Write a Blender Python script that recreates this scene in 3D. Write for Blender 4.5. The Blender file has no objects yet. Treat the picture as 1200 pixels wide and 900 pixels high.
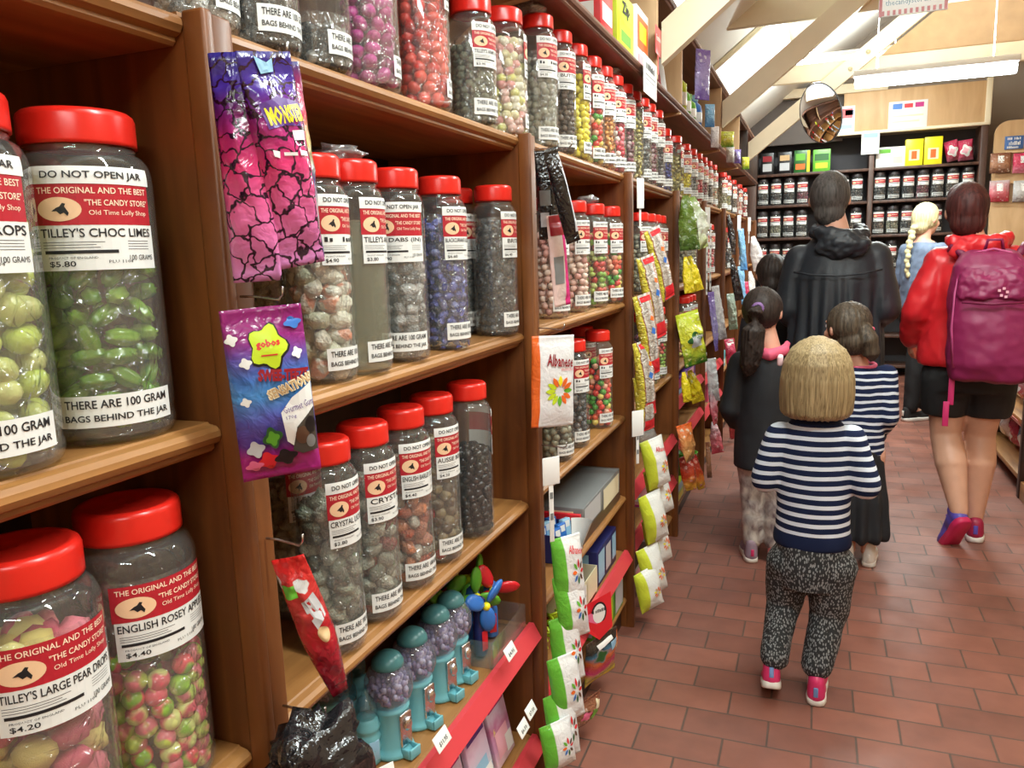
import bpy, bmesh, math, random
from mathutils import Vector, Matrix, noise
PI = math.pi
S = bpy.context.scene
COL = S.collection
V = Vector

# ------------------------------------------------------------------ camera
CAM = V((0.60, 0.0, 1.40))
FPX = 915.0                      # focal length in pixels of the 1200 x 900 frame
CR = Matrix(((0.932343, -0.031052, 0.360239), (0.360263, 0.164577, -0.918218), (-0.030775, 0.985875, 0.164629)))
cd = bpy.data.cameras.new('camera'); cam = bpy.data.objects.new('camera', cd); COL.objects.link(cam)
cd.sensor_width = 36.0; cd.sensor_fit = 'HORIZONTAL'; cd.lens = FPX * 36.0 / 1200.0
cd.clip_start = 0.02; cd.clip_end = 60
cam.matrix_world = Matrix.Translation(CAM) @ CR.to_4x4()
S.camera = cam

def at(px, py, x=None, y=None, z=None):
    """the point of a known plane seen at a pixel of the 1200 x 900 photograph"""
    d = CR @ V(((px - 600) / FPX, -(py - 450) / FPX, -1.0))
    if x is not None: t = (x - CAM.x) / d.x
    elif y is not None: t = (y - CAM.y) / d.y
    else: t = (z - CAM.z) / d.z
    return CAM + d * t

# ------------------------------------------------------------------ world, exposure, light
S.view_settings.view_transform = 'Standard'; S.view_settings.look = 'None'
S.view_settings.gamma = 1.0; S.view_settings.use_curve_mapping = False
S.view_settings.exposure = 0.0
S.cycles.max_bounces = 10; S.cycles.transparent_max_bounces = 24
S.cycles.diffuse_bounces = 4; S.cycles.glossy_bounces = 3; S.cycles.transmission_bounces = 4
S.cycles.caustics_reflective = False; S.cycles.caustics_refractive = False
S.cycles.sample_clamp_indirect = 4.0
W = bpy.data.worlds.new('world'); S.world = W; W.use_nodes = True
bg = W.node_tree.nodes['Background']; bg.inputs[0].default_value = (0.80, 0.88, 1.0, 1); bg.inputs[1].default_value = 0.30
LAMP_W = 40.0                    # one fluorescent fitting
LAMP_COL = (0.90, 1.0, 0.97)
# fluorescent fittings along the aisle ceiling, the near ones added out of view: (centre x, y, z, length along x)
LAMPS = [(1.27, 6.05, 2.47, 0.97), (1.05, 2.55, 2.66, 1.2), (1.05, 0.75, 2.66, 1.2), (1.05, -1.2, 2.66, 1.2), (0.75, 7.9, 3.0, 1.2)]

LAMP_K = [1.7, 1.0, 0.95, 0.75, 1.5]

# ------------------------------------------------------------------ helpers
def srgb(r, g, b):
    f = lambda c: (c / 255) / 12.92 if c / 255 <= 0.04045 else ((c / 255 + 0.055) / 1.055) ** 2.4
    return (f(r), f(g), f(b))

MATS = {}
def new_mat(name):
    m = bpy.data.materials.new(name); m.use_nodes = True
    return m, m.node_tree, m.node_tree.nodes['Principled BSDF']

def mat(name, col, rough=0.5, metal=0.0, spec=0.5, emit=None, es=1.0, coat=0.0, bump=0.0, bscale=60.0, vary=0.0, vscale=8.0, trans=0.0):
    if name in MATS: return MATS[name]
    m, nt, p = new_mat(name)
    p.inputs['Base Color'].default_value = (*col, 1); p.inputs['Roughness'].default_value = rough
    p.inputs['Metallic'].default_value = metal; p.inputs['Specular IOR Level'].default_value = spec
    p.inputs['Coat Weight'].default_value = coat; p.inputs['Coat Roughness'].default_value = 0.08
    if trans: p.inputs['Transmission Weight'].default_value = trans
    if emit: p.inputs['Emission Color'].default_value = (*emit, 1); p.inputs['Emission Strength'].default_value = es
    if bump or vary:
        tc = nt.nodes.new('ShaderNodeTexCoord')
    if bump:
        n = nt.nodes.new('ShaderNodeTexNoise'); n.inputs['Scale'].default_value = bscale; n.inputs['Detail'].default_value = 3
        b = nt.nodes.new('ShaderNodeBump'); b.inputs['Strength'].default_value = bump; b.inputs['Distance'].default_value = 0.01
        nt.links.new(tc.outputs['Object'], n.inputs['Vector']); nt.links.new(n.outputs['Fac'], b.inputs['Height'])
        nt.links.new(b.outputs['Normal'], p.inputs['Normal'])
    if vary:
        n2 = nt.nodes.new('ShaderNodeTexNoise'); n2.inputs['Scale'].default_value = vscale; n2.inputs['Detail'].default_value = 4
        r = nt.nodes.new('ShaderNodeValToRGB')
        r.color_ramp.elements[0].position = 0.3; r.color_ramp.elements[1].position = 0.7
        r.color_ramp.elements[0].color = (*[c * (1 - vary) for c in col], 1); r.color_ramp.elements[1].color = (*[min(1, c * (1 + vary)) for c in col], 1)
        nt.links.new(tc.outputs['Object'], n2.inputs['Vector']); nt.links.new(n2.outputs['Fac'], r.inputs['Fac']); nt.links.new(r.outputs['Color'], p.inputs['Base Color'])
    MATS[name] = m
    return m

def wood(name, c0, c1, scale=(30, 30, 2.2), rough=0.38, coat=0.15):
    if name in MATS: return MATS[name]
    m, nt, p = new_mat(name)
    tc = nt.nodes.new('ShaderNodeTexCoord'); mp = nt.nodes.new('ShaderNodeMapping'); mp.inputs['Scale'].default_value = scale
    n = nt.nodes.new('ShaderNodeTexNoise'); n.inputs['Scale'].default_value = 1.0; n.inputs['Detail'].default_value = 6; n.inputs['Distortion'].default_value = 0.6
    r = nt.nodes.new('ShaderNodeValToRGB'); r.color_ramp.elements[0].position = 0.3; r.color_ramp.elements[1].position = 0.72
    r.color_ramp.elements[0].color = (*c0, 1); r.color_ramp.elements[1].color = (*c1, 1)
    b = nt.nodes.new('ShaderNodeBump'); b.inputs['Strength'].default_value = 0.08; b.inputs['Distance'].default_value = 0.004
    L = nt.links.new
    L(tc.outputs['Object'], mp.inputs['Vector']); L(mp.outputs['Vector'], n.inputs['Vector']); L(n.outputs['Fac'], r.inputs['Fac'])
    L(r.outputs['Color'], p.inputs['Base Color']); L(n.outputs['Fac'], b.inputs['Height']); L(b.outputs['Normal'], p.inputs['Normal'])
    p.inputs['Roughness'].default_value = rough; p.inputs['Coat Weight'].default_value = coat; p.inputs['Coat Roughness'].default_value = 0.2
    MATS[name] = m
    return m

def clear_mat(name, tint=(0.93, 0.95, 0.93), rough=0.05, bump=0.0, bscale=30.0, haze=0.0, hcol=(0.8, 0.85, 0.82), ior=1.45, gl=(1, 1, 1), stretch=(1, 1, 1)):
    """thin clear plastic: see-through with Fresnel reflection and a little haze"""
    if name in MATS: return MATS[name]
    m = bpy.data.materials.new(name); m.use_nodes = True; nt = m.node_tree; nt.nodes.clear(); L = nt.links.new
    out = nt.nodes.new('ShaderNodeOutputMaterial'); tr = nt.nodes.new('ShaderNodeBsdfTransparent'); g = nt.nodes.new('ShaderNodeBsdfGlossy')
    lw = nt.nodes.new('ShaderNodeLayerWeight'); mx = nt.nodes.new('ShaderNodeMixShader')
    pw = nt.nodes.new('ShaderNodeMath'); pw.operation = 'POWER'; pw.inputs[1].default_value = 4.0
    fr = nt.nodes.new('ShaderNodeMath'); fr.operation = 'MULTIPLY_ADD'; f0 = ((ior - 1) / (ior + 1)) ** 2; fr.inputs[1].default_value = 0.75; fr.inputs[2].default_value = f0 * 1.6
    L(lw.outputs['Facing'], pw.inputs[0]); L(pw.outputs[0], fr.inputs[0])
    tr.inputs[0].default_value = (*tint, 1); g.inputs['Roughness'].default_value = rough; g.inputs['Color'].default_value = (*gl, 1); pass
    if bump:
        tc = nt.nodes.new('ShaderNodeTexCoord'); n = nt.nodes.new('ShaderNodeTexNoise'); b = nt.nodes.new('ShaderNodeBump'); mp = nt.nodes.new('ShaderNodeMapping')
        mp.inputs['Scale'].default_value = stretch
        n.inputs['Scale'].default_value = bscale; n.inputs['Detail'].default_value = 2; n.inputs['Distortion'].default_value = 1.0
        b.inputs['Strength'].default_value = bump; b.inputs['Distance'].default_value = 0.02
        L(tc.outputs['Object'], mp.inputs['Vector']); L(mp.outputs['Vector'], n.inputs['Vector']); L(n.outputs['Fac'], b.inputs['Height'])
        L(b.outputs['Normal'], lw.inputs['Normal']); L(b.outputs['Normal'], g.inputs['Normal'])
    base = tr.outputs[0]
    if haze:
        df = nt.nodes.new('ShaderNodeBsdfDiffuse'); df.inputs[0].default_value = (*hcol, 1); m2 = nt.nodes.new('ShaderNodeMixShader'); m2.inputs[0].default_value = haze
        L(tr.outputs[0], m2.inputs[1]); L(df.outputs[0], m2.inputs[2]); base = m2.outputs[0]
    L(fr.outputs[0], mx.inputs[0]); L(base, mx.inputs[1]); L(g.outputs[0], mx.inputs[2]); L(mx.outputs[0], out.inputs[0])
    MATS[name] = m
    return m

def island_mat(name, cols, rough=0.3, spec=0.5, coat=0.0, metal=0.0, bump=0.0, bscale=150, two=None):
    """each candy of a heap takes its own colour; two = colours for a second patch on every candy"""
    if name in MATS: return MATS[name]
    m, nt, p = new_mat(name); L = nt.links.new
    g = nt.nodes.new('ShaderNodeNewGeometry')
    def ramp(cs, src):
        r = nt.nodes.new('ShaderNodeValToRGB'); r.color_ramp.interpolation = 'CONSTANT'; e = r.color_ramp.elements
        while len(e) < len(cs): e.new(0.5)
        for i, c in enumerate(cs): e[i].position = i / len(cs); e[i].color = (*c, 1)
        L(src, r.inputs['Fac']); return r.outputs['Color']
    c = ramp(cols, g.outputs['Random Per Island'])
    if two:
        c2 = ramp(two, g.outputs['Random Per Island'])
        tc = nt.nodes.new('ShaderNodeTexCoord'); n = nt.nodes.new('ShaderNodeTexNoise'); n.inputs['Scale'].default_value = 55; n.inputs['Detail'].default_value = 0
        rr = nt.nodes.new('ShaderNodeMapRange'); rr.inputs[1].default_value = 0.44; rr.inputs[2].default_value = 0.56
        mx = nt.nodes.new('ShaderNodeMix'); mx.data_type = 'RGBA'
        L(tc.outputs['Object'], n.inputs['Vector']); L(n.outputs['Fac'], rr.inputs[0]); L(rr.outputs[0], mx.inputs[0]); L(c, mx.inputs[6]); L(c2, mx.inputs[7]); c = mx.outputs[2]
    L(c, p.inputs['Base Color'])
    p.inputs['Roughness'].default_value = rough; p.inputs['Specular IOR Level'].default_value = spec; p.inputs['Coat Weight'].default_value = coat; p.inputs['Metallic'].default_value = metal
    if bump:
        tc = nt.nodes.new('ShaderNodeTexCoord'); n = nt.nodes.new('ShaderNodeTexNoise'); n.inputs['Scale'].default_value = bscale
        b = nt.nodes.new('ShaderNodeBump'); b.inputs['Strength'].default_value = bump; b.inputs['Distance'].default_value = 0.01
        L(tc.outputs['Object'], n.inputs['Vector']); L(n.outputs['Fac'], b.inputs['Height']); L(b.outputs['Normal'], p.inputs['Normal'])
    MATS[name] = m
    return m

class MB:
    """collects shapes, then links them as ONE mesh object"""
    def __init__(s): s.v = []; s.f = []; s.m = []; s.sm = []; s.uv = []
    def add(s, vs, fs, mi=0, smooth=True, M=None, uv=None):
        o = len(s.v)
        for i, p in enumerate(vs):
            q = M @ V(p) if M is not None else V(p)
            s.v.append(q); s.uv.append(uv[i] if uv else (0, 0))
        for f in fs: s.f.append(tuple(o + i for i in f)); s.m.append(mi); s.sm.append(smooth)
        return s
    def box(s, x0, x1, y0, y1, z0, z1, mi=0, b=0.0, M=None):
        x0, x1 = min(x0, x1), max(x0, x1); y0, y1 = min(y0, y1), max(y0, y1); z0, z1 = min(z0, z1), max(z0, z1)
        if b <= 0:
            vs = [(x, y, z) for x in (x0, x1) for y in (y0, y1) for z in (z0, z1)]
            return s.add(vs, [(0, 1, 3, 2), (4, 6, 7, 5), (0, 4, 5, 1), (2, 3, 7, 6), (0, 2, 6, 4), (1, 5, 7, 3)], mi, False, M)
        b = min(b, (x1 - x0) * .49, (y1 - y0) * .49, (z1 - z0) * .49)
        bm = bmesh.new(); bmesh.ops.create_cube(bm, size=1.0)
        for q in bm.verts: q.co = V(((x0 + x1) / 2 + q.co.x * (x1 - x0), (y0 + y1) / 2 + q.co.y * (y1 - y0), (z0 + z1) / 2 + q.co.z * (z1 - z0)))
        bmesh.ops.bevel(bm, geom=bm.edges[:], offset=b, segments=2, affect='EDGES', profile=0.5)
        bm.verts.index_update()
        s.add([tuple(q.co) for q in bm.verts], [[q.index for q in f.verts] for f in bm.faces], mi, True, M); bm.free()
        return s
    def lathe(s, prof, n=32, mi=0, M=None, cap=True, smooth=True):
        vs = []; fs = []
        for r, z in prof:
            for k in range(n): a = 2 * PI * k / n; vs.append((r * math.cos(a), r * math.sin(a), z))
        for i in range(len(prof) - 1):
            for k in range(n): k2 = (k + 1) % n; fs.append((i * n + k, i * n + k2, (i + 1) * n + k2, (i + 1) * n + k))
        if cap:
            fs.append(tuple(reversed(range(n)))); fs.append(tuple((len(prof) - 1) * n + k for k in range(n)))
        return s.add(vs, fs, mi, smooth, M)
    def sphere(s, c, r, mi=0, sub=2, sc=(1, 1, 1), M=None, fn=None):
        bm = bmesh.new(); bmesh.ops.create_icosphere(bm, subdivisions=sub, radius=1.0)
        vs = []
        for q in bm.verts:
            p = q.co.copy()
            if fn: p = p * fn(p)
            p = V((p.x * sc[0] * r, p.y * sc[1] * r, p.z * sc[2] * r))
            if M is not None: p = M @ p
            vs.append(tuple(p + V(c)))
        s.add(vs, [[q.index for q in f.verts] for f in bm.faces], mi, True); bm.free()
        return s
    def tube(s, pts, r, n=8, mi=0, closed=False):
        pts = [V(p) for p in pts]; rs = r if isinstance(r, (list, tuple)) else [r] * len(pts)
        vs = []; fs = []; N = len(pts); up = V((0.13, 0.21, 0.97))
        for i, p in enumerate(pts):
            if closed: t = pts[(i + 1) % N] - pts[i - 1]
            else: t = pts[min(i + 1, N - 1)] - pts[max(i - 1, 0)]
            if t.length < 1e-9: t = V((0, 0, 1))
            t.normalize(); u = t.cross(up)
            if u.length < 0.15: u = t.cross(V((1, 0, 0)))
            u.normalize(); w = u.cross(t)
            for k in range(n): a = 2 * PI * k / n; vs.append(tuple(p + (u * math.cos(a) + w * math.sin(a)) * rs[i]))
        for i in range(N if closed else N - 1):
            j = (i + 1) % N
            for k in range(n): k2 = (k + 1) % n; fs.append((i * n + k, i * n + k2, j * n + k2, j * n + k))
        if not closed: fs.append(tuple(reversed(range(n)))); fs.append(tuple((N - 1) * n + k for k in range(n)))
        return s.add(vs, fs, mi, True)
    def mesh(s, name, mats):
        me = bpy.data.meshes.new(name); me.from_pydata([tuple(p) for p in s.v], [], s.f)
        for m in (mats if isinstance(mats, (list, tuple)) else [mats]): me.materials.append(m)
        me.polygons.foreach_set('material_index', s.m); me.polygons.foreach_set('use_smooth', s.sm)
        if any(u != (0, 0) for u in s.uv):
            ul = me.uv_layers.new(name='UVMap'); d = [0.0] * (2 * len(me.loops))
            for l in me.loops: d[2 * l.index], d[2 * l.index + 1] = s.uv[l.vertex_index]
            ul.data.foreach_set('uv', d)
        me.update()
        return me
    def build(s, name, mats, parent=None, loc=None, rotz=0.0, M=None):
        return link(name, s.mesh(name, mats), parent, loc, rotz, M)

def link(name, me, parent=None, loc=None, rotz=0.0, M=None):
    o = bpy.data.objects.new(name, me); COL.objects.link(o)
    if parent is not None: o.parent = parent
    if loc is not None: o.location = loc
    if rotz: o.rotation_euler = (0, 0, rotz)
    if M is not None: o.matrix_local = M
    return o

def tag(o, label=None, cat=None, group=None, kind=None):
    if label: o['label'] = label
    if cat: o['category'] = cat
    if group: o['group'] = group
    if kind: o['kind'] = kind
    return o

def thing(name, label, cat, loc=(0, 0, 0), rotz=0.0, group=None, M=None):
    o = bpy.data.objects.new(name, None); COL.objects.link(o); o.empty_display_size = 0.05
    o.location = loc; o.rotation_euler = (0, 0, rotz)
    if M is not None: o.matrix_world = M
    return tag(o, label, cat, group)

def struct(o): o['kind'] = 'structure'; return o

def copy_tree(o, parent=None):
    c = o.copy(); COL.objects.link(c)
    if parent is not None: c.parent = parent
    for ch in o.children: copy_tree(ch, c)
    return c

# lettering: outlines of the built-in font as flat faces, cached per string
_TX = {}
def squiggle(n, x0, x1, z0, z1, seed=0):
    """small unreadable print: a row of short strokes"""
    rng = random.Random(seed); vs = []; fs = []; w = (x1 - x0) / n
    for k in range(n):
        if rng.random() < .12: continue
        a = x0 + k * w; b = a + w * rng.uniform(.45, .8); o = len(vs); t = z1 - (z1 - z0) * rng.choice((0, 0, .25))
        vs += [(a, z0), (b, z0), (b, t), (a, t)]; fs.append((o, o + 1, o + 2, o + 3))
    return vs, fs

def text_geo(s, bold=0.0, res=2):
    key = (s, bold, res)
    if key in _TX: return _TX[key]
    cu = bpy.data.curves.new('lettering', 'FONT'); cu.body = s; cu.size = 1.0; cu.resolution_u = res; cu.offset = bold; cu.align_x = 'LEFT'
    o = bpy.data.objects.new('lettering', cu); COL.objects.link(o)
    dg = bpy.context.evaluated_depsgraph_get(); e = o.evaluated_get(dg); me = e.to_mesh()
    vs = [(v.co.x, v.co.y) for v in me.vertices]; fs = [tuple(p.vertices) for p in me.polygons]
    e.to_mesh_clear(); bpy.data.objects.remove(o); bpy.data.curves.remove(cu)
    if vs:
        x0 = min(v[0] for v in vs); x1 = max(v[0] for v in vs); y0 = min(v[1] for v in vs); y1 = max(v[1] for v in vs)
        vs = [((x - (x0 + x1) / 2), (y - (y0 + y1) / 2)) for x, y in vs]; dims = (x1 - x0, y1 - y0)
    else: dims = (0.1, 0.1)
    _TX[key] = (vs, fs, dims)
    return _TX[key]

def text_fit(s, cx, cy, w, h, bold=0.0, rot=0.0, res=2):
    """letters filling a w x h box centred at (cx, cy): flat verts and faces"""
    vs, fs, d = text_geo(s, bold, res)
    kx = w / max(d[0], 1e-6); ky = h / max(d[1], 1e-6)
    kx = min(kx, ky * 1.5)
    c, sn = math.cos(rot), math.sin(rot)
    return [(cx + (x * kx) * c - (y * ky) * sn, cy + (x * kx) * sn + (y * ky) * c) for x, y in vs], fs

def quad_grid(x0, x1, z0, z1, nx=1, nz=1):
    vs = [(x0 + (x1 - x0) * i / nx, z0 + (z1 - z0) * j / nz) for j in range(nz + 1) for i in range(nx + 1)]
    fs = [(j * (nx + 1) + i, j * (nx + 1) + i + 1, (j + 1) * (nx + 1) + i + 1, (j + 1) * (nx + 1) + i) for j in range(nz) for i in range(nx)]
    return vs, fs

def disc(cx, cz, rx, rz, n=24, rings=2, rot=0.0, fn=None):
    vs = [(cx, cz)]; fs = []
    for k in range(1, rings + 1):
        for i in range(n):
            a = 2 * PI * i / n; q = (fn(a) if fn else 1.0) * k / rings
            x, z = rx * q * math.cos(a), rz * q * math.sin(a)
            vs.append((cx + x * math.cos(rot) - z * math.sin(rot), cz + x * math.sin(rot) + z * math.cos(rot)))
    for i in range(n):
        j = (i + 1) % n; fs.append((0, 1 + i, 1 + j))
        for k in range(rings - 1): a = 1 + k * n; fs.append((a + i, a + n + i, a + n + j, a + j))
    return vs, fs

def poly(pts):
    """a filled outline, cut fine enough to follow a curved face"""
    bm = bmesh.new(); f = bm.faces.new([bm.verts.new((x, z, 0)) for x, z in pts])
    bmesh.ops.triangulate(bm, faces=[f])
    bmesh.ops.subdivide_edges(bm, edges=bm.edges[:], cuts=2, use_grid_fill=True)
    bmesh.ops.triangulate(bm, faces=bm.faces[:])
    bm.verts.index_update()
    r = [(v.co.x, v.co.y) for v in bm.verts], [tuple(v.index for v in f.verts) for f in bm.faces]
    bm.free(); return r

WHITE = mat('label_white', (0.80, 0.82, 0.80), 0.45)
RED_L = mat('label_red', srgb(178, 34, 48), 0.4)
INK = mat('ink_black', (0.012, 0.012, 0.014), 0.5)
CREAM = mat('label_cream', srgb(240, 200, 160), 0.5)
PALE = mat('label_pale_print', srgb(250, 226, 200), 0.5)
LID = mat('lid_red', srgb(210, 36, 26), 0.28, spec=0.5)
STEEL = mat('steel', (0.6, 0.6, 0.6), 0.25, 1.0)
# ------------------------------------------------------------------ structure
WV = wood('wood_upright', srgb(84, 44, 18), srgb(130, 76, 32), (26, 26, 1.8), 0.45, 0.05)
WS = wood('wood_shelf', srgb(122, 78, 38), srgb(172, 122, 68), (26, 2.0, 26), 0.45, 0.08)
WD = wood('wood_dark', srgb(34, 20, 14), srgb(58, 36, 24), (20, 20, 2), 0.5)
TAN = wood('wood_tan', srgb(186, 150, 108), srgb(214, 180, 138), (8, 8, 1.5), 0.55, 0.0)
BEAM = mat('beam_cream', srgb(236, 226, 198), 0.55, vary=0.05, vscale=5)
REDS = mat('shelf_edge_red', srgb(204, 62, 70), 0.4)

def floor_mat():
    m, nt, p = new_mat('terracotta_pavers'); L = nt.links.new
    tc = nt.nodes.new('ShaderNodeTexCoord'); mp = nt.nodes.new('ShaderNodeMapping'); mp.inputs['Location'].default_value = (-0.03, -0.0095 + 0.128 * 0.5, 0)
    br = nt.nodes.new('ShaderNodeTexBrick'); br.offset = 0.5; br.squash = 1
    br.inputs['Scale'].default_value = 1.0; br.inputs['Brick Width'].default_value = 0.238; br.inputs['Row Height'].default_value = 0.128
    br.inputs['Mortar Size'].default_value = 0.0035; br.inputs['Mortar Smooth'].default_value = 0.3; br.inputs['Bias'].default_value = -0.1
    br.inputs['Color1'].default_value = (*srgb(136, 80, 62), 1); br.inputs['Color2'].default_value = (*srgb(114, 68, 55), 1); br.inputs['Mortar'].default_value = (*srgb(86, 66, 56), 1)
    n = nt.nodes.new('ShaderNodeTexNoise'); n.inputs['Scale'].default_value = 9; n.inputs['Detail'].default_value = 6
    mx = nt.nodes.new('ShaderNodeMix'); mx.data_type = 'RGBA'; mx.blend_type = 'OVERLAY'; mx.inputs[0].default_value = 0.35
    L(tc.outputs['Object'], mp.inputs['Vector']); L(mp.outputs['Vector'], br.inputs['Vector']); L(tc.outputs['Object'], n.inputs['Vector'])
    L(br.outputs['Color'], mx.inputs[6]); L(n.outputs['Fac'], mx.inputs[7])
    hs = nt.nodes.new('ShaderNodeHueSaturation'); hs.inputs['Saturation'].default_value = 0.92; L(mx.outputs[2], hs.inputs['Color']); L(hs.outputs[0], p.inputs['Base Color'])
    n2 = nt.nodes.new('ShaderNodeTexNoise'); n2.inputs['Scale'].default_value = 4; n2.inputs['Detail'].default_value = 5
    rr = nt.nodes.new('ShaderNodeMapRange'); rr.inputs[1].default_value = 0.3; rr.inputs[2].default_value = 0.7; rr.inputs[3].default_value = 0.30; rr.inputs[4].default_value = 0.55
    L(tc.outputs['Object'], n2.inputs['Vector']); L(n2.outputs['Fac'], rr.inputs[0]); L(rr.outputs[0], p.inputs['Roughness'])
    b = nt.nodes.new('ShaderNodeBump'); b.inputs['Strength'].default_value = 0.5; b.inputs['Distance'].default_value = 0.004; b.invert = True
    ad = nt.nodes.new('ShaderNodeMath'); ad.operation = 'MULTIPLY_ADD'; ad.inputs[1].default_value = -0.25
    L(n.outputs['Fac'], ad.inputs[0]); L(br.outputs['Fac'], ad.inputs[2]); L(ad.outputs[0], b.inputs['Height']); L(b.outputs['Normal'], p.inputs['Normal'])
    return m

XL, XR, YB, YF = -0.42, 3.0, -2.2, 9.42
struct(MB().box(XL, XR, YB, YF, -0.1, 0).build('floor', floor_mat()))
wallm = mat('wall_dark', srgb(52, 34, 26), 0.7, vary=0.2)
tanw = mat('wall_tan', srgb(190, 158, 122), 0.7, vary=0.08)
whitec = mat('ceiling_white', srgb(236, 236, 230), 0.7)
struct(MB().box(XL - 0.1, XL, YB, YF, 0, 2.42).build('wall_left', tanw))
struct(MB().box(XR, XR + 0.1, YB, YF, 0, 3.62).build('wall_right', tanw))
struct(MB().box(XL, XR, YF, YF + 0.1, 0, 3.9).build('wall_back', mat('wall_back_grey', srgb(150, 138, 126), 0.7)))
struct(MB().box(XL, XR, YB - 0.1, YB, 0, 3.9).build('wall_front', tanw))
RX, RZ = 1.35, 3.78              # ridge of the pitched ceiling
def slope(name, x0, z0, x1, z1, m, y0=YB, y1=YF):
    return struct(MB().add([(x0, y0, z0), (x1, y0, z1), (x1, y1, z1), (x0, y1, z0), (x0, y0, z0 + .08), (x1, y0, z1 + .08), (x1, y1, z1 + .08), (x0, y1, z0 + .08)],
        [(0, 1, 2, 3), (7, 6, 5, 4), (0, 4, 5, 1), (2, 6, 7, 3), (1, 5, 6, 2), (0, 3, 7, 4)], 0, False).build(name, m))
slope('ceiling', XL, 2.42, RX, RZ, whitec)
slope('ceiling_right', RX, RZ, XR, 3.6, tanw)
# tan board filling the far truss to the right of its strut
bp = [(1.02, 2.92), (2.99, 2.92), (2.99, 3.58), (RX + .2, 3.72), (1.78, 3.50)]
n = len(bp); struct(MB().add([(x, 7.5, z) for x, z in bp] + [(x, 7.56, z) for x, z in bp], [tuple(range(n)), tuple(reversed(range(n, 2 * n)))] + [(i, i + n, (i + 1) % n + n, (i + 1) % n) for i in range(n)], 0, False)
    .box(1.02, 2.99, 7.49, 7.57, 2.86, 2.925).build('trim_bulkhead', tanw))
# small bright windows high up: one in the gable, an added glowing pane over the left shelves
SKY = mat('daylight_pane', (1, 1, 1), 0.5, emit=(0.95, 0.98, 1.0), es=2.2)
def window(name, c, sx, sy, sz, axis):
    f = MB(); t = 0.03
    if axis == 'y':
        for a in ((-1, 0), (1, 0)): f.box(c[0] + a[0] * sx / 2 - t / 2, c[0] + a[0] * sx / 2 + t / 2, c[1] - .02, c[1] + .02, c[2] - sz / 2 - t / 2, c[2] + sz / 2 + t / 2, 0, .004)
        for a in (-1, 1): f.box(c[0] - sx / 2, c[0] + sx / 2, c[1] - .02, c[1] + .02, c[2] + a * sz / 2 - t / 2, c[2] + a * sz / 2 + t / 2, 0, .004)
        pane = MB().box(c[0] - sx / 2 + .01, c[0] + sx / 2 - .01, c[1] - .004, c[1] + .004, c[2] - sz / 2 + .01, c[2] + sz / 2 - .01)
    o = struct(f.build(name, BEAM)); struct(pane.build('pane', SKY, o)); return o
window('window_1', (0.60, 9.38, 3.17), 0.24, 0, 0.28, 'y')
# skylight in the white slope: frame and pane lie in the slope
n_ = V((-(RZ - 2.42), 0, RX - XL)).normalized(); t_ = V((RX - XL, 0, RZ - 2.42)).normalized()
def skylight(name, u0, u1, y0, y1):
    M = Matrix(((t_.x, 0, n_.x, XL), (0, 1, 0, 0), (t_.z, 0, n_.z, 2.42), (0, 0, 0, 1)))
    f = MB()
    for (a, b_, c, d) in ((u0 - .04, u1 + .04, y0 - .04, y0), (u0 - .04, u1 + .04, y1, y1 + .04), (u0 - .04, u0, y0, y1), (u1, u1 + .04, y0, y1)): f.box(a, b_, c, d, -.035, -.002, 0, .006, M)
    o = struct(f.build(name, BEAM)); struct(MB().box(u0, u1, y0, y1, -.012, -.003, 0, 0, M).build('pane', SKY, o))
skylight('window_2', 0.35, 0.95, 5.9, 7.1)
skylight('added_glow_pane', 0.30, 0.85, 3.75, 4.75)  # glowing pane added for a bright white zone, no real skylight

# roof trusses: strut from the left shelving up to the collar
TRUSS = [(3.26, 2.27, 2.115), (5.35, 2.31, 2.155), (7.35, 2.29, 2.13)]
for i, (y, zu, zl) in enumerate(TRUSS):
    sl = 0.775; b = MB(); x1 = 1.62 - (0.0 if i else 0.1)
    sec = [(0.004, zl), (x1, zl + sl * x1), (x1, zu + sl * x1), (0.004, zu)]
    if zu + sl * x1 > 3.5: x1 = 1.40; sec = [(0.004, zl), (x1, zl + sl * x1), (x1, zu + sl * x1), (0.004, zu)]
    vs = [(x, y - .028, z) for x, z in sec] + [(x, y + .028, z) for x, z in sec]
    b.add(vs, [(3, 2, 1, 0), (4, 5, 6, 7), (0, 1, 5, 4), (1, 2, 6, 5), (2, 3, 7, 6), (3, 0, 4, 7)], 0, False)
    t = thing('roof_truss', ['cream diagonal timber strut nearest, over the box shelf', 'cream diagonal strut with bolted collar, middle of the three roof struts', 'far cream diagonal strut behind the round mirror'][i], 'roof beam', (0, 0, 0), 0, 'diagonal roof struts')
    b.build('strut', BEAM, t)
    zc = zl + sl * 0.72
    MB().box(-0.38 if i else -0.38, 2.6, y + .03, y + .08, 2.755, 2.90, 0, .004).build('collar', BEAM, t)
    bo = MB()
    for (dx, dz) in ((0.80, 0.0), (0.93, 0.06)):
        zz = (zl + zu) / 2 + sl * dx - .02 + dz * .3
        bo.lathe([(0.001, -.012), (.016, -.01), (.018, 0), (.018, .006)], 14, 0, Matrix.Translation((dx, y - .03, zz)) @ Matrix.Rotation(-PI / 2, 4, 'X').inverted())
    bo.build('bolt', mat('bolt_cream', srgb(200, 186, 150), 0.4), t)

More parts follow.
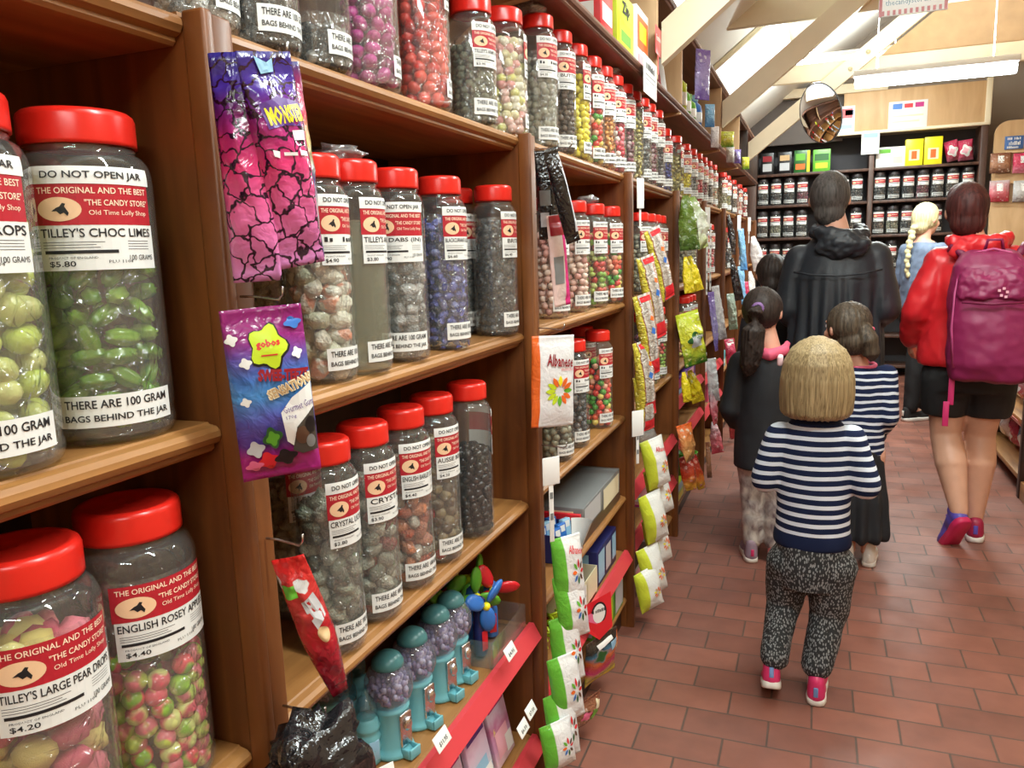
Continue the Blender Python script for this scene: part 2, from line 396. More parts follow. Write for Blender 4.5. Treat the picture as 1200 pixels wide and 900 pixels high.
# ------------------------------------------------------------------ the long left shelving
UY = [-0.31, 0.735, 1.73, 2.752, 3.742, 4.70, 5.70, 6.72, 7.65, 8.60]     # right faces of the uprights
UT = 0.047
XB = -0.36
shelving = thing('sweet_shelving', 'long dark-stained timber wall shelving filled with sweet jars along the left of the aisle', 'shelving', (0, 0, 0))
for k, y1 in enumerate(UY):
    y0 = y1 - UT; b = MB()
    b.box(XB, -0.006, y0 + .002, y1 - .002, 0, 1.655)
    b.box(-0.03, 0.0, y0, y0 + .016, 0, 1.662, 0, .004); b.box(-0.03, -.004, y0 + .014, y1, 0, 1.66, 0, .003)
    if k == 1: b.box(-0.03, -.0045, y1 - .003, y1 + .002, 1.2, 1.655, 0, .003)
    b.build('upright', WV, shelving)
def shelf_bar(y0, y1, ztop, m=WS, x0=XB, x1=-.027, t=.034, mi=0):
    pr = [(x0, -t), (x1 - .016, -t), (x1 - .012, -t + .004), (x1 - .012, -t + .008), (x1 - .004, -t + .012), (x1, -t + .019), (x1 - .001, -.009), (x1 - .006, -.004), (x1 - .016, -.002), (x1 - .018, 0), (x0, 0)]
    b = MB(); n = len(pr)
    vs = [(x, y0, ztop + z) for x, z in pr] + [(x, y1, ztop + z) for x, z in pr]
    b.add(vs, [tuple(range(n)), tuple(reversed(range(n, 2 * n)))] + [(i, i + n, (i + 1) % n + n, (i + 1) % n) for i in range(n)], mi, False)
    return b
def rail(y0, y1, ztop, b):
    """red price rail along a shelf front, leaning back"""
    vs = [(-.03, -.034), (-.002, -.030), (-.022, .006), (-.034, .006)]; n = 4
    b.add([(x, y0, ztop + z) for x, z in vs] + [(x, y1, ztop + z) for x, z in vs], [(0, 1, 2, 3), (7, 6, 5, 4)] + [(i, i + n, (i + 1) % n + n, (i + 1) % n) for i in range(n)], 0, False)
BAYZ = {1: [.815, .50, .14], 2: [.815, .50, .20], 3: [.815, .515, .30, .12], 4: [.815, .515, .31, .11], 5: [.815, .66, .46, .11], 6: [.815, .62, .40, .11], 7: [.815, .5, .11], 8: [.815, .5, .11], 9: [.815, .5, .11]}
RAILS = {2: [.50, .20], 3: [.30], 4: [.515, .31], 5: [.66, .46], 6: [.62, .40]}
TSZ, MSZ, LSZ = 1.661, 1.221, 0.815
for k in range(1, 10):
    y0, y1 = UY[k - 1], UY[k] - UT
    b = shelf_bar(y0 - (.0 if k == 1 else 0.0), y1, TSZ); b.build('shelf', WS, shelving)
    for z in [MSZ] + BAYZ[k]: shelf_bar(y0, y1, z).build('shelf', WS, shelving)
    for z in RAILS.get(k, []):
        r = MB(); rail(y0 + .002, y1 - .002, z, r); r.build('red_price_rail', REDS, shelving)
    MB().box(-.30, -.05, y0, y1, 0.0, .075, 0).build('kickboard', WD, shelving)
    MB().box(XB - .02, XB, y0 - UT, y1, 0.0, 1.66).build('back_panel', WD, shelving)
# shelf behind the last upright top so that jars stand on one level run
for k in range(1, 9): MB().box(XB, -.034, UY[k] - UT, UY[k], 1.655, TSZ).build('joint_strip', WS, shelving)
# overhead run: shelf, uprights, cornice
WO = wood('wood_overhead', srgb(96, 60, 44), srgb(132, 88, 66), (26, 2.0, 26), 0.5)
OV = 2.052
shelf_bar(-0.6, 8.65, OV, x0=XB, x1=0.0, t=.036).build('overhead_shelf', WO, shelving)
MB().box(XB - .02, XB, -0.6, 8.65, 1.66, 2.62).build('overhead_back_panel', WO, shelving)
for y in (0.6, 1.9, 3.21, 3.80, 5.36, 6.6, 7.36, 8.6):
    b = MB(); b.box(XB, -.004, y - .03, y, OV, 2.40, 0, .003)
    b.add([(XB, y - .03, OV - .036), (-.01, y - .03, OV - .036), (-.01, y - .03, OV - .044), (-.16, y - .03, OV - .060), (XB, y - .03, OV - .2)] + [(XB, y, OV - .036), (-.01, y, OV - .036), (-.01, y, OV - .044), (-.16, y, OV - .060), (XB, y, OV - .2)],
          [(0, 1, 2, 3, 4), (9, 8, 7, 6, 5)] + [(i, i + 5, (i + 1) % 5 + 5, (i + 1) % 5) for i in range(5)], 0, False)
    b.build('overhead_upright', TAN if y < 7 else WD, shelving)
shelf_bar(-0.6, 8.65, 2.435, x0=XB, x1=0.004, t=.04).build('cornice', WO, shelving)

# ------------------------------------------------------------------ back wall shelving
BY = 9.0
WK = wood('wood_back_unit', srgb(58, 36, 28), srgb(92, 62, 50), (20, 20, 2), 0.5)
backu = thing('end_shelving', 'dark timber shelving across the far end wall with a tan header', 'shelving', (0, 0, 0))
BZ = [2.148, 1.822, 1.478, 1.13, .79, .44, .12]
for i, (x0, x1) in enumerate(((-.15, -.04), (1.055, 1.105), (2.04, 2.10))):
    MB().box(x0, x1, BY - .012, BY + .34, 0, 2.5, 0, .004).build('post', WK, backu)
for (x0, x1) in ((-.04, 1.055), (1.105, 2.04)):
    for z in BZ: MB().box(x0, x1, BY, BY + .34, z - .028, z, 0, .003).build('shelf', WK, backu)
MB().box(-.15, 2.10, BY + .34, BY + .36, 0, 2.5).build('back_panel', mat('back_panel_dark', srgb(58, 56, 60), 0.7), backu)
MB().box(.80, 2.10, BY - .01, BY + .03, 2.50, 2.90, 0, .004).build('header_board', TAN, backu)
MB().box(-.15, .80, BY + .10, BY + .13, 2.45, 2.90, 0, .004).build('upper_panel', mat('panel_grey_brown', srgb(96, 88, 84), 0.7), backu)
MB().box(.72, 2.11, BY - .025, BY + .03, 2.485, 2.515, 0, .005).build('header_trim', BEAM, backu)
MB().box(2.06, 2.11, BY - .03, BY + .03, 2.5, 2.92, 0, .004).build('header_trim', BEAM, backu)
MB().box(XL + .02, 1.2, BY - .02, BY + .05, 2.90, 2.99, 0, .004).build('top_tie', BEAM, backu)

# wooden display board at the far right, rounded at its top left corner
pts = [(2.14, .0)] + [(2.14 + .12 - .12 * math.cos(a), 2.38 + .12 * math.sin(a)) for a in [i * PI / 12 for i in range(7)]] + [(2.96, 2.5), (2.96, 0)]
n = len(pts); b = MB()
b.add([(x, 8.9, z) for x, z in pts] + [(x, 8.94, z) for x, z in pts], [tuple(range(n)), tuple(reversed(range(n, 2 * n)))] + [(i, i + n, (i + 1) % n + n, (i + 1) % n) for i in range(n)], 0, False)
tag(b.build('display_board', TAN), 'tan timber display board hung with bags at the far right end', 'display board')

# low unit on the right of the aisle
rightu = thing('floor_shelf_unit', 'low dark timber shelf unit standing on the right of the aisle', 'shelving', (0, 0, 0))
for y in (4.84, 6.0, 7.2): MB().box(1.655, 2.05, y - .045, y, 0, .80, 0, .004).build('upright', WD, rightu)
for z in (.115, .42, .78):
    for (y0, y1) in ((4.84, 5.955), (6.0, 7.155)): MB().box(1.665, 2.05, y0, y1, z - .03, z, 0, .004).build('shelf', WS, rightu)
MB().box(1.66, 2.05, 4.80, 7.2, .78, .81, 0, .004).build('top_board', WD, rightu)
MB().box(2.05, 2.07, 4.80, 7.2, 0, .8).build('back_panel', WD, rightu)
MB().box(1.66, 1.69, 4.0, 4.79, .0, .10, 0, .004).build('kickboard', WS, rightu)

# ------------------------------------------------------------------ fluorescent fittings
TUBE = mat('tube_glow', (1, 1, 1), 0.5, emit=(0.92, 0.97, 1.0), es=14.0)
FIT = mat('fitting_white', (0.8, 0.8, 0.8), 0.4)
LBL = ['long white fluorescent light fitting glowing above the far header board', 'added unseen fluorescent fitting over the middle of the aisle', 'added unseen fluorescent fitting over the near shelves', 'added unseen fluorescent fitting behind the camera', 'fluorescent ceiling fitting beyond the far strut']
for i, (x, y, z, ln) in enumerate(LAMPS):
    t = thing('fluorescent_light', LBL[i], 'ceiling light', (x, y, z), 0, 'fluorescent fittings')
    MB().box(-ln / 2, ln / 2, -.05, .05, .035, .075, 0, .006).build('housing', FIT, t)
    MB().lathe([(.004, -ln / 2 + .01), (.034, -ln / 2 + .014), (.038, -ln / 2 + .03), (.038, ln / 2 - .03), (.034, ln / 2 - .014), (.004, ln / 2 - .01)], 16, 0, Matrix.Rotation(PI / 2, 4, 'Y')).build('diffuser', TUBE, t)
    zr = 2.42 + (x - XL) / (RX - XL) * (RZ - 2.42) if x < RX else RZ
    MB().tube([(-ln * .35, 0, .07), (-ln * .35, 0, zr - z - .01 - ln * .27)], .004, 6).tube([(ln * .35, 0, .07), (ln * .35, 0, (zr - z - .03) if x + ln * .35 < RX else (zr - z - .25))], .004, 6).build('hanger', FIT, t)
    ld = bpy.data.lights.new('tube_light', 'AREA'); ld.shape = 'RECTANGLE'; ld.size = ln; ld.size_y = .09; ld.energy = LAMP_W * LAMP_K[i]; ld.color = LAMP_COL
    lo = bpy.data.objects.new('tube_light', ld); COL.objects.link(lo); lo.parent = t; lo.location = (0, 0, -.042)
    ld2 = bpy.data.lights.new('tube_light', 'AREA'); ld2.shape = 'RECTANGLE'; ld2.size = ln; ld2.size_y = .09; ld2.energy = LAMP_W * 1.0 * LAMP_K[i]; ld2.color = LAMP_COL
    l2 = bpy.data.objects.new('tube_light', ld2); COL.objects.link(l2); l2.parent = t; l2.location = (0, 0, .085); l2.rotation_euler = (PI, 0, 0)
# ------------------------------------------------------------------ sweet jars
CLEAR = clear_mat('clear_jar', (0.985, 0.99, 0.985), 0.04, haze=0.05)
FILM = clear_mat('clear_film', (0.985, 0.985, 0.985), 0.12, bump=0.9, bscale=42, haze=0.05, ior=1.6)
JT = {'A': (.065, .33, .054), 'C': (.049, .325, .0415), 'B': (.049, .255, .0425), 'D': (.047, .275, .041), 'W': (.058, .28, .05), 'E': (.0625, .283, .052)}
_JM = {}
def jar_body(tp, n=40):
    k = ('b', tp, n)
    if k not in _JM:
        R, H, lr = JT[tp]; nr = lr - .004
        pr = [(R * .55, .004), (R * .86, .0), (R * .96, .004), (R, .012), (R, .018), (R * .975, .023), (R * .975, .027), (R, .033)]
        pr += [(R, H * .5), (R, H - .068)]
        for i in range(1, 7): a = i / 6 * PI / 2; pr.append((nr + (R - nr) * math.cos(a), H - .068 + .027 * math.sin(a)))
        pr += [(nr + .002, H - .037), (nr, H - .034), (nr, H - .012)]
        _JM[k] = MB().lathe(pr, n, 0, None, False).mesh('jar_body', CLEAR)
    return _JM[k]
def jar_lid(tp, n=64, lid=None):
    lid = lid or LID
    k = ('l', tp, n, lid.name)
    if k not in _JM:
        R, H, lr = JT[tp]; b = MB(); vs = []; fs = []
        rows = [(lr - .003, H - .034), (lr, H - .034), (lr, H - .030), (lr, H - .007), (lr - .0015, H - .003), (lr - .005, H), (lr - .010, H), (lr - .012, H - .0015), (.001, H - .0015)]
        for i, (r, z) in enumerate(rows):
            for q in range(n): a = 2 * PI * q / n; rr = r - (.0006 if (i in (2, 3) and q % 2) else 0); vs.append((rr * math.cos(a), rr * math.sin(a), z))
        for i in range(len(rows) - 1):
            for q in range(n): q2 = (q + 1) % n; fs.append((i * n + q, i * n + q2, (i + 1) * n + q2, (i + 1) * n + q))
        b.add(vs, fs); _JM[k] = b.mesh('jar_lid', lid)
    return _JM[k]
LMATS = [WHITE, RED_L, INK, CREAM, PALE]
class Wrap:
    """flat artwork (x right, z up) bent round a jar of radius R"""
    def __init__(s, R): s.R = R; s.b = MB()
    def put(s, vf, e, mi):
        vs, fs = vf; R = s.R + e
        s.b.add([(R * math.cos(x / s.R), R * math.sin(x / s.R), z) for x, z in vs], fs, mi, False); return s
    def rect(s, x0, x1, z0, z1, e, mi): return s.put(quad_grid(x0, x1, z0, z1, max(1, int((x1 - x0) / .008)), 1), e, mi)
    def text(s, t, cx, cz, w, h, e, mi, bold=.0, res=1): return s.put(text_fit(t, cx, cz, w, h, bold, 0, res), e, mi)
BIRD = [(-.5, -.1), (-.2, .12), (.0, .2), (.18, .42), (.36, .36), (.28, .2), (.5, -.2), (.42, -.42), (.22, -.2), (.0, -.3), (-.2, -.1)]
def jar_label(tp, name, price='$4.40', fine=2, res=1):
    res = 3 if fine == 2 else 1
    k = ('lab', tp, name, price)
    if k in _JM: return _JM[k]
    R, H, lr = JT[tp]; s = R / .065; w = R * 1.78 / 2; zt = H - .073; hr = .039 * min(1, H / .3); hw = .043 * min(1, H / .3)
    L = Wrap(R)
    L.rect(-w * .97, w, zt - hr - hw, zt - hr, .0005, 0).rect(-w, w * .97, zt - hr, zt, .0007, 1)
    L.text('THE ORIGINAL AND THE BEST', 0, zt - hr * .17, w * 1.8, hr * .15, .001, 4, .01, res)
    L.put(disc(-w * .58, zt - hr * .62, w * .34, hr * .29, 28, 5), .0010, 3)
    L.put(poly([(-w * .56 + x * w * .26, zt - hr * .63 + z * hr * .38) for x, z in BIRD]), .0013, 2)
    L.text('"THE CANDY STORE"', w * .36, zt - hr * .46, w * 1.1, hr * .15, .001, 4, .01, res)
    L.text('Old Time Lolly Shop', w * .36, zt - hr * .72, w * 1.0, hr * .15, .001, 4, .0, res)
    zw = zt - hr
    if name: L.text(name, 0, zw - hw * .17, w * 1.84, hw * .20, .0009, 2, .012, res)
    else: L.put(squiggle(9, -w * .85, w * .7, zw - hw * .25, zw - hw * .09, 3), .0009, 2)
    if fine:
        for i, (f, y) in enumerate(((1.0, .37), (.86, .43), (.92, .49))): L.rect(-w * .9, -w * .9 + w * .95 * f, zw - hw * (y + .012), zw - hw * y, .0008, 2)
        L.rect(-w * .88, w * .25, zw - hw * .63, zw - hw * .555, .0008, 2)
        L.text('PRODUCT OF ENGLAND', -w * .45, zw - hw * .72, w * .75, hw * .05, .0008, 2, 0, 0)
        L.text('PLU 1104', w * .28, zw - hw * .82, w * .4, hw * .07, .0008, 2, 0, 0)
        for y in (.36, .42, .48, .54): L.rect(w * .42, w * .85, zw - hw * (y + .01), zw - hw * y, .0008, 2)
    L.text(price, -w * .62, zw - hw * .86, w * .46, hw * .14, .0008, 2, .01, res)
    L.text('100 GRAMS', w * .68, zw - hw * .74, w * .5, hw * .12, .0008, 2, .0, res)
    _JM[k] = L.b.mesh('shop_label', LMATS)
    return _JM[k]
def jar_plain_label(tp):
    k = ('plain', tp)
    if k not in _JM:
        R, H, lr = JT[tp]; w = R * 1.78 / 2; zt = H - .073; hr = .039 * min(1, H / .3); hw = .043 * min(1, H / .3); L = Wrap(R)
        L.rect(-w * .97, w, zt - hr - hw, zt - hr, .0006, 0).rect(-w, w * .97, zt - hr, zt, .0008, 1)
        L.put(disc(-w * .58, zt - hr * .55, w * .33, hr * .28, 14, 3), .0014, 3)
        L.rect(-w * .2, w * .8, zt - hr * .5, zt - hr * .38, .0012, 4).rect(-w * .8, w * .8, zw_(zt, hr, hw, .26), zw_(zt, hr, hw, .12), .0012, 2).rect(-w * .8, -w * .3, zw_(zt, hr, hw, .9), zw_(zt, hr, hw, .78), .0012, 2)
        _JM[k] = L.b.mesh('shop_label', LMATS)
    return _JM[k]
def zw_(zt, hr, hw, f): return zt - hr - hw * f
def jar_strip(tp, which, txt=True):
    k = ('st', tp, which, txt)
    if k not in _JM:
        R, H, lr = JT[tp]; w = R * 1.8 / 2; L = Wrap(R)
        if which == 'top':
            z0, z1 = H - .0735, H - .0735 + .0165
            # lies on the shoulder curve: lean inwards a little
            nr = lr - .004
            def rr(z):
                q = max(0, min(1, (z - (H - .068)) / .027)); return nr + (R - nr) * math.sqrt(max(0, 1 - q * q))
            b = MB(); vs, fs = quad_grid(-w, w, z0, z1, 20, 4)
            b.add([((rr(z) + .0012) * math.cos(x / R), (rr(z) + .0012) * math.sin(x / R), z) for x, z in vs], fs, 0, False)
            vs, fs = text_fit('DO NOT OPEN JAR', 0, (z0 + z1) / 2 - .0006, w * 1.6, .0085, .014, 0, 3)
            if txt: b.add([((rr(z) + .0018) * math.cos(x / R), (rr(z) + .0018) * math.sin(x / R), z) for x, z in vs], fs, 2, False)
            _JM[k] = b.mesh('warning_strip', LMATS)
        else:
            L.rect(-w, w, .020, .052, .0005, 0)
            if txt: L.text('THERE ARE 100 GRAM', 0, .0435, w * 1.75, .0085, .001, 2, .014, 3).text('BAGS BEHIND THE JAR', 0, .0285, w * 1.78, .0085, .001, 2, .014, 3)
            else: L.rect(-w * .85, w * .85, .039, .047, .0009, 2).rect(-w * .85, w * .85, .0245, .0325, .0009, 2)
            _JM[k] = L.b.mesh('bag_strip', LMATS)
    return _JM[k]

# contents -----------------------------------------------------------------
def cand(kind, r, sub, rng):
    """one sweet as verts, faces round the origin"""
    b = MB()
    if kind == 'ball': b.sphere((0, 0, 0), r, 0, sub)
    elif kind == 'oval': b.sphere((0, 0, 0), r, 0, sub, (1.0, .78, .78))
    elif kind == 'long': b.sphere((0, 0, 0), r, 0, sub, (1.25, .62, .62), None, lambda p: 1 + .10 * math.cos(6 * math.atan2(p.y, p.z)))
    elif kind == 'rock': s0 = V((rng.random() * 9, rng.random() * 9, 0)); b.sphere((0, 0, 0), r, 0, sub, (1, .85, .8), None, lambda p: 1 + .35 * noise.noise(p * 1.6 + s0))
    elif kind == 'crumple': s0 = V((rng.random() * 9, rng.random() * 9, 0)); b.sphere((0, 0, 0), r, 0, max(2, sub), (1.25, .9, .75), None, lambda p: 1 + .42 * noise.noise(p * 2.6 + s0) + .2 * noise.noise(p * 6 + s0))
    elif kind == 'wrap':
        b.sphere((0, 0, 0), r, 0, sub, (.95, .62, .62))
        for sgn in (-1, 1):
            n = 8; vs = [(sgn * r * .85, 0, 0)] + [(sgn * r * 1.55, r * .62 * math.cos(2 * PI * i / n) * (1 + .2 * (i % 2)), r * .45 * math.sin(2 * PI * i / n)) for i in range(n)]
            b.add(vs, [(0, 1 + i, 1 + (i + 1) % n) if sgn < 0 else (0, 1 + (i + 1) % n, 1 + i) for i in range(n)], 0, False)
    return b
def spots(R, z0, z1, r, rng, squash=.85, rings=2, ext=1.0):
    out = []; z = z0 + r * (.9 * ext + .3); lay = 0
    while z < z1:
        for k in range(rings):
            rad = R - r * 1.06 * ext - k * r * 1.7
            if rad < r * .3: continue
            n = max(3, int(2 * PI * rad / (2 * r * .98))); o = rng.random() * 6
            for i in range(n):
                a = o + 2 * PI * (i + rng.uniform(-.15, .15)) / n; out.append(V((rad * math.cos(a), rad * math.sin(a), z + rng.uniform(-.25, .25) * r)))
        if z + r * 1.6 >= z1:                     # close the top of the heap
            for i in range(int((R / r) ** 2 * .6)): a = rng.random() * 6.28; q = math.sqrt(rng.random()) * (R - r * 2.2); out.append(V((q * math.cos(a), q * math.sin(a), z + rng.uniform(0, .7) * r)))
        z += r * 1.6 * squash; lay += 1
    return out
def rmat(rng): return Matrix.Rotation(rng.random() * 6.28, 3, 'Z') @ Matrix.Rotation(rng.random() * 6.28, 3, 'X') @ Matrix.Rotation(rng.random() * 6.28, 3, 'Y')
def filling(R, z1, kind, r, m, seed, sub=1, rings=2):
    rng = random.Random(seed); b = MB(); protos = [cand(kind, r, sub, rng) for _ in range(1 if kind in ('ball', 'oval', 'long', 'wrap') else 5)]
    for p in spots(R - .002, .004, z1, r, rng, rings=rings):
        q = rng.choice(protos); M = Matrix.Translation(p) @ rmat(rng).to_4x4(); b.add(q.v, q.f, 0, True, M)
    for v in b.v:                                   # nothing pokes through the jar
        q = math.hypot(v.x, v.y); v.z = max(v.z, .003)
        if q > R - .0025: v.x *= (R - .0025) / q; v.y *= (R - .0025) / q
    return b.mesh('candy_filling', m)
def film_mesh(R, z1, seed):
    rng = random.Random(seed); n = 36; rows = 22; vs = []; fs = []; s0 = V((rng.random() * 20, rng.random() * 20, 0))
    for j in range(rows + 1):
        z = .008 + (z1 - .008) * j / rows
        for i in range(n):
            a = 2 * PI * i / n; d = V((math.cos(a) * 3, math.sin(a) * 3, z * 45))
            r = (R - .0025) * (1 - .05 * abs(noise.noise(d + s0)) - .03 * abs(noise.noise(d * 2.3 + s0))); vs.append((r * math.cos(a), r * math.sin(a), z))
    for j in range(rows):
        for i in range(n): i2 = (i + 1) % n; fs.append((j * n + i, j * n + i2, (j + 1) * n + i2, (j + 1) * n + i))
    return MB().add(vs, fs).mesh('clear_bag', FILM)

C = srgb
FM = {
    'custard': island_mat('candy_custard', [C(214, 222, 120), C(198, 214, 96), C(224, 226, 150), C(206, 210, 128)], .25, bump=.15, bscale=300),
    'lime': island_mat('candy_lime', [C(112, 158, 40), C(92, 140, 34), C(130, 172, 62)], .2),
    'pear': island_mat('candy_pear', [C(214, 96, 118), C(226, 130, 140), C(232, 222, 140), C(222, 202, 118), C(200, 84, 104)], .5, bump=.35, bscale=900),
    'rosey': island_mat('candy_rosey', [C(224, 226, 140), C(196, 214, 96), C(214, 220, 130), C(140, 190, 60)], .2, two=[C(226, 96, 110), C(220, 120, 130), C(150, 196, 60), C(226, 84, 92)]),
    'olivewrap': island_mat('candy_olive_wrap', [C(188, 186, 160), C(170, 170, 140), C(206, 200, 180)], .25, metal=.2, bump=.6, bscale=220),
    'whitewrap': island_mat('candy_white_wrap', [C(226, 224, 204), C(214, 212, 190), C(220, 214, 196), C(218, 218, 190), C(230, 228, 214)], .28, bump=.5, bscale=200, two=[C(226, 224, 204), C(228, 130, 100), C(220, 216, 196), C(206, 210, 180), C(226, 150, 120)]),
    'greywrap': island_mat('candy_grey_wrap', [C(150, 152, 150), C(112, 116, 116), C(204, 206, 204), C(96, 100, 102)], .15, coat=.6, bump=.9, bscale=280),
    'bluewrap': island_mat('candy_blue_wrap', [C(86, 92, 168), C(104, 110, 190), C(66, 70, 140), C(140, 146, 204)], .2, metal=.2, bump=.6, bscale=240),
    'blackwrap': island_mat('candy_black_wrap', [C(44, 42, 46), C(62, 62, 68), C(30, 28, 32), C(96, 96, 100)], .15, metal=.2, bump=.5, bscale=260),
    'crystal': island_mat('candy_crystal', [C(150, 160, 140), C(110, 122, 104), C(182, 190, 172), C(92, 102, 90)], .1, coat=.6, bump=.9, bscale=300),
    'crystal2': island_mat('candy_crystal_red', [C(150, 156, 140), C(112, 122, 106), C(150, 70, 64), C(192, 196, 180), C(150, 154, 138)], .1, coat=.6, bump=.9, bscale=300),
    'barley': island_mat('candy_barley', [C(206, 96, 62), C(192, 120, 96), C(216, 132, 90), C(196, 190, 176), C(178, 84, 60)], .12, coat=.6, bump=.8, bscale=280),
    'cherry': island_mat('candy_cherry', [C(88, 74, 50), C(110, 96, 66), C(166, 40, 44), C(72, 62, 44), C(130, 116, 84)], .2, bump=.4),
    'blackball': island_mat('candy_black', [C(22, 20, 22), C(34, 32, 34)], .12),
    'pinkdrop': island_mat('candy_magenta', [C(178, 30, 120), C(200, 60, 150), C(150, 24, 100)], .3, bump=.3),
    'redball': island_mat('candy_red', [C(228, 60, 48), C(236, 84, 70), C(206, 44, 40)], .25),
    'army': island_mat('candy_army', [C(104, 108, 84), C(88, 92, 72), C(118, 120, 96)], .5, bump=.4),
    'pastel': island_mat('candy_pastel', [C(226, 156, 150), C(230, 222, 176), C(224, 222, 130), C(230, 186, 176), C(236, 232, 210)], .35),
    'greyball': island_mat('candy_greyball', [C(136, 134, 112), C(152, 150, 128), C(118, 116, 98)], .45),
    'brown': island_mat('candy_brown', [C(84, 68, 58), C(100, 84, 72), C(66, 54, 48)], .35, bump=.4),
    'yellow': island_mat('candy_yellow', [C(236, 222, 60), C(240, 230, 100), C(226, 206, 40)], .25),
    'mixed': island_mat('candy_mixed', [C(80, 160, 60), C(220, 90, 60), C(232, 170, 140), C(226, 60, 50), C(232, 214, 110)], .25),
    'orange': island_mat('candy_orange', [C(216, 150, 76), C(226, 178, 110), C(196, 124, 60)], .25),
    'redwhite': island_mat('candy_redwhite', [C(200, 50, 70), C(236, 220, 210), C(214, 110, 120), C(178, 40, 60)], .25),
    'maroon': island_mat('candy_maroon', [C(120, 44, 64), C(150, 80, 96), C(96, 36, 52), C(176, 150, 150)], .3, bump=.4),
    'goldwrap': island_mat('candy_gold_wrap', [C(198, 184, 96), C(176, 170, 110), C(214, 206, 150), C(150, 146, 110)], .2, metal=.3, bump=.5),
    'strips': island_mat('candy_green_red', [C(130, 170, 60), C(196, 60, 56), C(170, 190, 90), C(210, 96, 80), C(190, 200, 130)], .3),
    'bluewhite': island_mat('candy_bluewhite', [C(140, 176, 206), C(214, 120, 110), C(200, 210, 216), C(96, 140, 186)], .3),
    'pinkwhite': island_mat('candy_pinkwhite', [C(222, 180, 168), C(232, 206, 190), C(210, 150, 140)], .3),
    'darkgrey': island_mat('candy_darkgrey', [C(70, 70, 72), C(110, 108, 108), C(48, 48, 50), C(150, 146, 140)], .25, metal=.2, bump=.5),
}
def candy_obj_mat(name, cols, rough, two=None, bump=0, bscale=300):
    """colours drawn per single sweet"""
    m = island_mat(name, cols, rough, two=two, bump=bump, bscale=bscale); nt = m.node_tree
    oi = nt.nodes.new('ShaderNodeObjectInfo')
    for n in nt.nodes:
        if n.type == 'VALTORGB': nt.links.new(oi.outputs['Random'], n.inputs['Fac'])
    return m

def make_jar(tp, loc, yaw, label, name='OLD TIME SWEETS', price='$4.40', fill=None, top=True, bottom=True, near=True, group='sweet jars on the wall shelving', film=True, seed=1, lid=None, single=None, plain=False, n=40):
    R, H, lr = JT[tp]; x_, y_, z_ = loc
    if z_ < TSZ - .01 and x_ < 0.2 and y_ < 8.7:              # keep clear of the uprights
        for u in UY:
            if u - UT - R - .002 < y_ < u + R + .002: y_ = (u - UT - R - .002) if y_ < u - UT / 2 else (u + R + .002)
    loc = (x_, y_, z_)
    t = thing('sweet_jar', label, 'jar', (loc[0], loc[1], loc[2] + .0008), math.radians(yaw), group)
    link('jar_body', jar_body(tp, n), t); link('lid', jar_lid(tp, 64 if near else 32, lid), t)
    link('shop_label', jar_plain_label(tp) if plain else jar_label(tp, name, price, 2 if near else 1), t)
    if top: link('warning_strip', jar_strip(tp, 'top', not plain), t)
    if bottom: link('bag_strip', jar_strip(tp, 'bottom', not plain), t)
    if fill:
        kind, r, key, frac = fill[:4]; z1 = (H - .05) * frac
        if single:
            rng = random.Random(seed); me = cand(kind, r, 3 if kind == 'long' else 2, rng).mesh(single, FM[key])
            sp = spots(R - .002, .004, z1, r, rng, .9, 1, 1.25 if kind in ('long', 'rock') else 1.0)[:100]
            for p in sp:
                c = link(single, me, t); c.matrix_local = Matrix.Translation(p) @ rmat(rng).to_4x4()
        else:
            k = ('fill', tp, fill, seed % 3 if not near else seed)
            if k not in _JM: _JM[k] = filling(R, z1, kind, r, FM[key], seed, 2 if (near and r > .009) else 1, 2 if near else 1)
            tag(link('candy_filling', _JM[k], t), kind='stuff')
        if film and near and key != 'blackball':
            link('clear_bag', film_mesh(R, min(H - .07, z1 + .015), seed), t)
    elif tp == 'C':
        link('clear_bag', film_mesh(R, H - .09, seed).copy(), t).data.materials[0] = MISTY
    return t
MISTY = clear_mat('misty_film', (.90, .92, .86), .2, bump=.25, bscale=16, haze=.26, hcol=C(168, 172, 146))

FM['custard'] = candy_obj_mat('sweet_custard', [C(204, 216, 104), C(190, 208, 84), C(216, 222, 136), C(198, 206, 116)], .25, bump=.15)
FM['lime'] = candy_obj_mat('sweet_lime', [C(112, 158, 40), C(92, 140, 34), C(130, 172, 62)], .22)
FM['pear'] = candy_obj_mat('sweet_pear', [C(206, 86, 110), C(222, 120, 134), C(232, 222, 140), C(222, 202, 118), C(196, 76, 100)], .5, bump=.35, bscale=900)
FM['rosey'] = candy_obj_mat('sweet_rosey', [C(224, 226, 140), C(196, 214, 96), C(214, 220, 130), C(140, 190, 60)], .2, two=[C(226, 96, 110), C(220, 120, 130), C(150, 196, 60), C(226, 84, 92)])

# the nearest four, wide jars left of the first upright
make_jar('A', (-.10, .468, MSZ), -28, 'wide jar of pale yellow-green custard drops, cut by the left edge of the photo', 'CUSTARD DROPS', '$4.40', ('oval', .0165, 'custard', .86), seed=11, single='custard_drop')
make_jar('A', (-.103, .609, MSZ), -32, 'wide jar of striped green choc lime sweets beside the first upright', "TILLEY'S CHOC LIMES", '$5.80', ('long', .0145, 'lime', .80), seed=12, single='choc_lime')
make_jar('A', (-.090, .478, LSZ), -14, 'wide jar of large pink and yellow pear drops at bottom left', "TILLEY'S LARGE PEAR DROPS", '$4.20', ('rock', .0195, 'pear', .90), False, False, seed=13, single='pear_drop')
make_jar('A', (-.098, .612, LSZ), -14, 'wide jar of red and green rosey apple balls on the low left shelf', 'ENGLISH ROSEY APPLES', '$4.40', ('ball', .0122, 'rosey', .92), False, False, seed=14, single='rosey_apple')

def row_at(px, py, x): return at(px, py, x=x).y
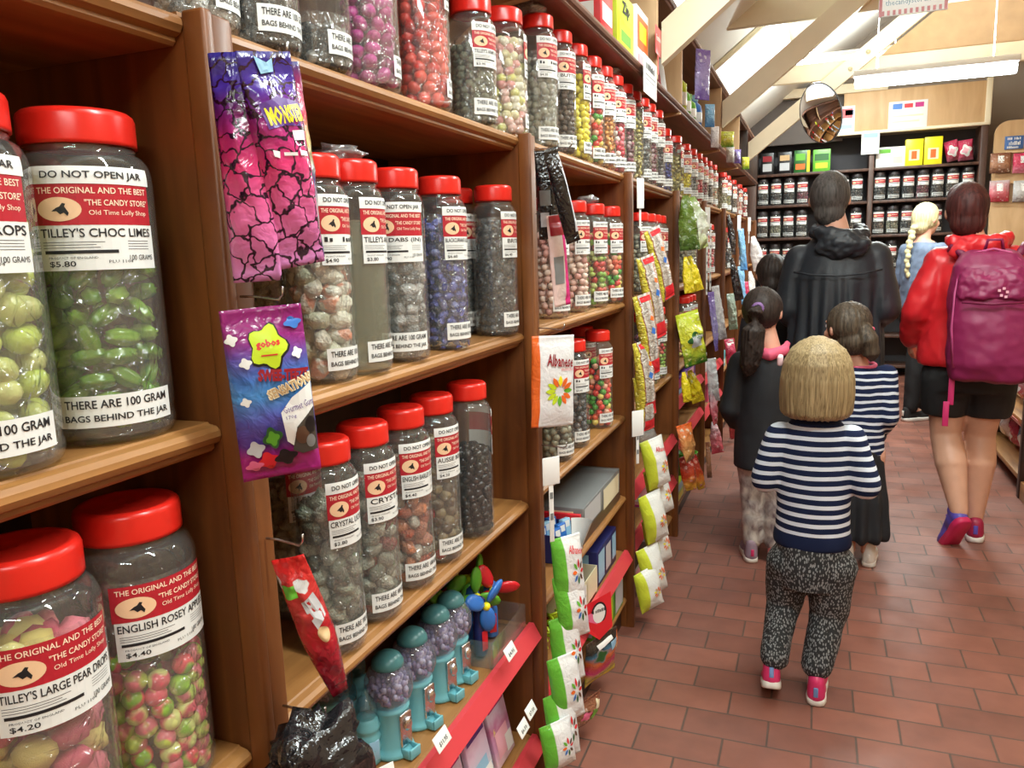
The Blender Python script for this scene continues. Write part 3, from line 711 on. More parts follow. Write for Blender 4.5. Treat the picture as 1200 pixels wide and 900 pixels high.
# middle shelf, second bay: (px, py, x, type, yaw, product, price, fill, look)
MID = [
    (322, 320, -.19, 'C', -8, '', '$4.90', ('crumple', .012, 'olivewrap', .8), 'slim jar of olive wrapped sweets behind the hanging monster bags'),
    (372, 310, -.080, 'C', 2, '', '$4.90', ('crumple', .016, 'whitewrap', .85), 'slim jar of cream wrapped sweets with red dots beside the cartoon gum bag'),
    (417, 310, -.072, 'C', 6, "TILLEY'S ANISEED", '$3.80', None, 'slim nearly empty jar labelled aniseed on the middle shelf'),
    (466, 300, -.075, 'C', -52, 'LE DABS (IN)', '$4.40', ('crumple', .013, 'greywrap', .83), 'slim jar of silvery grey wrapped sweets left of the blue-filled jar'),
    (518, 300, -.075, 'C', -8, 'BLACKCURRANT & LIQUORICE', '$6.60', ('wrap', .012, 'bluewrap', .88), 'slim jar of violet-blue wrapped blackcurrant sweets'),
    (551, 300, -.165, 'C', -8, '', '$5.20', ('wrap', .012, 'greywrap', .8), 'slim jar half hidden behind the violet-blue and black wrapped jars'),
    (580, 300, -.068, 'C', 2, 'BRITISH', '$6.40', ('wrap', .012, 'blackwrap', .88), 'slim jar of black wrapped sweets against the second upright, middle shelf'),
]
LOW = [
    (345, 620, -.20, 'C', -10, 'LEMON', '$3.10', ('crumple', .012, 'olivewrap', .8), 'slim jar mostly hidden behind the red hanging bag'),
    (386, 650, -.075, 'C', -2, 'CRYSTAL LICORICE', '$2.80', ('crumple', .0145, 'crystal', .84), 'crystal licorice jar of grey-green cellophane sweets, first on the low shelf'),
    (432, 620, -.075, 'C', -8, 'CRYSTAL', '$3.90', ('crumple', .0145, 'crystal2', .84), 'crystal jar of clear wrapped sweets with red streaks, second on the low shelf'),
    (475, 590, -.078, 'C', -16, 'ENGLISH BARLEY SUGAR', '$4.40', ('crumple', .0145, 'barley', .84), 'barley sugar jar of orange wrapped sweets on the low shelf'),
    (510, 570, -.080, 'C', -8, 'AUSSIE BOILED', '$4.20', ('ball', .012, 'cherry', .84), 'jar of dark sweets with red cherries left of the black-filled jar'),
    (550, 540, -.072, 'C', 62, '', '$4.20', ('ball', .010, 'blackball', .70), 'jar of shiny black balls at the right end of the low shelf'),
]
for i, (px, py, x, tp, yaw, nm, pr, fl, lb) in enumerate(MID): make_jar(tp, (x, row_at(px, py, x), MSZ), yaw, lb, nm, pr, fl, seed=30 + i, bottom=True)
for i, (px, py, x, tp, yaw, nm, pr, fl, lb) in enumerate(LOW): make_jar(tp, (x, row_at(px, py, x), LSZ), yaw, lb, nm, pr, fl, seed=50 + i, bottom=i != 5, top=True)

# the top shelf run
TOP = [
    (228, 5, 'C', 30, '', ('crumple', .012, 'greywrap', .8), 'jar of grey wrapped sweets over the first upright, top shelf'),
    (306, 20, 'C', -6, '', ('wrap', .012, 'darkgrey', .8), 'jar of black and grey wrapped sweets, first whole jar of the top shelf'),
    (370, 30, 'C', 14, '', ('rock', .010, 'darkgrey', .22), 'nearly empty greyish jar on the top shelf beside the magenta sweets'),
    (432, 50, 'C', 42, '', ('oval', .014, 'pinkdrop', .5), 'jar half full of magenta sweets on the top shelf'),
    (496, 60, 'C', 42, '', ('ball', .0125, 'redball', .95), 'jar of glossy red balls on the top shelf'),
    (554, 85, 'B', -14, "TILLEY'S ARMY & NAVY", ('rock', .010, 'army', .78), 'short jar of dark olive army and navy sweets on the top shelf'),
    (592, 80, 'W', 42, '', ('ball', .0115, 'pastel', .95), 'wide jar of pink, yellow and white balls on the top shelf over the second upright'),
    (631, 100, 'C', -22, '', ('ball', .011, 'greyball', .8), 'jar of grey-olive balls right of the pastel balls, top shelf'),
    (654, 115, 'C', -22, 'BUTTERS', ('rock', .010, 'brown', .8), 'jar of dark brown sweets on the top shelf left of the yellow ones'),
    (673, 125, 'C', 10, '', ('ball', .012, 'yellow', .85), 'jar of bright yellow balls on the top shelf'),
    (690, 130, 'C', -10, '', ('ball', .012, 'mixed', .8), 'jar of green and red mixed balls right of the yellow ones'),
    (704, 135, 'C', -22, '', ('wrap', .012, 'orange', .8), 'jar of orange wrapped sweets right of the green and red balls'),
    (717, 140, 'C', -22, '', ('ball', .012, 'redwhite', .8), 'jar of red and white balls, third jar before the third upright, top shelf'),
    (729, 145, 'C', -22, '', ('rock', .011, 'maroon', .8), 'jar of maroon sweets beside the gold-wrapped jar on top shelf'),
    (739, 150, 'C', 60, '', ('wrap', .012, 'goldwrap', .9), 'jar of gold wrapped sweets over the third upright, top shelf'),
    (749, 155, 'C', -22, '', ('wrap', .012, 'greywrap', .8), 'jar of silver wrapped sweets right of the third upright, top shelf'),
    (757, 160, 'C', -22, '', ('rock', .011, 'maroon', .8), 'jar of purple sweets, second right of the third upright, top shelf'),
    (766, 163, 'C', -22, '', ('rock', .011, 'darkgrey', .8), 'jar of dark grey sweets, third right of the third upright, top shelf'),
    (776, 195, 'D', -22, '', ('wrap', .012, 'bluewrap', .7), 'shorter jar of blue wrapped sweets left of the wide gold jar, top shelf'),
    (789, 185, 'W', 20, '', ('wrap', .014, 'goldwrap', .8), 'wide jar of gold wrapped sweets beyond the tall jars, top shelf'),
    (800, 195, 'D', -22, '', ('wrap', .012, 'yellow', .7), 'shorter jar of yellow sweets over the fourth upright, top shelf'),
    (808, 198, 'D', -22, '', ('wrap', .012, 'greywrap', .7), 'shorter jar of grey sweets just past the fourth upright, top shelf'),
    (815, 202, 'D', -22, '', ('rock', .011, 'redwhite', .7), 'shorter jar of red and white rock far along the top shelf'),
    (821, 205, 'D', -22, '', ('rock', .011, 'maroon', .7), 'shorter jar of maroon sweets far along the top shelf'),
    (827, 208, 'D', -22, '', ('rock', .011, 'darkgrey', .7), 'shorter jar of dark sweets far along the top shelf'),
    (833, 210, 'D', -22, '', ('wrap', .012, 'whitewrap', .7), 'shorter jar of white wrapped sweets far along the top shelf'),
    (845, 216, 'D', -22, '', ('wrap', .012, 'olivewrap', .8), 'first jar of the farthest cluster on the top shelf'),
    (850, 218, 'D', -16, '', ('wrap', .012, 'goldwrap', .8), 'second jar of the farthest cluster on the top shelf'),
    (857, 221, 'D', -16, '', ('rock', .011, 'brown', .8), 'third jar of the farthest cluster on the top shelf'),
    (864, 224, 'D', -16, '', ('rock', .011, 'pinkwhite', .8), 'fourth jar of the farthest cluster on the top shelf'),
    (870, 228, 'D', -16, '', ('rock', .011, 'redwhite', .8), 'fifth jar of the farthest cluster on the top shelf'),
]
for i, (px, py, tp, yaw, nm, fl, lb) in enumerate(TOP):
    near = i < 9
    make_jar(tp, (-.080 if tp != 'W' else -.088, row_at(px, py, -.080), TSZ), yaw, lb, nm, ['$4.40', '$3.90', '$4.80', '$4.20'][i % 4], fl, near=near, film=i < 8, seed=70 + i, n=40 if near else 24)
# jars of the third to ninth bays on the middle and low shelves
FARJ = [
    (MSZ, [(646, 300, -.08, 'pinkwhite', 'slim jar of pale pink sweets behind the pink-edged bag, third bay'), (672, 300, -.08, 'pinkwhite', 'slim jar with white label just right of the black hanging bags'),
           (694, 300, -.075, 'strips', 'slim jar of red and green sweets in the third bay, middle shelf'), (706, 300, -.12, 'strips', 'slim jar of red and green sweets set back between two like jars, third bay'), (714, 300, -.07, 'mixed', 'slim jar of mixed sweets against the third upright, middle shelf')]),
    (LSZ, [(652, 500, -.08, 'greyball', 'slim jar of pale sweets behind the white clip strip, third bay low shelf'), (672, 495, -.08, 'darkgrey', 'slim jar of dark contents under the white fruit gummy bag'),
           (684, 480, -.17, 'bluewhite', 'slim jar of blue and white sweets, third bay low shelf'), (701, 470, -.075, 'mixed', 'jar of big mixed coloured sweets, third bay low shelf')]),
    (MSZ, [(748, 300, -.08, 'greyball', 'slim jar behind the red and yellow long bags, fourth bay'), (757, 300, -.08, 'pinkwhite', 'slim jar behind the hanging long bags, second in the fourth bay'), (764, 300, -.08, 'goldwrap', 'slim jar of gold sweets, third in the fourth bay'), (770, 300, -.08, 'greyball', 'slim jar against the fourth upright, middle shelf')]),
    (LSZ, [(750, 440, -.08, 'maroon', 'slim jar of dark sweets low in the fourth bay'), (760, 430, -.085, 'greyball', 'slim jar of grey sweets low in the fourth bay'), (769, 425, -.08, 'strips', 'slim jar of green sweets low in the fourth bay')]),
    (MSZ, [(799, 290, -.08, 'greyball', 'slim jar of pale green sweets behind the hanging green bags'), (803, 290, -.08, 'greyball', 'slim jar of pale sweets in the fifth bay, middle shelf'), (807, 288, -.08, 'olivewrap', 'slim jar against the fifth upright, middle shelf')]),
    (LSZ, [(799, 400, -.08, 'mixed', 'slim jar behind the green and yellow bag, fifth bay'), (803, 395, -.08, 'strips', 'slim jar in the fifth bay, low shelf'), (807, 390, -.08, 'redwhite', 'slim jar against the fifth upright, low shelf')]),
    (MSZ, [(824, 280, -.08, 'redwhite', 'slim jar of red sweets behind the white clip strips'), (829, 280, -.08, 'redwhite', 'slim jar of red sweets against the sixth upright, middle shelf')]),
    (MSZ, [(851, 275, -.08, 'darkgrey', 'slim jar in the seventh bay, middle shelf')]),
    (MSZ, [(863, 275, -.08, 'bluewhite', 'slim jar of blue and white sweets in the eighth bay'), (867, 275, -.08, 'bluewhite', 'second slim jar of blue and white sweets in the eighth bay')]),
]
q = 0
GN = ['']
for z, lst in FARJ:
    for (px, py, x, key, lb) in lst:
        y = row_at(px, py, x)
        # keep clear of the uprights
        for u in UY:
            if u - UT - .05 < y < u + .05: y = (u - UT - .052) if y < u - UT / 2 else (u + .052)
        make_jar('C', (x, y, z), -18, lb, GN[0], '$4.40', (('ball' if key in ('mixed', 'greyball') else 'rock'), .0125, key, .84), near=False, film=False, seed=120 + q, n=24); q += 1
# jars on the far wall
DKLID = mat('lid_dark', srgb(60, 54, 56), 0.4)
ORD = ['first', 'second', 'third', 'fourth', 'fifth', 'sixth', 'seventh', 'eighth', 'ninth', 'tenth']
FKEYS = ['darkgrey', 'brown', 'maroon', 'darkgrey', 'greyball', 'darkgrey', 'blackwrap']
BKROWS = [(1.822, 'upper'), (1.478, 'second'), (1.13, 'third')]
for ri, (z, rn) in enumerate(BKROWS):
    nL = [8, 8, 5][ri]; nR = [7, 5, 2][ri]
    for side in (0, 1):
        for k in range(nL if side == 0 else nR):
            x = (.026 + k * .133) if side == 0 else (1.170 + k * .132)
            if side == 0 and ((ri == 0 and k in (4, 5)) or (ri == 1 and k in (4, 5, 6)) or (ri == 2 and k > 2)): continue
            o = make_jar('E', (x, BY + .085, z), -90, f"red-labelled jar on the far wall's {rn} jar shelf, {ORD[k]} from the {'left post' if side == 0 else 'middle post'}", '', '', ('rock', .013, FKEYS[(k * 3 + ri) % 7], .6), near=False, film=False, seed=200, group='jars on the far wall', lid=DKLID, plain=True, n=20)
# loose plastic bag ends lying on the lids
SCRAP = clear_mat('scrap_film', (0.90, 0.91, 0.92), 0.15, bump=1.0, bscale=60, haze=0.22, hcol=(0.75, 0.76, 0.78), ior=1.7)
def scrap(c, r, label, seed):
    rng = random.Random(seed); s0 = V((rng.random() * 9, rng.random() * 9, 1)); b = MB()
    b.sphere((0, 0, r * .35), r, 0, 3, (1.1, 1.4, .42), None, lambda p: 1 + .5 * noise.noise(p * 2.2 + s0) + .35 * noise.noise(p * 5 + s0))
    zmin = min(v.z for v in b.v)
    for v in b.v: v.z -= zmin
    tag(b.build('plastic_bag_scrap', SCRAP, None, c), label, 'plastic bag', 'loose clear bags on jar lids')
scrap((-.115, row_at(372, 310, -.08) - .03, MSZ + .3255), .034, 'crumpled clear plastic bag on a jar lid right of the monster bags', 1)
scrap((-.10, row_at(417, 310, -.072) + .015, MSZ + .3255), .030, 'crumpled clear plastic on the aniseed jar lid', 2)
scrap((-.10, row_at(631, 100, -.08), TSZ + .3255), .034, 'crumpled clear plastic on the lid of the grey-olive ball jar', 3)
scrap((-.09, row_at(717, 140, -.08), TSZ + .3255), .034, 'crumpled clear plastic on the red and white ball jar lid', 4)
scrap((-.085, row_at(694, 300, -.075), MSZ + .3255), .03, 'crumpled clear plastic on a third bay jar lid', 5)
# ------------------------------------------------------------------ packets, boxes and toys
FWD = V((-CR[0][2], -CR[1][2], -CR[2][2]))
def depth(p): return (V(p) - CAM).dot(FWD)
def flat(name, col, rough=0.35): return mat('print_' + name, col, rough)
PC = {k: flat(k, C(*v)) for k, v in dict(white=(236, 238, 236), yellow=(240, 226, 40), lime=(190, 214, 40), green=(96, 170, 50), dgreen=(40, 96, 44), orange=(226, 104, 36), red=(206, 34, 44), dred=(140, 20, 34), magenta=(178, 36, 120),
      pink=(226, 110, 150), lpink=(236, 176, 190), purple=(88, 50, 130), navy=(34, 38, 92), blue=(50, 110, 190), lblue=(150, 196, 224), black=(18, 16, 20), grey=(120, 122, 122), silver=(190, 192, 196), brown=(86, 60, 44), tan=(196, 164, 120), cream=(234, 224, 190), teal=(90, 170, 180)).items()}
def ramp_mat(name, stops, rough=0.28, axis='v', warp=0.05, wscale=14, bump=0.25, metal=0.0, blobs=None):
    """printed film: colour bands along the packet, a little crinkle"""
    if name in MATS: return MATS[name]
    m, nt, p = new_mat(name); L = nt.links.new
    uv = nt.nodes.new('ShaderNodeUVMap'); uv.uv_map = 'UVMap'; sp = nt.nodes.new('ShaderNodeSeparateXYZ'); L(uv.outputs[0], sp.inputs[0])
    n = nt.nodes.new('ShaderNodeTexNoise'); n.inputs['Scale'].default_value = wscale; n.inputs['Detail'].default_value = 2; tc = nt.nodes.new('ShaderNodeTexCoord'); L(tc.outputs['Object'], n.inputs['Vector'])
    ma = nt.nodes.new('ShaderNodeMath'); ma.operation = 'MULTIPLY_ADD'; ma.inputs[1].default_value = warp; L(n.outputs['Fac'], ma.inputs[0])
    su = nt.nodes.new('ShaderNodeMath'); su.operation = 'SUBTRACT'; su.inputs[1].default_value = warp / 2; L(sp.outputs[0 if axis == 'u' else 1], su.inputs[0]); L(su.outputs[0], ma.inputs[2])
    r = nt.nodes.new('ShaderNodeValToRGB'); e = r.color_ramp.elements
    while len(e) < len(stops): e.new(0.5)
    for i, (q, c) in enumerate(stops): e[i].position = q; e[i].color = (*C(*c), 1)
    L(ma.outputs[0], r.inputs['Fac']); c = r.outputs['Color']
    if blobs:
        vo = nt.nodes.new('ShaderNodeTexVoronoi'); vo.inputs['Scale'].default_value = blobs[0]; vo.feature = blobs[3] if len(blobs) > 3 else 'F1'
        nw = nt.nodes.new('ShaderNodeTexNoise'); nw.inputs['Scale'].default_value = 60; L(tc.outputs['Object'], nw.inputs['Vector']); wv = nt.nodes.new('ShaderNodeVectorMath'); wv.operation = 'MULTIPLY_ADD'; wv.inputs[1].default_value = (.022, .022, .022); L(nw.outputs['Color'], wv.inputs[0]); L(tc.outputs['Object'], wv.inputs[2]); L(wv.outputs[0], vo.inputs['Vector'])
        mr = nt.nodes.new('ShaderNodeMapRange'); mr.inputs[1].default_value = blobs[1]; mr.inputs[2].default_value = blobs[1] + .03; mr.inputs[3].default_value = 1; mr.inputs[4].default_value = 0; L(vo.outputs['Distance'], mr.inputs[0])
        mx = nt.nodes.new('ShaderNodeMix'); mx.data_type = 'RGBA'; mx.inputs[7].default_value = (*C(*blobs[2]), 1); L(mr.outputs[0], mx.inputs[0]); L(c, mx.inputs[6]); c = mx.outputs[2]
    L(c, p.inputs['Base Color']); p.inputs['Roughness'].default_value = rough; p.inputs['Metallic'].default_value = metal; p.inputs['Coat Weight'].default_value = .4; p.inputs['Coat Roughness'].default_value = .1
    n2 = nt.nodes.new('ShaderNodeTexNoise'); n2.inputs['Scale'].default_value = 55; n2.inputs['Distortion'].default_value = 1.2; b = nt.nodes.new('ShaderNodeBump'); b.inputs['Strength'].default_value = bump; b.inputs['Distance'].default_value = .01
    L(tc.outputs['Object'], n2.inputs['Vector']); L(n2.outputs['Fac'], b.inputs['Height']); L(b.outputs['Normal'], p.inputs['Normal']); L(b.outputs['Normal'], p.inputs['Coat Normal'])
    MATS[name] = m; return m

def pouch(w, h, d, m, seed=0, seal=.10, wr=.12, taper=0.0, bend=0.0, twist=0.0, decals=(), nu=18, nv=28, tail=None, lump=0.0, neck=None):
    """a filled film packet hanging from z = 0 down to -h, its front towards -y"""
    rng = random.Random(seed); s0 = V((rng.random() * 30, rng.random() * 30, rng.random() * 30)); b = MB()
    def half(v):
        ww = w / 2 * (1 - taper * v)
        if neck: ww *= neck + (1 - neck) * min(1, v / .5) ** .8
        if tail: ww *= 1 - (1 - tail) * max(0, (v - .55) / .45) ** 1.3
        return ww
    def thick(u, v):
        if v < seal or v > 1 - seal * .8: e = 0.0
        else:
            q = (v - seal) / (1 - 1.8 * seal); e = (max(0, math.sin(PI * q)) ** .55)
        a = max(0, 1 - abs(2 * u - 1) ** 2.6) ** .7
        return d / 2 * e * a
    def pos(u, v, side):
        x = (2 * u - 1) * half(v); z = -h * v; t = thick(u, v)
        nz = noise.noise(V((x / w * 3.2, z / w * 3.2, side * 5)) + s0) * wr * d * (.35 + min(1, t / (d * .3)))
        if lump: nz += lump * abs(noise.noise(V((x * 42, z * 42, side * 3)) + s0)) * min(1, t / (d * .25))
        if v < seal or v > 1 - seal * .8: nz += .0006 * math.cos(x * 900) + .003 * noise.noise(V((x / w * 2, z / w * 2, 0)) + s0) * side * 0
        wave = w * .05 * noise.noise(V((z / h * 2.0, 3.3, 0)) + s0) + w * .04 * math.sin(u * 5 + s0.x) * (1 if v < seal or v > 1 - seal else .3) * .5
        y = side * (t + nz * .5 + .0006) + bend * h * (v - .0) ** 2 + wave
        if twist: a = twist * v; x, y = x * math.cos(a) - y * math.sin(a), x * math.sin(a) + y * math.cos(a)
        return (x, y, z)
    for side in (-1, 1):
        vs = []; uv = []
        for j in range(nv + 1):
            for i in range(nu + 1): u, v = i / nu, j / nv; vs.append(pos(u, v, side)); uv.append((max(.001, u), 1 - v if v < 1 else .001))
        fs = [(j * (nu + 1) + i, (j + 1) * (nu + 1) + i, (j + 1) * (nu + 1) + i + 1, j * (nu + 1) + i + 1) for j in range(nv) for i in range(nu)]
        if side > 0: fs = [tuple(reversed(f)) for f in fs]
        b.add(vs, fs, 0, True, None, uv)
    # close the rim
    N = (nu + 1) * (nv + 1); ring = [i for i in range(nu + 1)] + [j * (nu + 1) + nu for j in range(1, nv + 1)] + [nv * (nu + 1) + i for i in range(nu - 1, -1, -1)] + [j * (nu + 1) for j in range(nv - 1, 0, -1)]
    for q in range(len(ring)): a, c = ring[q], ring[(q + 1) % len(ring)]; b.f.append((a, c, c + N, a + N)); b.m.append(0); b.sm.append(True)
    mats = [m]
    for k, dc in enumerate(decals):
        kind, col = dc[0], dc[-1]; col = PC[col] if isinstance(col, str) else col
        if col not in mats: mats.append(col)
        mi = mats.index(col)
        if kind == 't': _, s, u, v, tw, th, bold, rot, _c = dc; vf = text_down(s, u * w, v * h, tw * w, th * h, bold, rot)
        elif kind == 'e': _, u, v, ru, rv, fn, _c = dc; vf = disc(u * w, v * h, ru * w, rv * h, 28, 4, 0, fn)
        elif kind == 'p': vf = poly([(u * w, v * h) for u, v in dc[1]])
        elif kind == 'r': _, u0, v0, u1, v1, _c = dc; vf = quad_grid(u0 * w, u1 * w, v0 * h, v1 * h, 8, 8)
        out = []; e = .0007 + .00025 * k
        for x, v in vf[0]:
            u = min(.995, max(.005, x / w)); vv = min(.998, max(.002, v / h)); p = pos(u, vv, -1); q = V(p) + V((0, -e, 0)) if not twist else V(p) + V((math.sin(twist * vv), -math.cos(twist * vv), 0)) * e; out.append(tuple(q))
        b.add(out, vf[1], mi, False)
    return b, mats
def text_down(s, cx, cy, w, h, bold, rot, res=1):
    vs, fs = text_fit(s, 0, 0, w, h, bold, rot, res); return [(cx + x, cy - y) for x, y in vs], fs

def bag(name, label, cat, p, theta, w, h, d, m, roll=0.0, lean=0.0, group='packets hanging on the shelving', **kw):
    b, mats = pouch(w, h, d, m, **kw)
    M = Matrix.Translation(p) @ Matrix.Rotation(math.radians(theta + 90), 4, 'Z') @ Matrix.Rotation(math.radians(roll), 4, 'Y') @ Matrix.Rotation(math.radians(lean), 4, 'X')
    o = link(name, b.mesh(name, mats)); o.matrix_world = M
    return tag(o, label, cat, group)
def hook(p, ln=.06, drop=.012):
    """steel wire hook reaching out of an upright"""
    b = MB().tube([(-.002, 0, drop), (ln * .3, 0, drop), (ln * .9, 0, drop * .7), (ln, 0, drop * 1.2), (ln * 1.02, 0, drop * 1.9)], .0016, 6)
    o = link('hook', b.mesh('hook', STEEL), shelving); o.matrix_local = Matrix.Translation((0.0, p[1], p[2] - drop * .4)); return o
# ---- first upright: monster bags, cartoon gum bag, red foil bag, black bag
def vein_mat(name):
    m = ramp_mat(name, [(0, (200, 130, 190)), (.22, (222, 110, 170)), (.5, (206, 50, 110)), (.72, (120, 34, 110)), (.84, (66, 40, 140)), (1, (44, 36, 110))], .2, warp=.08, blobs=(46, .035, (40, 10, 40), 'DISTANCE_TO_EDGE'))
    return m
MON = vein_mat('monster_film'); MON2 = ramp_mat('monster_back_film', [(0, (60, 60, 120)), (.3, (190, 180, 190)), (.42, (60, 66, 130)), (.6, (200, 190, 120)), (.75, (200, 40, 80)), (1, (40, 34, 100))], .25, warp=.1, wscale=60)
U1 = .722
pm = at(278, 62, x=.045); pf = at(308, 60, x=.075)
hook((0, U1 - .006, pm.z - .004), .08)
mdec = [('p', [(.16, .235), (.5, .205), (.98, .235), (.98, .345), (.5, .335), (.2, .35)], 'purple'), ('t', 'MONSTER', .60, .285, .74, .085, .05, .08, 'yellow'), ('r', .62, .36, .86, .405, 'white'), ('p', [(.2, .44), (.3, .45), (.28, .48), (.2, .47)], 'white'), ('p', [(.36, .455), (.6, .46), (.6, .475), (.36, .47)], 'white'), ('p', [(.66, .45), (.84, .46), (.84, .48), (.66, .475)], 'white'), ('p', [(.28, .02), (.5, .05), (.62, .03), (.6, .09), (.36, .10)], 'lblue')]
bag('candy_bag', 'purple and pink monster bag with black veins, in front on the first upright', 'candy bag', pf, -26, .060, .216, .040, MON, roll=-8, lean=3, seed=1, seal=.12, decals=mdec, group='monster bags on the first upright')
bag('candy_bag', 'pink veined monster bag hanging behind and left of the front one', 'candy bag', pm + V((-.002, -.004, 0)), -66, .050, .230, .036, MON, roll=-2, lean=-2, seed=2, seal=.12, group='monster bags on the first upright')
bag('candy_bag', 'blue and silver edge of the monster bag hung third from the upright', 'candy bag', pf + V((-.006, .030, -.003)), -10, .056, .210, .03, MON2, roll=-10, lean=4, seed=3, seal=.12, group='monster bags on the first upright')
# cartoon gum bag
GUM = ramp_mat('gum_film', [(0, (150, 24, 110)), (.14, (160, 40, 120)), (.22, (84, 50, 130)), (.36, (80, 84, 170)), (.50, (70, 140, 206)), (.62, (60, 110, 190)), (.74, (96, 64, 150)), (.84, (140, 36, 118)), (1, (128, 26, 96))], .2, warp=.12, wscale=22, bump=.3)
GREYC = mat('print_choc_grey', C(70, 66, 60), .25)
pg = at(305, 360, x=.055)
def flower(a): return 1 + .16 * math.cos(5 * a)
def cloud(a): return 1 + .2 * math.cos(4 * a + 1)
gdec = [('e', .52, .225, .235, .125, flower, 'black'), ('e', .515, .22, .215, .113, flower, 'lime'), ('t', 'gobos', .52, .205, .30, .055, .04, .06, 'red'), ('r', .42, .262, .62, .270, 'red'),
        ('e', .22, .30, .07, .028, cloud, 'white'), ('e', .09, .165, .07, .03, cloud, 'white'), ('e', .16, .52, .06, .024, cloud, 'white'), ('e', .86, .27, .06, .03, cloud, 'white'), ('e', .86, .10, .1, .03, cloud, 'blue'),
        ('t', 'SWEE-TEEZE', .66, .385, .64, .07, .07, -.10, 'dred'), ('t', 'SENSATIONS', .72, .455, .62, .07, .09, .28, 'cream'), ('t', 'SENSATIONS', .72, .455, .58, .055, .03, .28, 'tan'),
        ('p', [(.56, .60), (.72, .52), (.985, .45), (.985, .80), (.72, .83), (.60, .78)], 'white'), ('p', [(.66, .84), (.74, .70), (.985, .60), (.985, .86), (.78, .87)], GREYC), ('e', .80, .755, .09, .055, None, 'brown'), ('e', .92, .70, .07, .05, None, 'black'), ('e', .90, .80, .06, .04, None, 'grey'),
        ('t', 'Gourmet Gum', .79, .575, .40, .042, .0, .16, 'purple'), ('t', '170g', .68, .635, .13, .026, 0, .12, 'purple'),
        ('e', .42, .74, .11, .06, cloud, 'dgreen'), ('e', .42, .745, .075, .042, cloud, 'green'), ('e', .20, .80, .10, .045, cloud, 'silver'), ('e', .34, .88, .12, .05, cloud, 'red'), ('e', .56, .87, .13, .045, cloud, 'black'), ('e', .16, .90, .10, .03, cloud, 'pink')]
hook((0, U1 - .012, pg.z + .002), .055)
bag('candy_bag', 'purple and blue gourmet gum bag with a lime flower logo on the first upright', 'candy bag', pg, -46, .083, .186, .028, GUM, roll=-3, lean=2, seed=5, decals=gdec, nu=26, nv=36, seal=.08)
# twisted red foil bag seen nearly edge on
RF = ramp_mat('red_foil', [(0, (120, 14, 34)), (.3, (150, 20, 40)), (.5, (180, 30, 42)), (.62, (170, 50, 50)), (1, (200, 34, 34))], .16, warp=.2, wscale=30, bump=.4, blobs=(24, .16, (206, 206, 206)))
pr_ = at(337, 657, x=.05)
hook((0, U1 - .004, pr_.z + .003), .05)
bag('candy_bag', 'twisted red foil bag with white patches hanging low on the first upright', 'candy bag', pr_ + V((0, 0, .004)), -78, .040, .186, .034, RF, roll=-13, lean=8, seed=9, twist=.9, tail=.5, wr=.3, seal=.06, decals=[('r', .1, .16, .5, .24, 'green'), ('p', [(.5, .28), (.9, .24), (.95, .42), (.6, .48)], 'silver'), ('e', .7, .52, .16, .05, None, 'tan'), ('p', [(.2, .66), (.5, .6), (.6, .72), (.3, .78)], 'dred')])
# crumpled black plastic on the low hook
BLK = mat('black_film', (0.012, 0.012, 0.014), .16, spec=.7, bump=.8, bscale=45)
s0 = V((4, 1, 7)); b = MB()
b.sphere((0, 0, 0), .06, 0, 4, (.72, 1.15, 1.0), None, lambda p: 1 + .45 * noise.noise(p * 1.7 + s0) + .28 * noise.noise(p * 4.3 + s0) + .1 * noise.noise(p * 9 + s0))
pb = at(372, 898, x=.075); hook((0, U1, pb.z + .03), .06)
tag(b.build('plastic_bag', BLK, None, pb), 'shiny crumpled black plastic bag hanging at the foot of the first upright', 'plastic bag')

# ---- second upright: black bags, pink edged bag, fruit gummy bag, clip strip of green bags
U2 = 1.716
BB = ramp_mat('black_bag_film', [(0, (16, 16, 18)), (1, (20, 20, 22))], .18, bump=.6)
hook((0, U2, 1.622), .085)
p = at(638, 176, x=.04); bag('candy_bag', 'black bag with a grey window hanging under the top shelf on the second upright', 'candy bag', p, -60, .045, .19, .022, BB, roll=-2, seed=20, decals=[('r', .1, .45, .62, .62, 'grey'), ('r', .1, .70, .5, .86, 'silver')], group='black bags on the second upright')
p = at(644, 174, x=.075); bag('candy_bag', 'black bag with a silver edge swinging right on the second upright', 'candy bag', p, -40, .036, .20, .028, BB, roll=-16, seed=21, decals=[('r', .78, .08, .97, .9, 'silver')], group='black bags on the second upright')
PB = ramp_mat('pink_edge_film', [(0, (226, 196, 190)), (.68, (206, 190, 184)), (.72, (206, 40, 120)), (1, (210, 50, 130))], .25, axis='u', warp=.02)
p = at(650, 252, x=.06); hook((0, U2, p.z), .07); bag('candy_bag', 'pale bag with a bright pink edge below the black bags', 'candy bag', p, -30, .05, .20, .02, PB, roll=-5, seed=22, decals=[('r', .08, .0, .95, .22, 'dred'), ('r', .1, .45, .6, .75, 'grey')])
AL = ramp_mat('gummy_film', [(0, (226, 104, 40)), (.155, (222, 100, 36)), (.165, (226, 228, 230)), (1, (222, 224, 226))], .3, axis='u', warp=.015)
pa = at(648, 393, x=.06); hook((0, U2 + .0, pa.z), .06)
def petal(a0, r0, r1, wd):
    c, s = math.cos(a0), math.sin(a0); P = []
    for k in range(13):
        q = k / 12; r = r0 + (r1 - r0) * q; o = wd * math.sin(PI * q) ** .8; P.append((r * c - o * s, r * s + o * c))
    for k in range(11, 0, -1):
        q = k / 12; r = r0 + (r1 - r0) * q; o = -wd * math.sin(PI * q) ** .8; P.append((r * c - o * s, r * s + o * c))
    return P
def burst(cu, cv, r, ar, cols, n=12):
    return [('p', [(cu + x * r, cv + y * r * ar) for x, y in petal(2 * PI * k / n, .3, 1.0, .15)], cols[k % len(cols)]) for k in range(n)]
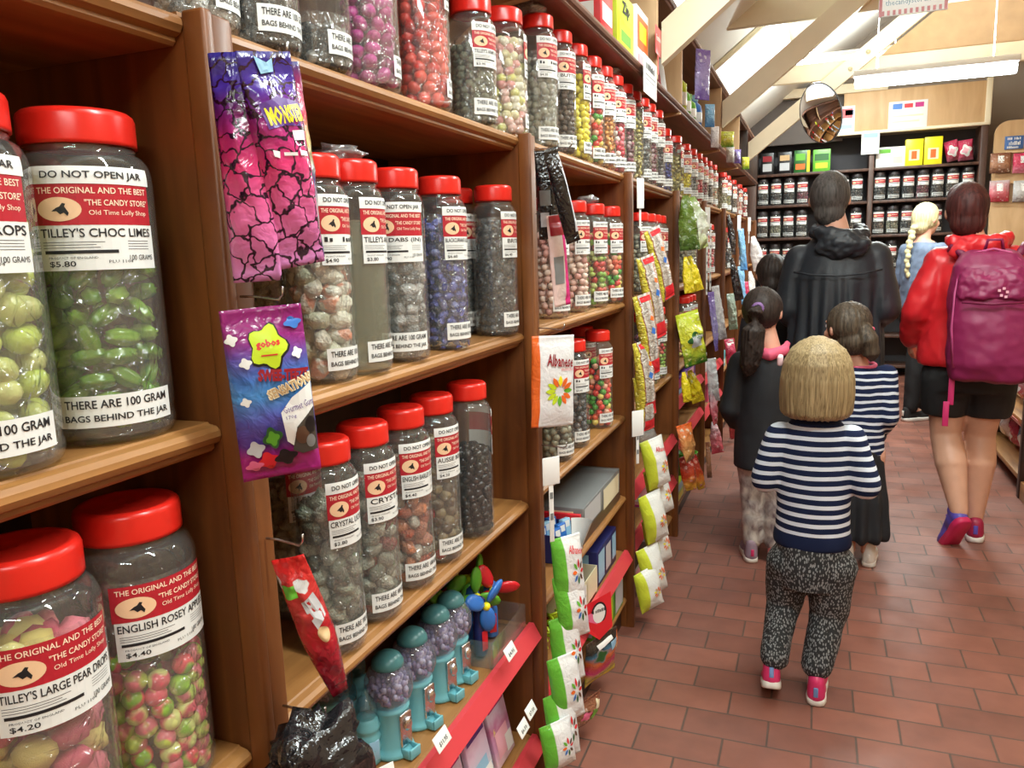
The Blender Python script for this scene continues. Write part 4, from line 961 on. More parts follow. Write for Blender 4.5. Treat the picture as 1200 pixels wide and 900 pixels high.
adec = burst(.60, .60, .33, .52, ['green', 'orange', 'orange', 'green', 'lime', 'lime', 'lime', 'lime', 'orange', 'yellow', 'orange', 'orange'], 12) + [('t', 'Albanese', .62, .27, .64, .13, .02, -.10, 'dred'), ('t', 'World\'s Best', .78, .365, .34, .035, .0, -.03, 'red'), ('t', 'TWIN CHERRY FRUIT', .085, .58, .12, .5, .0, 0, 'orange')][:2]
bag('candy_bag', 'white fruit gummy bag with an orange side band and a leaf burst', 'candy bag', pa, -46, .104, .205, .030, AL, roll=2, lean=0, seed=24, decals=adec, nu=24, nv=34, seal=.06)
def strip_clip(label, p0, p1, card=None, wd=.012):
    """white plastic clip strip, with a card at its top"""
    p0, p1 = V(p0), V(p1); b = MB(); L_ = (p0 - p1).length
    b.box(-wd / 2, wd / 2, -.0008, .0008, -L_, 0, 0, .0005)
    for k in range(int(L_ / .05)): b.box(-wd * .3, wd * .3, -.0022, -.0006, -.035 - .05 * k, -.02 - .05 * k, 1, 0)
    M = Matrix.Translation(p0) @ Matrix.Rotation(math.radians(50), 4, 'Z')
    t = thing('clip_strip', label, 'clip strip', (0, 0, 0), 0, 'white clip strips on the uprights', M)
    link('strip', b.mesh('strip', [PC['white'], PC['grey']]), t)
    if card: link('card', MB().box(-card[0] / 2, card[0] / 2, -.003, -.0012, -card[1] * .8, card[1] * .2, 0, .001).mesh('card', PC['white']), t)
    return t
ps = at(645, 542, x=.05); pe = at(655, 626, x=.05); hook((0, U2, ps.z + .008), .06)
strip_clip('white clip strip with a blank card below the fruit gummy bag', ps, (ps.x, ps.y, pe.z), (.045, .065))
GB = ramp_mat('green_gummy_film', [(0, (84, 160, 44)), (.34, (96, 176, 54)), (.37, (226, 228, 228)), (1, (220, 222, 224))], .28, axis='u', warp=.015)
gd = burst(.72, .55, .22, .9, ['red', 'brown', 'dgreen', 'blue', 'orange', 'green'], 8)
for i, (px, py) in enumerate(((662, 628), (664, 672), (660, 722), (658, 768), (654, 812), (650, 846))):
    p = at(px, py, x=.05 + .004 * (i % 2))
    bag('candy_bag', ['uppermost green-sided white gummy bag of the clip strip on the second upright', 'second green-sided gummy bag from the top of its clip strip', 'third green-sided gummy bag from the top of its clip strip', 'fourth green-sided gummy bag from the top of its clip strip', 'fifth green-sided gummy bag from the top of its clip strip', 'lowest green-sided gummy bag of its clip strip, near the floor'][i],
        'candy bag', p, -38, .086, .165 if i < 5 else .115, .034, GB, roll=-2 - i % 2 * 2, lean=-6, seed=40 + i, decals=gd + ([('t', 'Albanese', .72, .22, .5, .12, .01, -.25, 'red')] if i == 0 else []), group='green gummy bags on the clip strip', seal=.05)
# curled white paper in front of the third bay
b = MB(); n = 16; vs = []; pc = at(668, 612, x=.03)
for j in range(2):
    for i in range(n + 1): a = -.4 + 2.0 * i / n; r = .052 if j == 0 else .022; vs.append((r * math.cos(a) - .03, r * math.sin(a) * 1.1, -.012 * i / n - .075 * j))
fs = [(i, i + 1, n + 2 + i, n + 1 + i) for i in range(n)]
b.add(vs, fs).add([(x * .985 - .0005, y * .985, z) for x, y, z in vs], [tuple(reversed(f)) for f in fs])
tag(b.build('paper_sheet', PC['white'], None, pc + V((.03, .02, 0)), .3), 'curled white paper sheet behind the uppermost green gummy bag', 'paper')

# ---- third upright: long red and yellow bags, lime gummy bags
U3 = 2.738
LB = ramp_mat('long_film', [(0, (176, 160, 46)), (.17, (196, 188, 66)), (.22, (120, 50, 36)), (.27, (186, 180, 170)), (.5, (150, 140, 130)), (.7, (206, 204, 200)), (.8, (196, 150, 130)), (1, (190, 180, 170))], .12, axis='u', warp=.12, wscale=50, bump=1.0)
hook((0, U3, at(748, 266, x=.03).z), .08)
strip_clip('thin white clip strip over the long red and yellow bags', at(750, 216, x=.03), V((.03, at(750, 216, x=.03).y, at(752, 268, x=.03).z)), (.03, .10), .008)
ld = [('r', .26, .80, .985, .985, 'red'), ('e', .6, .45, .12, .04, cloud, 'blue'), ('e', .65, .3, .1, .03, cloud, 'orange'), ('r', .3, .03, .95, .09, 'red')]
for i, (px, py, h, ro) in enumerate(((764, 268, .27, -14), (756, 300, .30, -9), (752, 345, .29, -6), (751, 400, .27, -3), (752, 440, .20, -2))):
    p = at(px, py, x=.04)
    bag('candy_bag', ['uppermost long clear bag with red ends and a yellow edge', 'second long bag with a yellow edge, below the uppermost', 'third long yellow-edged bag down the third upright', 'fourth long yellow-edged bag down the third upright', 'lowest long yellow-edged bag, its red tip over the white card'][i], 'candy bag', p, -26, .096, h, .04, LB, roll=ro - 3, lean=-3, seed=60 + i, decals=ld, group='long red and yellow bags on the third upright', seal=.05, taper=.1, lump=.004)
strip_clip('white clip strip with a card over the lime gummy bags', at(747, 487, x=.04), V((.04, at(747, 487, x=.04).y, at(750, 540, x=.04).z)), (.05, .09))
LG = ramp_mat('lime_gummy_film', [(0, (168, 180, 40)), (.34, (196, 206, 60)), (.37, (222, 224, 220)), (1, (216, 218, 214))], .28, axis='u', warp=.015)
lgd = burst(.72, .62, .2, .7, ['orange', 'yellow', 'tan', 'orange'], 9)
for i, (px, py) in enumerate(((762, 514), (766, 548), (760, 578), (764, 606), (758, 640), (755, 668))):
    p = at(px, py, x=.045)
    bag('candy_bag', ['uppermost lime-sided gummy bag on the third upright', 'second lime-sided gummy bag from the top', 'third lime-sided gummy bag from the top', 'fourth lime-sided gummy bag from the top', 'fifth lime-sided gummy bag from the top', 'lowest lime-sided gummy bag of the third upright'][i], 'candy bag', p, -34, .112, .185 if i < 5 else .15, .045, LG, roll=-9, lean=-8, seed=80 + i, decals=lgd + ([('t', 'Albanese', .72, .25, .5, .1, .01, -.2, 'red')] if i == 0 else []), group='lime gummy bags on the third upright', seal=.05)

# ---- farther uprights: packets
def films(name, top, bottom, mid=None): return ramp_mat('film_' + name, [(0, bottom), (.45, mid or top), (1, top)], .16, warp=.5, wscale=34, bump=.8, blobs=(26, .20, tuple(min(255, int(c * .55 + 100)) for c in (mid or bottom))))
F = {'greenwhite': films('greenwhite', (120, 150, 60), (160, 176, 90), (214, 218, 206)), 'green': films('green', (90, 116, 40), (60, 90, 36)), 'yellow': films('yellow', (226, 206, 30), (214, 190, 40)), 'greenyellow': films('greenyellow', (190, 206, 50), (60, 130, 40), (210, 206, 60)),
     'orange': films('orange', (226, 96, 30), (150, 110, 60), (206, 150, 90)), 'redorange': films('redorange', (150, 36, 40), (214, 170, 60), (206, 76, 40)), 'purple': films('purple', (110, 84, 160), (88, 64, 140), (150, 140, 190)), 'silverred': films('silverred', (196, 180, 184), (186, 50, 70), (206, 110, 120)),
     'black': films('black', (24, 22, 26), (40, 38, 44)), 'pink': films('pink', (196, 50, 90), (206, 120, 140), (186, 36, 76)), 'blue': films('blue', (120, 170, 206), (70, 130, 190)), 'white': films('white', (226, 222, 222), (206, 196, 196)), 'silver': films('silver', (190, 190, 190), (150, 140, 140), (206, 206, 206)), 'teal': films('teal', (150, 166, 150), (110, 140, 120)), 'brown': films('brown', (120, 70, 50), (90, 56, 44), (170, 120, 90))}
FARB = [  # px, py(top), px width, px height, film, upright, roll, label
    (803, 229, 20, 60, 'green', 'dark green bag hanging left of the white and green one, fourth upright', -2), (810, 231, 24, 58, 'greenwhite', 'white and green bag fanned out at the top of the fourth upright', -12),
    (803, 301, 10, 40, 'yellow', 'left of two small yellow bags on the fourth upright', -4), (808, 300, 11, 40, 'yellow', 'right of two small yellow bags on the fourth upright', -14),
    (804, 366, 27, 60, 'greenyellow', 'plump green and yellow bag halfway down the fourth upright', -10), (801, 436, 9, 34, 'yellow', 'small yellow bag left, below the plump green bag', -6), (808, 434, 13, 38, 'yellow', 'larger yellow bag with black dots below the plump green bag', -16),
    (801, 497, 18, 42, 'orange', 'orange bag with a clear window low on the fourth upright', -8), (803, 534, 16, 40, 'redorange', 'dark red fan-shaped bag near the floor, fourth upright', -8), (810, 535, 12, 40, 'redorange', 'orange tapering bag beside the dark red one near the floor', -18),
    (833, 342, 8, 66, 'purple', 'long purple pack on the white clip strips of the fifth upright', -3), (838, 335, 9, 60, 'silver', 'lilac and silver pack beside the long purple pack', -6), (833, 420, 11, 48, 'silver', 'silver twisted bag below the purple packs', -2), (834, 458, 10, 38, 'silverred', 'red and silver bag, fifth upright, upper of two', -3), (836, 494, 12, 36, 'silverred', 'red and silver bag, fifth upright, lower of two', -6), (829, 518, 5, 40, 'brown', 'brown bag at the foot of the fifth upright', 0),
    (854, 252, 8, 44, 'black', 'black bag high on the sixth upright', -6), (857, 302, 9, 48, 'black', 'black and white bag below the high black bag', -10), (856, 344, 9, 40, 'teal', 'grey-green bag on the sixth upright', -2), (854, 397, 12, 60, 'pink', 'pink bag with a white top band on the sixth upright', -4), (855, 456, 9, 56, 'silverred', 'lower pink and silver bag on the sixth upright', -3),
    (868, 268, 7, 46, 'blue', 'light blue bag on the seventh upright, upper', -2), (868, 312, 8, 50, 'blue', 'light blue bag on the seventh upright, lower', -2), (868, 420, 9, 66, 'silver', 'silver bag behind the girl with a ponytail', 0), (882, 277, 13, 38, 'white', 'puffy white bag at the eighth upright', -12), (879, 318, 10, 40, 'white', 'white bag below the puffy white bag', -4), (874, 330, 6, 34, 'pink', 'pink bag between the blue and white bags', 0)]
for i, (px, py, wp, hp, fk, lb, ro) in enumerate(FARB):
    x = .035 + .010 * (i % 2); p = at(px, py, x=x); Z = depth(p)
    w = wp * Z / FPX * 1.12; h = hp * Z / FPX
    bag('candy_bag', lb, 'candy bag', p, -42, w * 1.12, h * 1.06, min(.07, w * .6), F[fk], roll=ro, lean=-6, twist=(.5 if i % 3 == 1 else -.3) if w < .12 else 0, seed=300 + i, group='packets on the far uprights', nu=14, nv=22, seal=.07, wr=.5, lump=.006, neck=.35 if fk in ('yellow', 'green', 'greenwhite', 'white', 'silverred', 'black') else None, tail=.6 if fk in ('redorange',) else None, decals=([('e', .5, .5, .3, .12, cloud, 'dgreen'), ('r', .3, .45, .75, .65, 'silver')] if fk == 'greenyellow' else [('r', .2, .02, .9, .12, 'white')] if (fk == 'pink' and hp == 60) else []))
for i, (px, y0, y1, u) in enumerate(((829, 248, 345, 5), (833, 262, 340, 5), (866, 256, 290, 7), (878, 258, 285, 8))):
    a = at(px, y0, x=.03); e = at(px, y1, x=.03)
    strip_clip(['left of two thin white clip strips on the fifth upright', 'right of two thin white clip strips on the fifth upright', 'thin white clip strip on the seventh upright', 'thin white clip strip on the eighth upright'][i], a, V((a.x, a.y, e.z)), (.035, .12) if i != 1 else None, .012)

# ---- second bay: gumball machines, bottles, fans, tray, tags, card packs
TEAL = mat('toy_teal', C(112, 180, 190), .35); TEALD = mat('toy_teal_cap', C(78, 136, 140), .3)
GLOBE = clear_mat('toy_globe', (.90, .90, .95), .04, haze=.16, hcol=(.5, .48, .58)); CHROME = mat('toy_chrome', (.75, .75, .78), .15, 1.0, bump=.2, bscale=200)
GUMM = island_mat('gumball_mix', [C(136, 130, 166), C(108, 104, 140), C(160, 154, 182), C(186, 182, 200)], .3)
gum = thing('gumball_machine', 'x', 'toy gumball machine', (0, 0, 0), 0, 'turquoise gumball machines')
link('base', MB().lathe([(.030, 0), (.046, 0), (.048, .004), (.046, .009), (.043, .012), (.042, .02), (.039, .076), (.042, .080), (.036, .084)], 36).mesh('base', TEAL), gum)
link('globe', MB().lathe([(.034, .083), (.046, .093), (.0525, .110), (.051, .128), (.042, .144), (.032, .150)], 36, 0, None, False).mesh('globe', GLOBE), gum)
link('cap', MB().lathe([(.032, .149), (.035, .151), (.034, .158), (.028, .166), (.017, .1715), (.001, .173)], 32).mesh('cap', TEALD), gum)
rng = random.Random(5); b = MB(); pr0 = cand('ball', .0062, 1, rng)
for k in range(170):
    a = rng.random() * 6.28; z = rng.uniform(.094, .134); rr = (.0525 - abs(z - .112) * .5 - .009) * math.sqrt(rng.uniform(.3, 1)); b.add(pr0.v, pr0.f, 0, True, Matrix.Translation((rr * math.cos(a), rr * math.sin(a), z)))
tag(link('gumballs', b.mesh('gumballs', GUMM), gum), kind='stuff')
link('chute_plate', MB().box(.036, .045, -.017, .017, .018, .076, 0, .003).lathe([(.001, 0), (.011, 0), (.012, .006), (.006, .011), (.001, .011)], 18, 0, Matrix.Translation((.044, 0, .058)) @ Matrix.Rotation(PI / 2, 4, 'Y')).mesh('chute_plate', CHROME), gum)
link('tray', MB().box(.044, .066, -.016, .016, .002, .009, 0, .003).box(.062, .067, -.016, .016, .002, .020, 0, .002).box(.040, .062, -.017, -.013, .002, .018, 0, .002).box(.040, .062, .013, .017, .002, .018, 0, .002).mesh('tray', TEAL), gum)
GP = [((456, 782), 'nearest turquoise gumball machine in the row on the red-edged shelf'), ((482, 757), 'second turquoise gumball machine from the near end, chrome chute in view'), ((512, 730), 'third turquoise gumball machine from the near end, tray in view'), ((539, 712), 'farthest turquoise gumball machine, beside the toy fans'), ((440, 700), 'turquoise gumball machine at the back of the shelf, half hidden')]
gum.scale = (.86, .86, 1.12)
gs = [gum] + [copy_tree(gum) for _ in range(4)]
lasty = 1.02
for o, ((px, py), lb) in zip(gs, GP):
    p = at(px, py, x=-.105); p.y = max(p.y, lasty + .094); p.y = min(p.y, 1.405); lasty = p.y
    if 'back' in lb: p = V((-.225, 1.12, 0))
    p.x = min(max(p.x, -.28), -.108)
    o.location = (p.x, p.y, .5008); o.rotation_euler = (0, 0, math.radians(-12)); o['label'] = lb
bt = thing('toy_bottle', 'x', 'toy bottle', (0, 0, 0), 0, 'turquoise toy bottles')
pr_ = [(.018, 0), (.022, .002)] + [(.022 + .0018 * math.sin(k * 1.6), .006 + k * .005) for k in range(15)] + [(.020, .084), (.017, .090)]
link('bottle_body', MB().lathe(pr_, 24).mesh('bottle_body', TEAL), bt)
link('dome', MB().lathe([(.019, .090), (.021, .100), (.019, .114), (.012, .124), (.007, .130), (.006, .138), (.001, .141)], 24).mesh('dome', clear_mat('toy_dome', (.75, .88, .9), .05, haze=.12, hcol=(.3, .55, .6))), bt)
link('bottle_label', MB().box(.021, .0235, -.010, .010, .012, .05, 0, .001).mesh('bottle_label', PC['lblue']), bt)
for i, ((px, py), lb) in enumerate((((428, 818), 'turquoise toy bottle with a clear dome left of the nearest gumball machine'), ((404, 800), 'turquoise toy bottle behind, in the shade beside the first upright'), ((416, 770), 'turquoise toy bottle at the back, its green stopper in view'))):
    o = bt if i == 0 else copy_tree(bt); p = at(px, py, z=.625); o.location = (min(p.x, -.055), p.y, .5008); o.rotation_euler = (0, 0, -.5); o['label'] = lb
# white card leaning at the shelf front
b = MB().box(-.022, .022, -.0008, .0008, 0, .06, 0, .0005); o = link('price_card', b.mesh('price_card', PC['white'])); pz = at(445, 885, z=.50)
o.matrix_world = Matrix.Translation((-.042, at(452, 880, x=-.04).y, .502)) @ Matrix.Rotation(math.radians(60), 4, 'Z') @ Matrix.Rotation(math.radians(-14), 4, 'X'); tag(o, 'white card leaning at the foot of the toy bottle', 'card')
# fans
fan0 = [('blue', 'green'), ('navy', 'blue'), ('red', 'green'), ('green', 'lime'), ('blue', 'red'), ('lime', 'green'), ('navy', 'green')]
FP = [(-.12, 1.545, 0), (-.085, 1.50, 20), (-.17, 1.52, -30), (-.20, 1.58, 40), (-.095, 1.59, -10), (-.15, 1.605, 25), (-.22, 1.50, 60)]
FL = ['toy hand fan with green blades in front of the fan group', 'navy-handled toy hand fan with blue blades at the tray front', 'toy hand fan with a red handle and green blades', 'green-handled toy hand fan with lime blades at the back', 'blue toy hand fan with red blades beside the second upright', 'lime-handled toy hand fan with green blades beside the second upright', 'navy-handled toy hand fan with green blades at the back left']
SH = lambda k: mat('toy_' + k, tuple(PC[k].node_tree.nodes['Principled BSDF'].inputs['Base Color'].default_value[:3]), .3)
for (hc, bc), (x, y, rz), lb in zip(fan0, FP, FL):
    t = thing('hand_fan', lb, 'toy fan', (x, y, .507), math.radians(rz - 42), 'toy hand fans in the clear tray')
    t.scale = (1.2, 1.2, 1.22)
    link('handle', MB().lathe([(.011, 0), (.013, .003), (.013, .055), (.011, .062), (.012, .085), (.014, .096), (.012, .108), (.006, .113)], 18).mesh('handle', SH(hc)), t)
    link('hub', MB().sphere((.020, 0, .100), .008, 0, 2).tube([(.008, 0, .10), (.020, 0, .10)], .003, 8).mesh('hub', SH('yellow')), t)
    for k in range(3):
        a = 2 * PI * k / 3 + rz; M = Matrix.Translation((.019, .0, .104)) @ Matrix.Rotation(a, 4, 'X') @ Matrix.Translation((0, 0, .030)) @ Matrix.Rotation(.5, 4, 'Z')
        link('blade', MB().sphere((0, 0, 0), .026, 0, 2, (.28, .62, 1.0)).mesh('blade', SH(bc)), t).matrix_local = M
    link('battery_label', MB().box(.0125, .0138, -.007, .007, .012, .05, 0, .0005).mesh('battery_label', PC['red' if hc != 'red' else 'blue']), t)
ACR = clear_mat('acrylic', (.92, .92, .92), .03, haze=.04)
b = MB(); x0, x1, y0, y1, z0 = -.245, -.035, 1.455, 1.66, .5005
for (a, c, d, e, f, g) in ((x0, x1, y0, y1, z0, z0 + .003), (x1 - .003, x1, y0, y1, z0, z0 + .062), (x0, x0 + .003, y0, y1, z0, z0 + .09), (x0, x1, y0, y0 + .003, z0, z0 + .062), (x0, x1, y1 - .003, y1, z0, z0 + .062)): b.box(a, c, d, e, f, g)
tag(b.build('display_tray', ACR), 'clear acrylic tray holding the toy hand fans', 'tray')
def price_tag(px, py, x, label, w=.05, h=.028, txt='$11.95', th=0, lean=-28):
    b = MB().box(-w / 2, w / 2, -.0008, .0008, -h / 2, h / 2, 0, .0006)
    for s, cz, hh, ww in ((txt, -.004, .009, .6),):
        vs, fs = text_fit(s, 0, cz, w * ww, hh, .02, 0, 1); b.add([(q[0], -.0013, q[1]) for q in vs], fs, 1, False)
    o = link('price_tag', b.mesh('price_tag', [PC['white'], INK])); p = at(px, py, x=x)
    o.matrix_world = Matrix.Translation(p) @ Matrix.Rotation(math.radians(90 + th), 4, 'Z') @ Matrix.Rotation(math.radians(lean), 4, 'X'); tag(o, label, 'price tag', 'white price tags on the red rails')
price_tag(518, 866, .004, 'white price tag on the red rail under the gumball machines'); price_tag(598, 763, .004, 'white price tag on the red rail under the toy fans', txt='$4.95')
price_tag(613, 853, .006, 'lower white price tag under the pink card packs', txt='$6.50'); price_tag(622, 832, .006, 'upper white price tag beside the pink card packs', txt='$7.50')
# pink card packs on the lowest visible shelf of the second bay
CP = {'a': ramp_mat('card_pink', [(0, (236, 206, 220)), (.3, (206, 160, 196)), (.55, (190, 110, 150)), (.8, (214, 190, 214)), (1, (226, 214, 230))], .3, warp=.6, wscale=26, bump=.05, blobs=(24, .22, (226, 196, 120))), 'b': ramp_mat('card_lilac', [(0, (190, 226, 226)), (.4, (206, 206, 226)), (.7, (226, 200, 226)), (1, (206, 150, 190))], .3, warp=.5, wscale=30, bump=.05, blobs=(30, .2, (90, 150, 206)))}
def pack(name, label, cat, p, dims, m, theta=0, lean=0, group=None, extra=None, bev=.003):
    w, d, h = dims; b = MB(); b.box(-w / 2, w / 2, -d / 2, d / 2, 0, h, 0, bev)
    for i, v in enumerate(b.v): b.uv[i] = (max(.01, min(.99, v.x / w + .5)), max(.01, min(.99, v.z / h)))
    mats = [m]
    for q_, (x0, x1, z0, z1, col) in enumerate(extra or []):
        col = PC[col] if isinstance(col, str) else col
        if col not in mats: mats.append(col)
        vs, fs = quad_grid(x0 * w, x1 * w, z0 * h, z1 * h); b.add([(x, -d / 2 - .0006 - .0005 * q_, z) for x, z in vs], fs, mats.index(col), False)
    o = link(name, b.mesh(name, mats)); o.matrix_world = Matrix.Translation(p) @ Matrix.Rotation(math.radians(theta + 90), 4, 'Z') @ Matrix.Rotation(math.radians(lean), 4, 'X'); return tag(o, label, cat, group)
for i, (y, x, k, lb) in enumerate(((1.20, -.06, 'a', 'first pink card pack on the low shelf under the gumball machines'), (1.32, -.065, 'a', 'second pink card pack with yellow shapes under the gumball machines'), (1.44, -.06, 'b', 'third card pack, lilac and blue, under the toy fans'), (1.57, -.065, 'a', 'pink card pack against the second upright, low shelf'), (1.51, -.14, 'b', 'lilac card pack standing behind, against the second upright'))):
    pack('card_pack', lb, 'card pack', V((x, y, .2045)), (.105, .016, .16), CP[k], 0, -12, 'pink card packs on the low shelf', [(-.35, .3, .12, .5, 'lpink' if k == 'a' else 'lblue'), (-.42, .42, .84, .95, 'magenta' if k == 'a' else 'purple'), (.08, .42, .08, .34, 'white')])

# ---- third bay: boxes
def carton(name, label, cat, x0, x1, y0, y1, z, h, col, lidcol=None, front=None, open_=True, t=.002, group=None):
    b = MB(); b.box(x0, x1, y0, y1, z + .001, z + t, 1)
    if open_:
        b.box(x1 - t, x1, y0, y1, z + .001, z + h, 0).box(x0, x0 + t, y0, y1, z + .001, z + h * 1.1, 0).box(x0, x1, y0, y0 + t, z + .001, z + h, 0).box(x0, x1, y1 - t, y1, z + .001, z + h, 0)
    else: b.box(x0, x1, y0, y1, z + .001, z + h, 0, .002)
    mats = [PC[col], PC[lidcol or 'tan']]
    lay = 0
    for (ya, yb, za, zb, c) in (front or []):
        za = max(za, .03); zb = max(zb, za + .02); lay += 1; e = .0006 + .0005 * lay
        if PC[c] not in mats: mats.append(PC[c])
        b.add([(x1 + e, y0 + ya * (y1 - y0), z + za * h), (x1 + e, y0 + yb * (y1 - y0), z + za * h), (x1 + e, y0 + yb * (y1 - y0), z + zb * h), (x1 + e, y0 + ya * (y1 - y0), z + zb * h)], [(0, 1, 2, 3)], mats.index(PC[c]), False)
        b.add([(x0 + .1 * (x1 - x0) + ya * .8 * (x1 - x0), y0 - e, z + za * h), (x0 + .1 * (x1 - x0) + yb * .8 * (x1 - x0), y0 - e, z + za * h), (x0 + .1 * (x1 - x0) + yb * .8 * (x1 - x0), y0 - e, z + zb * h), (x0 + .1 * (x1 - x0) + ya * .8 * (x1 - x0), y0 - e, z + zb * h)], [(0, 1, 2, 3)], mats.index(PC[c]), False)
    return tag(b.build(name, mats), label, cat, group)
carton('display_box', 'blue counter box with a white checked edge and blue packs inside, third bay', 'display box', -.19, -.035, 2.02, 2.165, .515, .085, 'navy', 'navy', [(.05, .3, .1, .7, 'tan'), (.82, .9, .05, .12, 'white'), (.82, .9, .2, .27, 'white'), (.82, .9, .35, .42, 'white'), (.82, .9, .5, .57, 'white'), (.82, .9, .65, .72, 'white'), (.82, .9, .8, .87, 'white')])
for i in range(6): pack('gum_pack', ['blue gum pack standing first in the blue counter box', 'blue gum pack standing second in the blue counter box', 'white-topped pack third in the blue counter box', 'blue gum pack fourth in the blue counter box', 'white-topped pack fifth in the blue counter box', 'blue gum pack last in the blue counter box'][i], 'pack', V((-.075 - .045 * (i // 3), 2.045 + .045 * (i % 3), .5185)), (.036, .018, .095), PC['blue' if i not in (2, 4) else 'lblue'], -20, -6, 'packs in the blue counter box', [(-.3, .3, .75, .95, 'white'), (-.3, .3, .2, .4, 'yellow')])
carton('display_box', 'large grey carton with a red inner front on the third bay wood shelf', 'display box', -.26, -.04, 2.19, 2.66, .515, .115, 'grey', 'grey', [(.0, 1, .0, .35, 'brown'), (.02, .42, .4, .95, 'silver'), (.5, .95, .3, .9, 'cream')], False)
carton('display_box', 'red-fronted box lying against the large grey carton', 'display box', -.21, -.045, 2.172, 2.186, .515, .10, 'red', 'red', None, False)
carton('display_box', 'dark blue carton with printed front on the red-edged shelf, third bay', 'display box', -.25, -.045, 2.36, 2.62, .30, .125, 'navy', 'navy', [(.05, .35, .1, .9, 'lblue'), (.42, .68, .15, .85, 'silver'), (.75, .95, .2, .9, 'lblue')], False)
carton('display_box', 'low cream carton left of the dark blue carton, third bay', 'display box', -.22, -.04, 2.10, 2.34, .30, .09, 'cream', 'brown', [(.0, .45, .0, .9, 'white'), (.5, .98, .1, .95, 'cream'), (.1, .9, .02, .12, 'dred')])
b = MB(); rng = random.Random(8)
for k in range(46):
    a = rng.uniform(-.5, .5); c = V((rng.uniform(-.12, -.062), rng.uniform(1.86, 2.07), .315 + rng.uniform(0, .035))); b.tube([c + V((math.cos(a + s) * .03 * (s - 1), math.sin(a) * .03 * (s - 1) * 2, .008 * math.sin(s * 3))) for s in (0, .7, 1.3, 2)], .0035, 6)
tag(b.build('noodle_candy', PC['lime']), 'heap of yellow-green noodle sweets at the shelf front, third bay', 'sweets', None, 'stuff')
# red show card hung over the rail
b = MB().add([(0, -.055, .03), (0, .06, .05), (.012, .055, -.055), (.016, .0, -.08), (.014, -.06, -.03)], [(4, 3, 2, 1, 0)], 0, False).add([(-.0015, -.055, .03), (-.0015, .06, .05), (.0105, .055, -.055), (.0145, .0, -.08), (.0125, -.06, -.03)], [(0, 1, 2, 3, 4)], 0, False)
vf = disc(.005, .0, .03, .036, 20, 1); b.add([(.0095, x, z) for x, z in vf[0]], vf[1], 1, False); vf = disc(.005, .0, .024, .03, 20, 1); b.add([(.0100, x, z) for x, z in vf[0]], vf[1], 2, False)
vf = disc(-.025, -.02, .022, .03, 16, 1, .4); b.add([(.0098, x, z) for x, z in vf[0]], vf[1], 3, False)
vf = squiggle(9, -.020, .030, .004, .014, 2); b.add([(.0106, x, z) for x, z in vf[0]], vf[1], 1, False)
tag(b.build('show_card', [PC['red'], INK, PC['white'], PC['pink']], None, at(698, 718, x=.018), -.6), 'red and pink show card hanging off the red rail, third bay', 'card')
carton('display_box', 'bright green carton on the lowest shelf beside the lime gummy bags', 'display box', -.24, -.03, 2.34, 2.66, .12, .12, 'green', 'green', [(.05, .5, .1, .8, 'lime'), (.15, .25, .5, .65, 'black'), (.32, .4, .5, .65, 'black'), (.6, .95, .1, .9, 'silver')], False)
RB = ramp_mat('rainbow_film', [(0, (226, 206, 60)), (.15, (190, 190, 60)), (.3, (200, 40, 110)), (.45, (190, 60, 60)), (.55, (214, 110, 50)), (.68, (60, 120, 150)), (.8, (36, 44, 40)), (1, (60, 50, 40))], .2, warp=.35, wscale=18, bump=.4)
bag('candy_bag', 'shiny rainbow bag with a dark top lying at the front of the lowest shelf', 'candy bag', at(705, 745, x=.035), -30, .13, .17, .045, RB, roll=-10, lean=14, seed=90, group='bags on the lowest shelf', decals=[('e', .38, .35, .2, .13, cloud, 'grey'), ('e', .38, .35, .15, .1, cloud, 'dgreen'), ('p', [(.3, .12), (.8, .10), (.82, .17), (.34, .21)], 'white'), ('r', .72, .2, .95, .36, 'lblue')])
bag('candy_bag', 'brown and orange bag standing behind the rainbow bag', 'candy bag', at(716, 742, x=.02), -10, .10, .085, .04, F['orange'], roll=0, lean=10, seed=91, group='bags on the lowest shelf')
bag('candy_bag', 'clear bag of coloured sweets at the near end of the lowest shelf', 'candy bag', at(690, 818, x=.03), -20, .12, .10, .04, F['brown'], roll=-6, lean=18, seed=92, group='bags on the lowest shelf', lump=.01, decals=[('e', .3, .4, .16, .12, cloud, 'pink'), ('e', .6, .55, .14, .2, cloud, 'green'), ('e', .75, .3, .1, .14, cloud, 'cream')])
tag(MB().sphere((0, 0, .028), .028, 0, 3).build('toy_ball', flat('peach', C(244, 140, 84)), None, (-.045, 1.93, .1205)), 'peach-orange toy ball beside the green gummy bags', 'ball')
# fourth and fifth bay
s0 = V((2, 8, 3)); b = MB(); b.sphere((0, 0, .06), .06, 0, 3, (.8, .8, 1.0), None, lambda p: 1 + .3 * noise.noise(p * 2 + s0) + .15 * noise.noise(p * 6 + s0))
zm = min(v.z for v in b.v)
for v in b.v: v.z -= zm
p = at(773, 512, z=.52); tag(b.build('sweet_bag', clear_mat('bag_film', (.8, .82, .82), .12, bump=.8, bscale=50, haze=.3, hcol=(.5, .5, .48), ior=1.7), None, (-.09, 3.36, .516)), 'puffy clear bag on the red-edged shelf, fourth bay', 'plastic bag')
carton('display_box', 'white and pink carton on the lower red-edged shelf, fourth bay', 'display box', -.24, -.038, 3.18, 3.62, .31, .135, 'lpink', 'white', [(.0, .5, .1, .9, 'magenta'), (.55, .9, .2, .9, 'white'), (.1, .9, .02, .1, 'magenta')], False)
carton('sweet_tray', 'grey tray of mixed sweets on the lowest shelf, fourth bay', 'tray', -.25, -.03, 2.82, 3.30, .11, .05, 'silver', 'brown', [(.1, .4, .2, .8, 'lpink')])
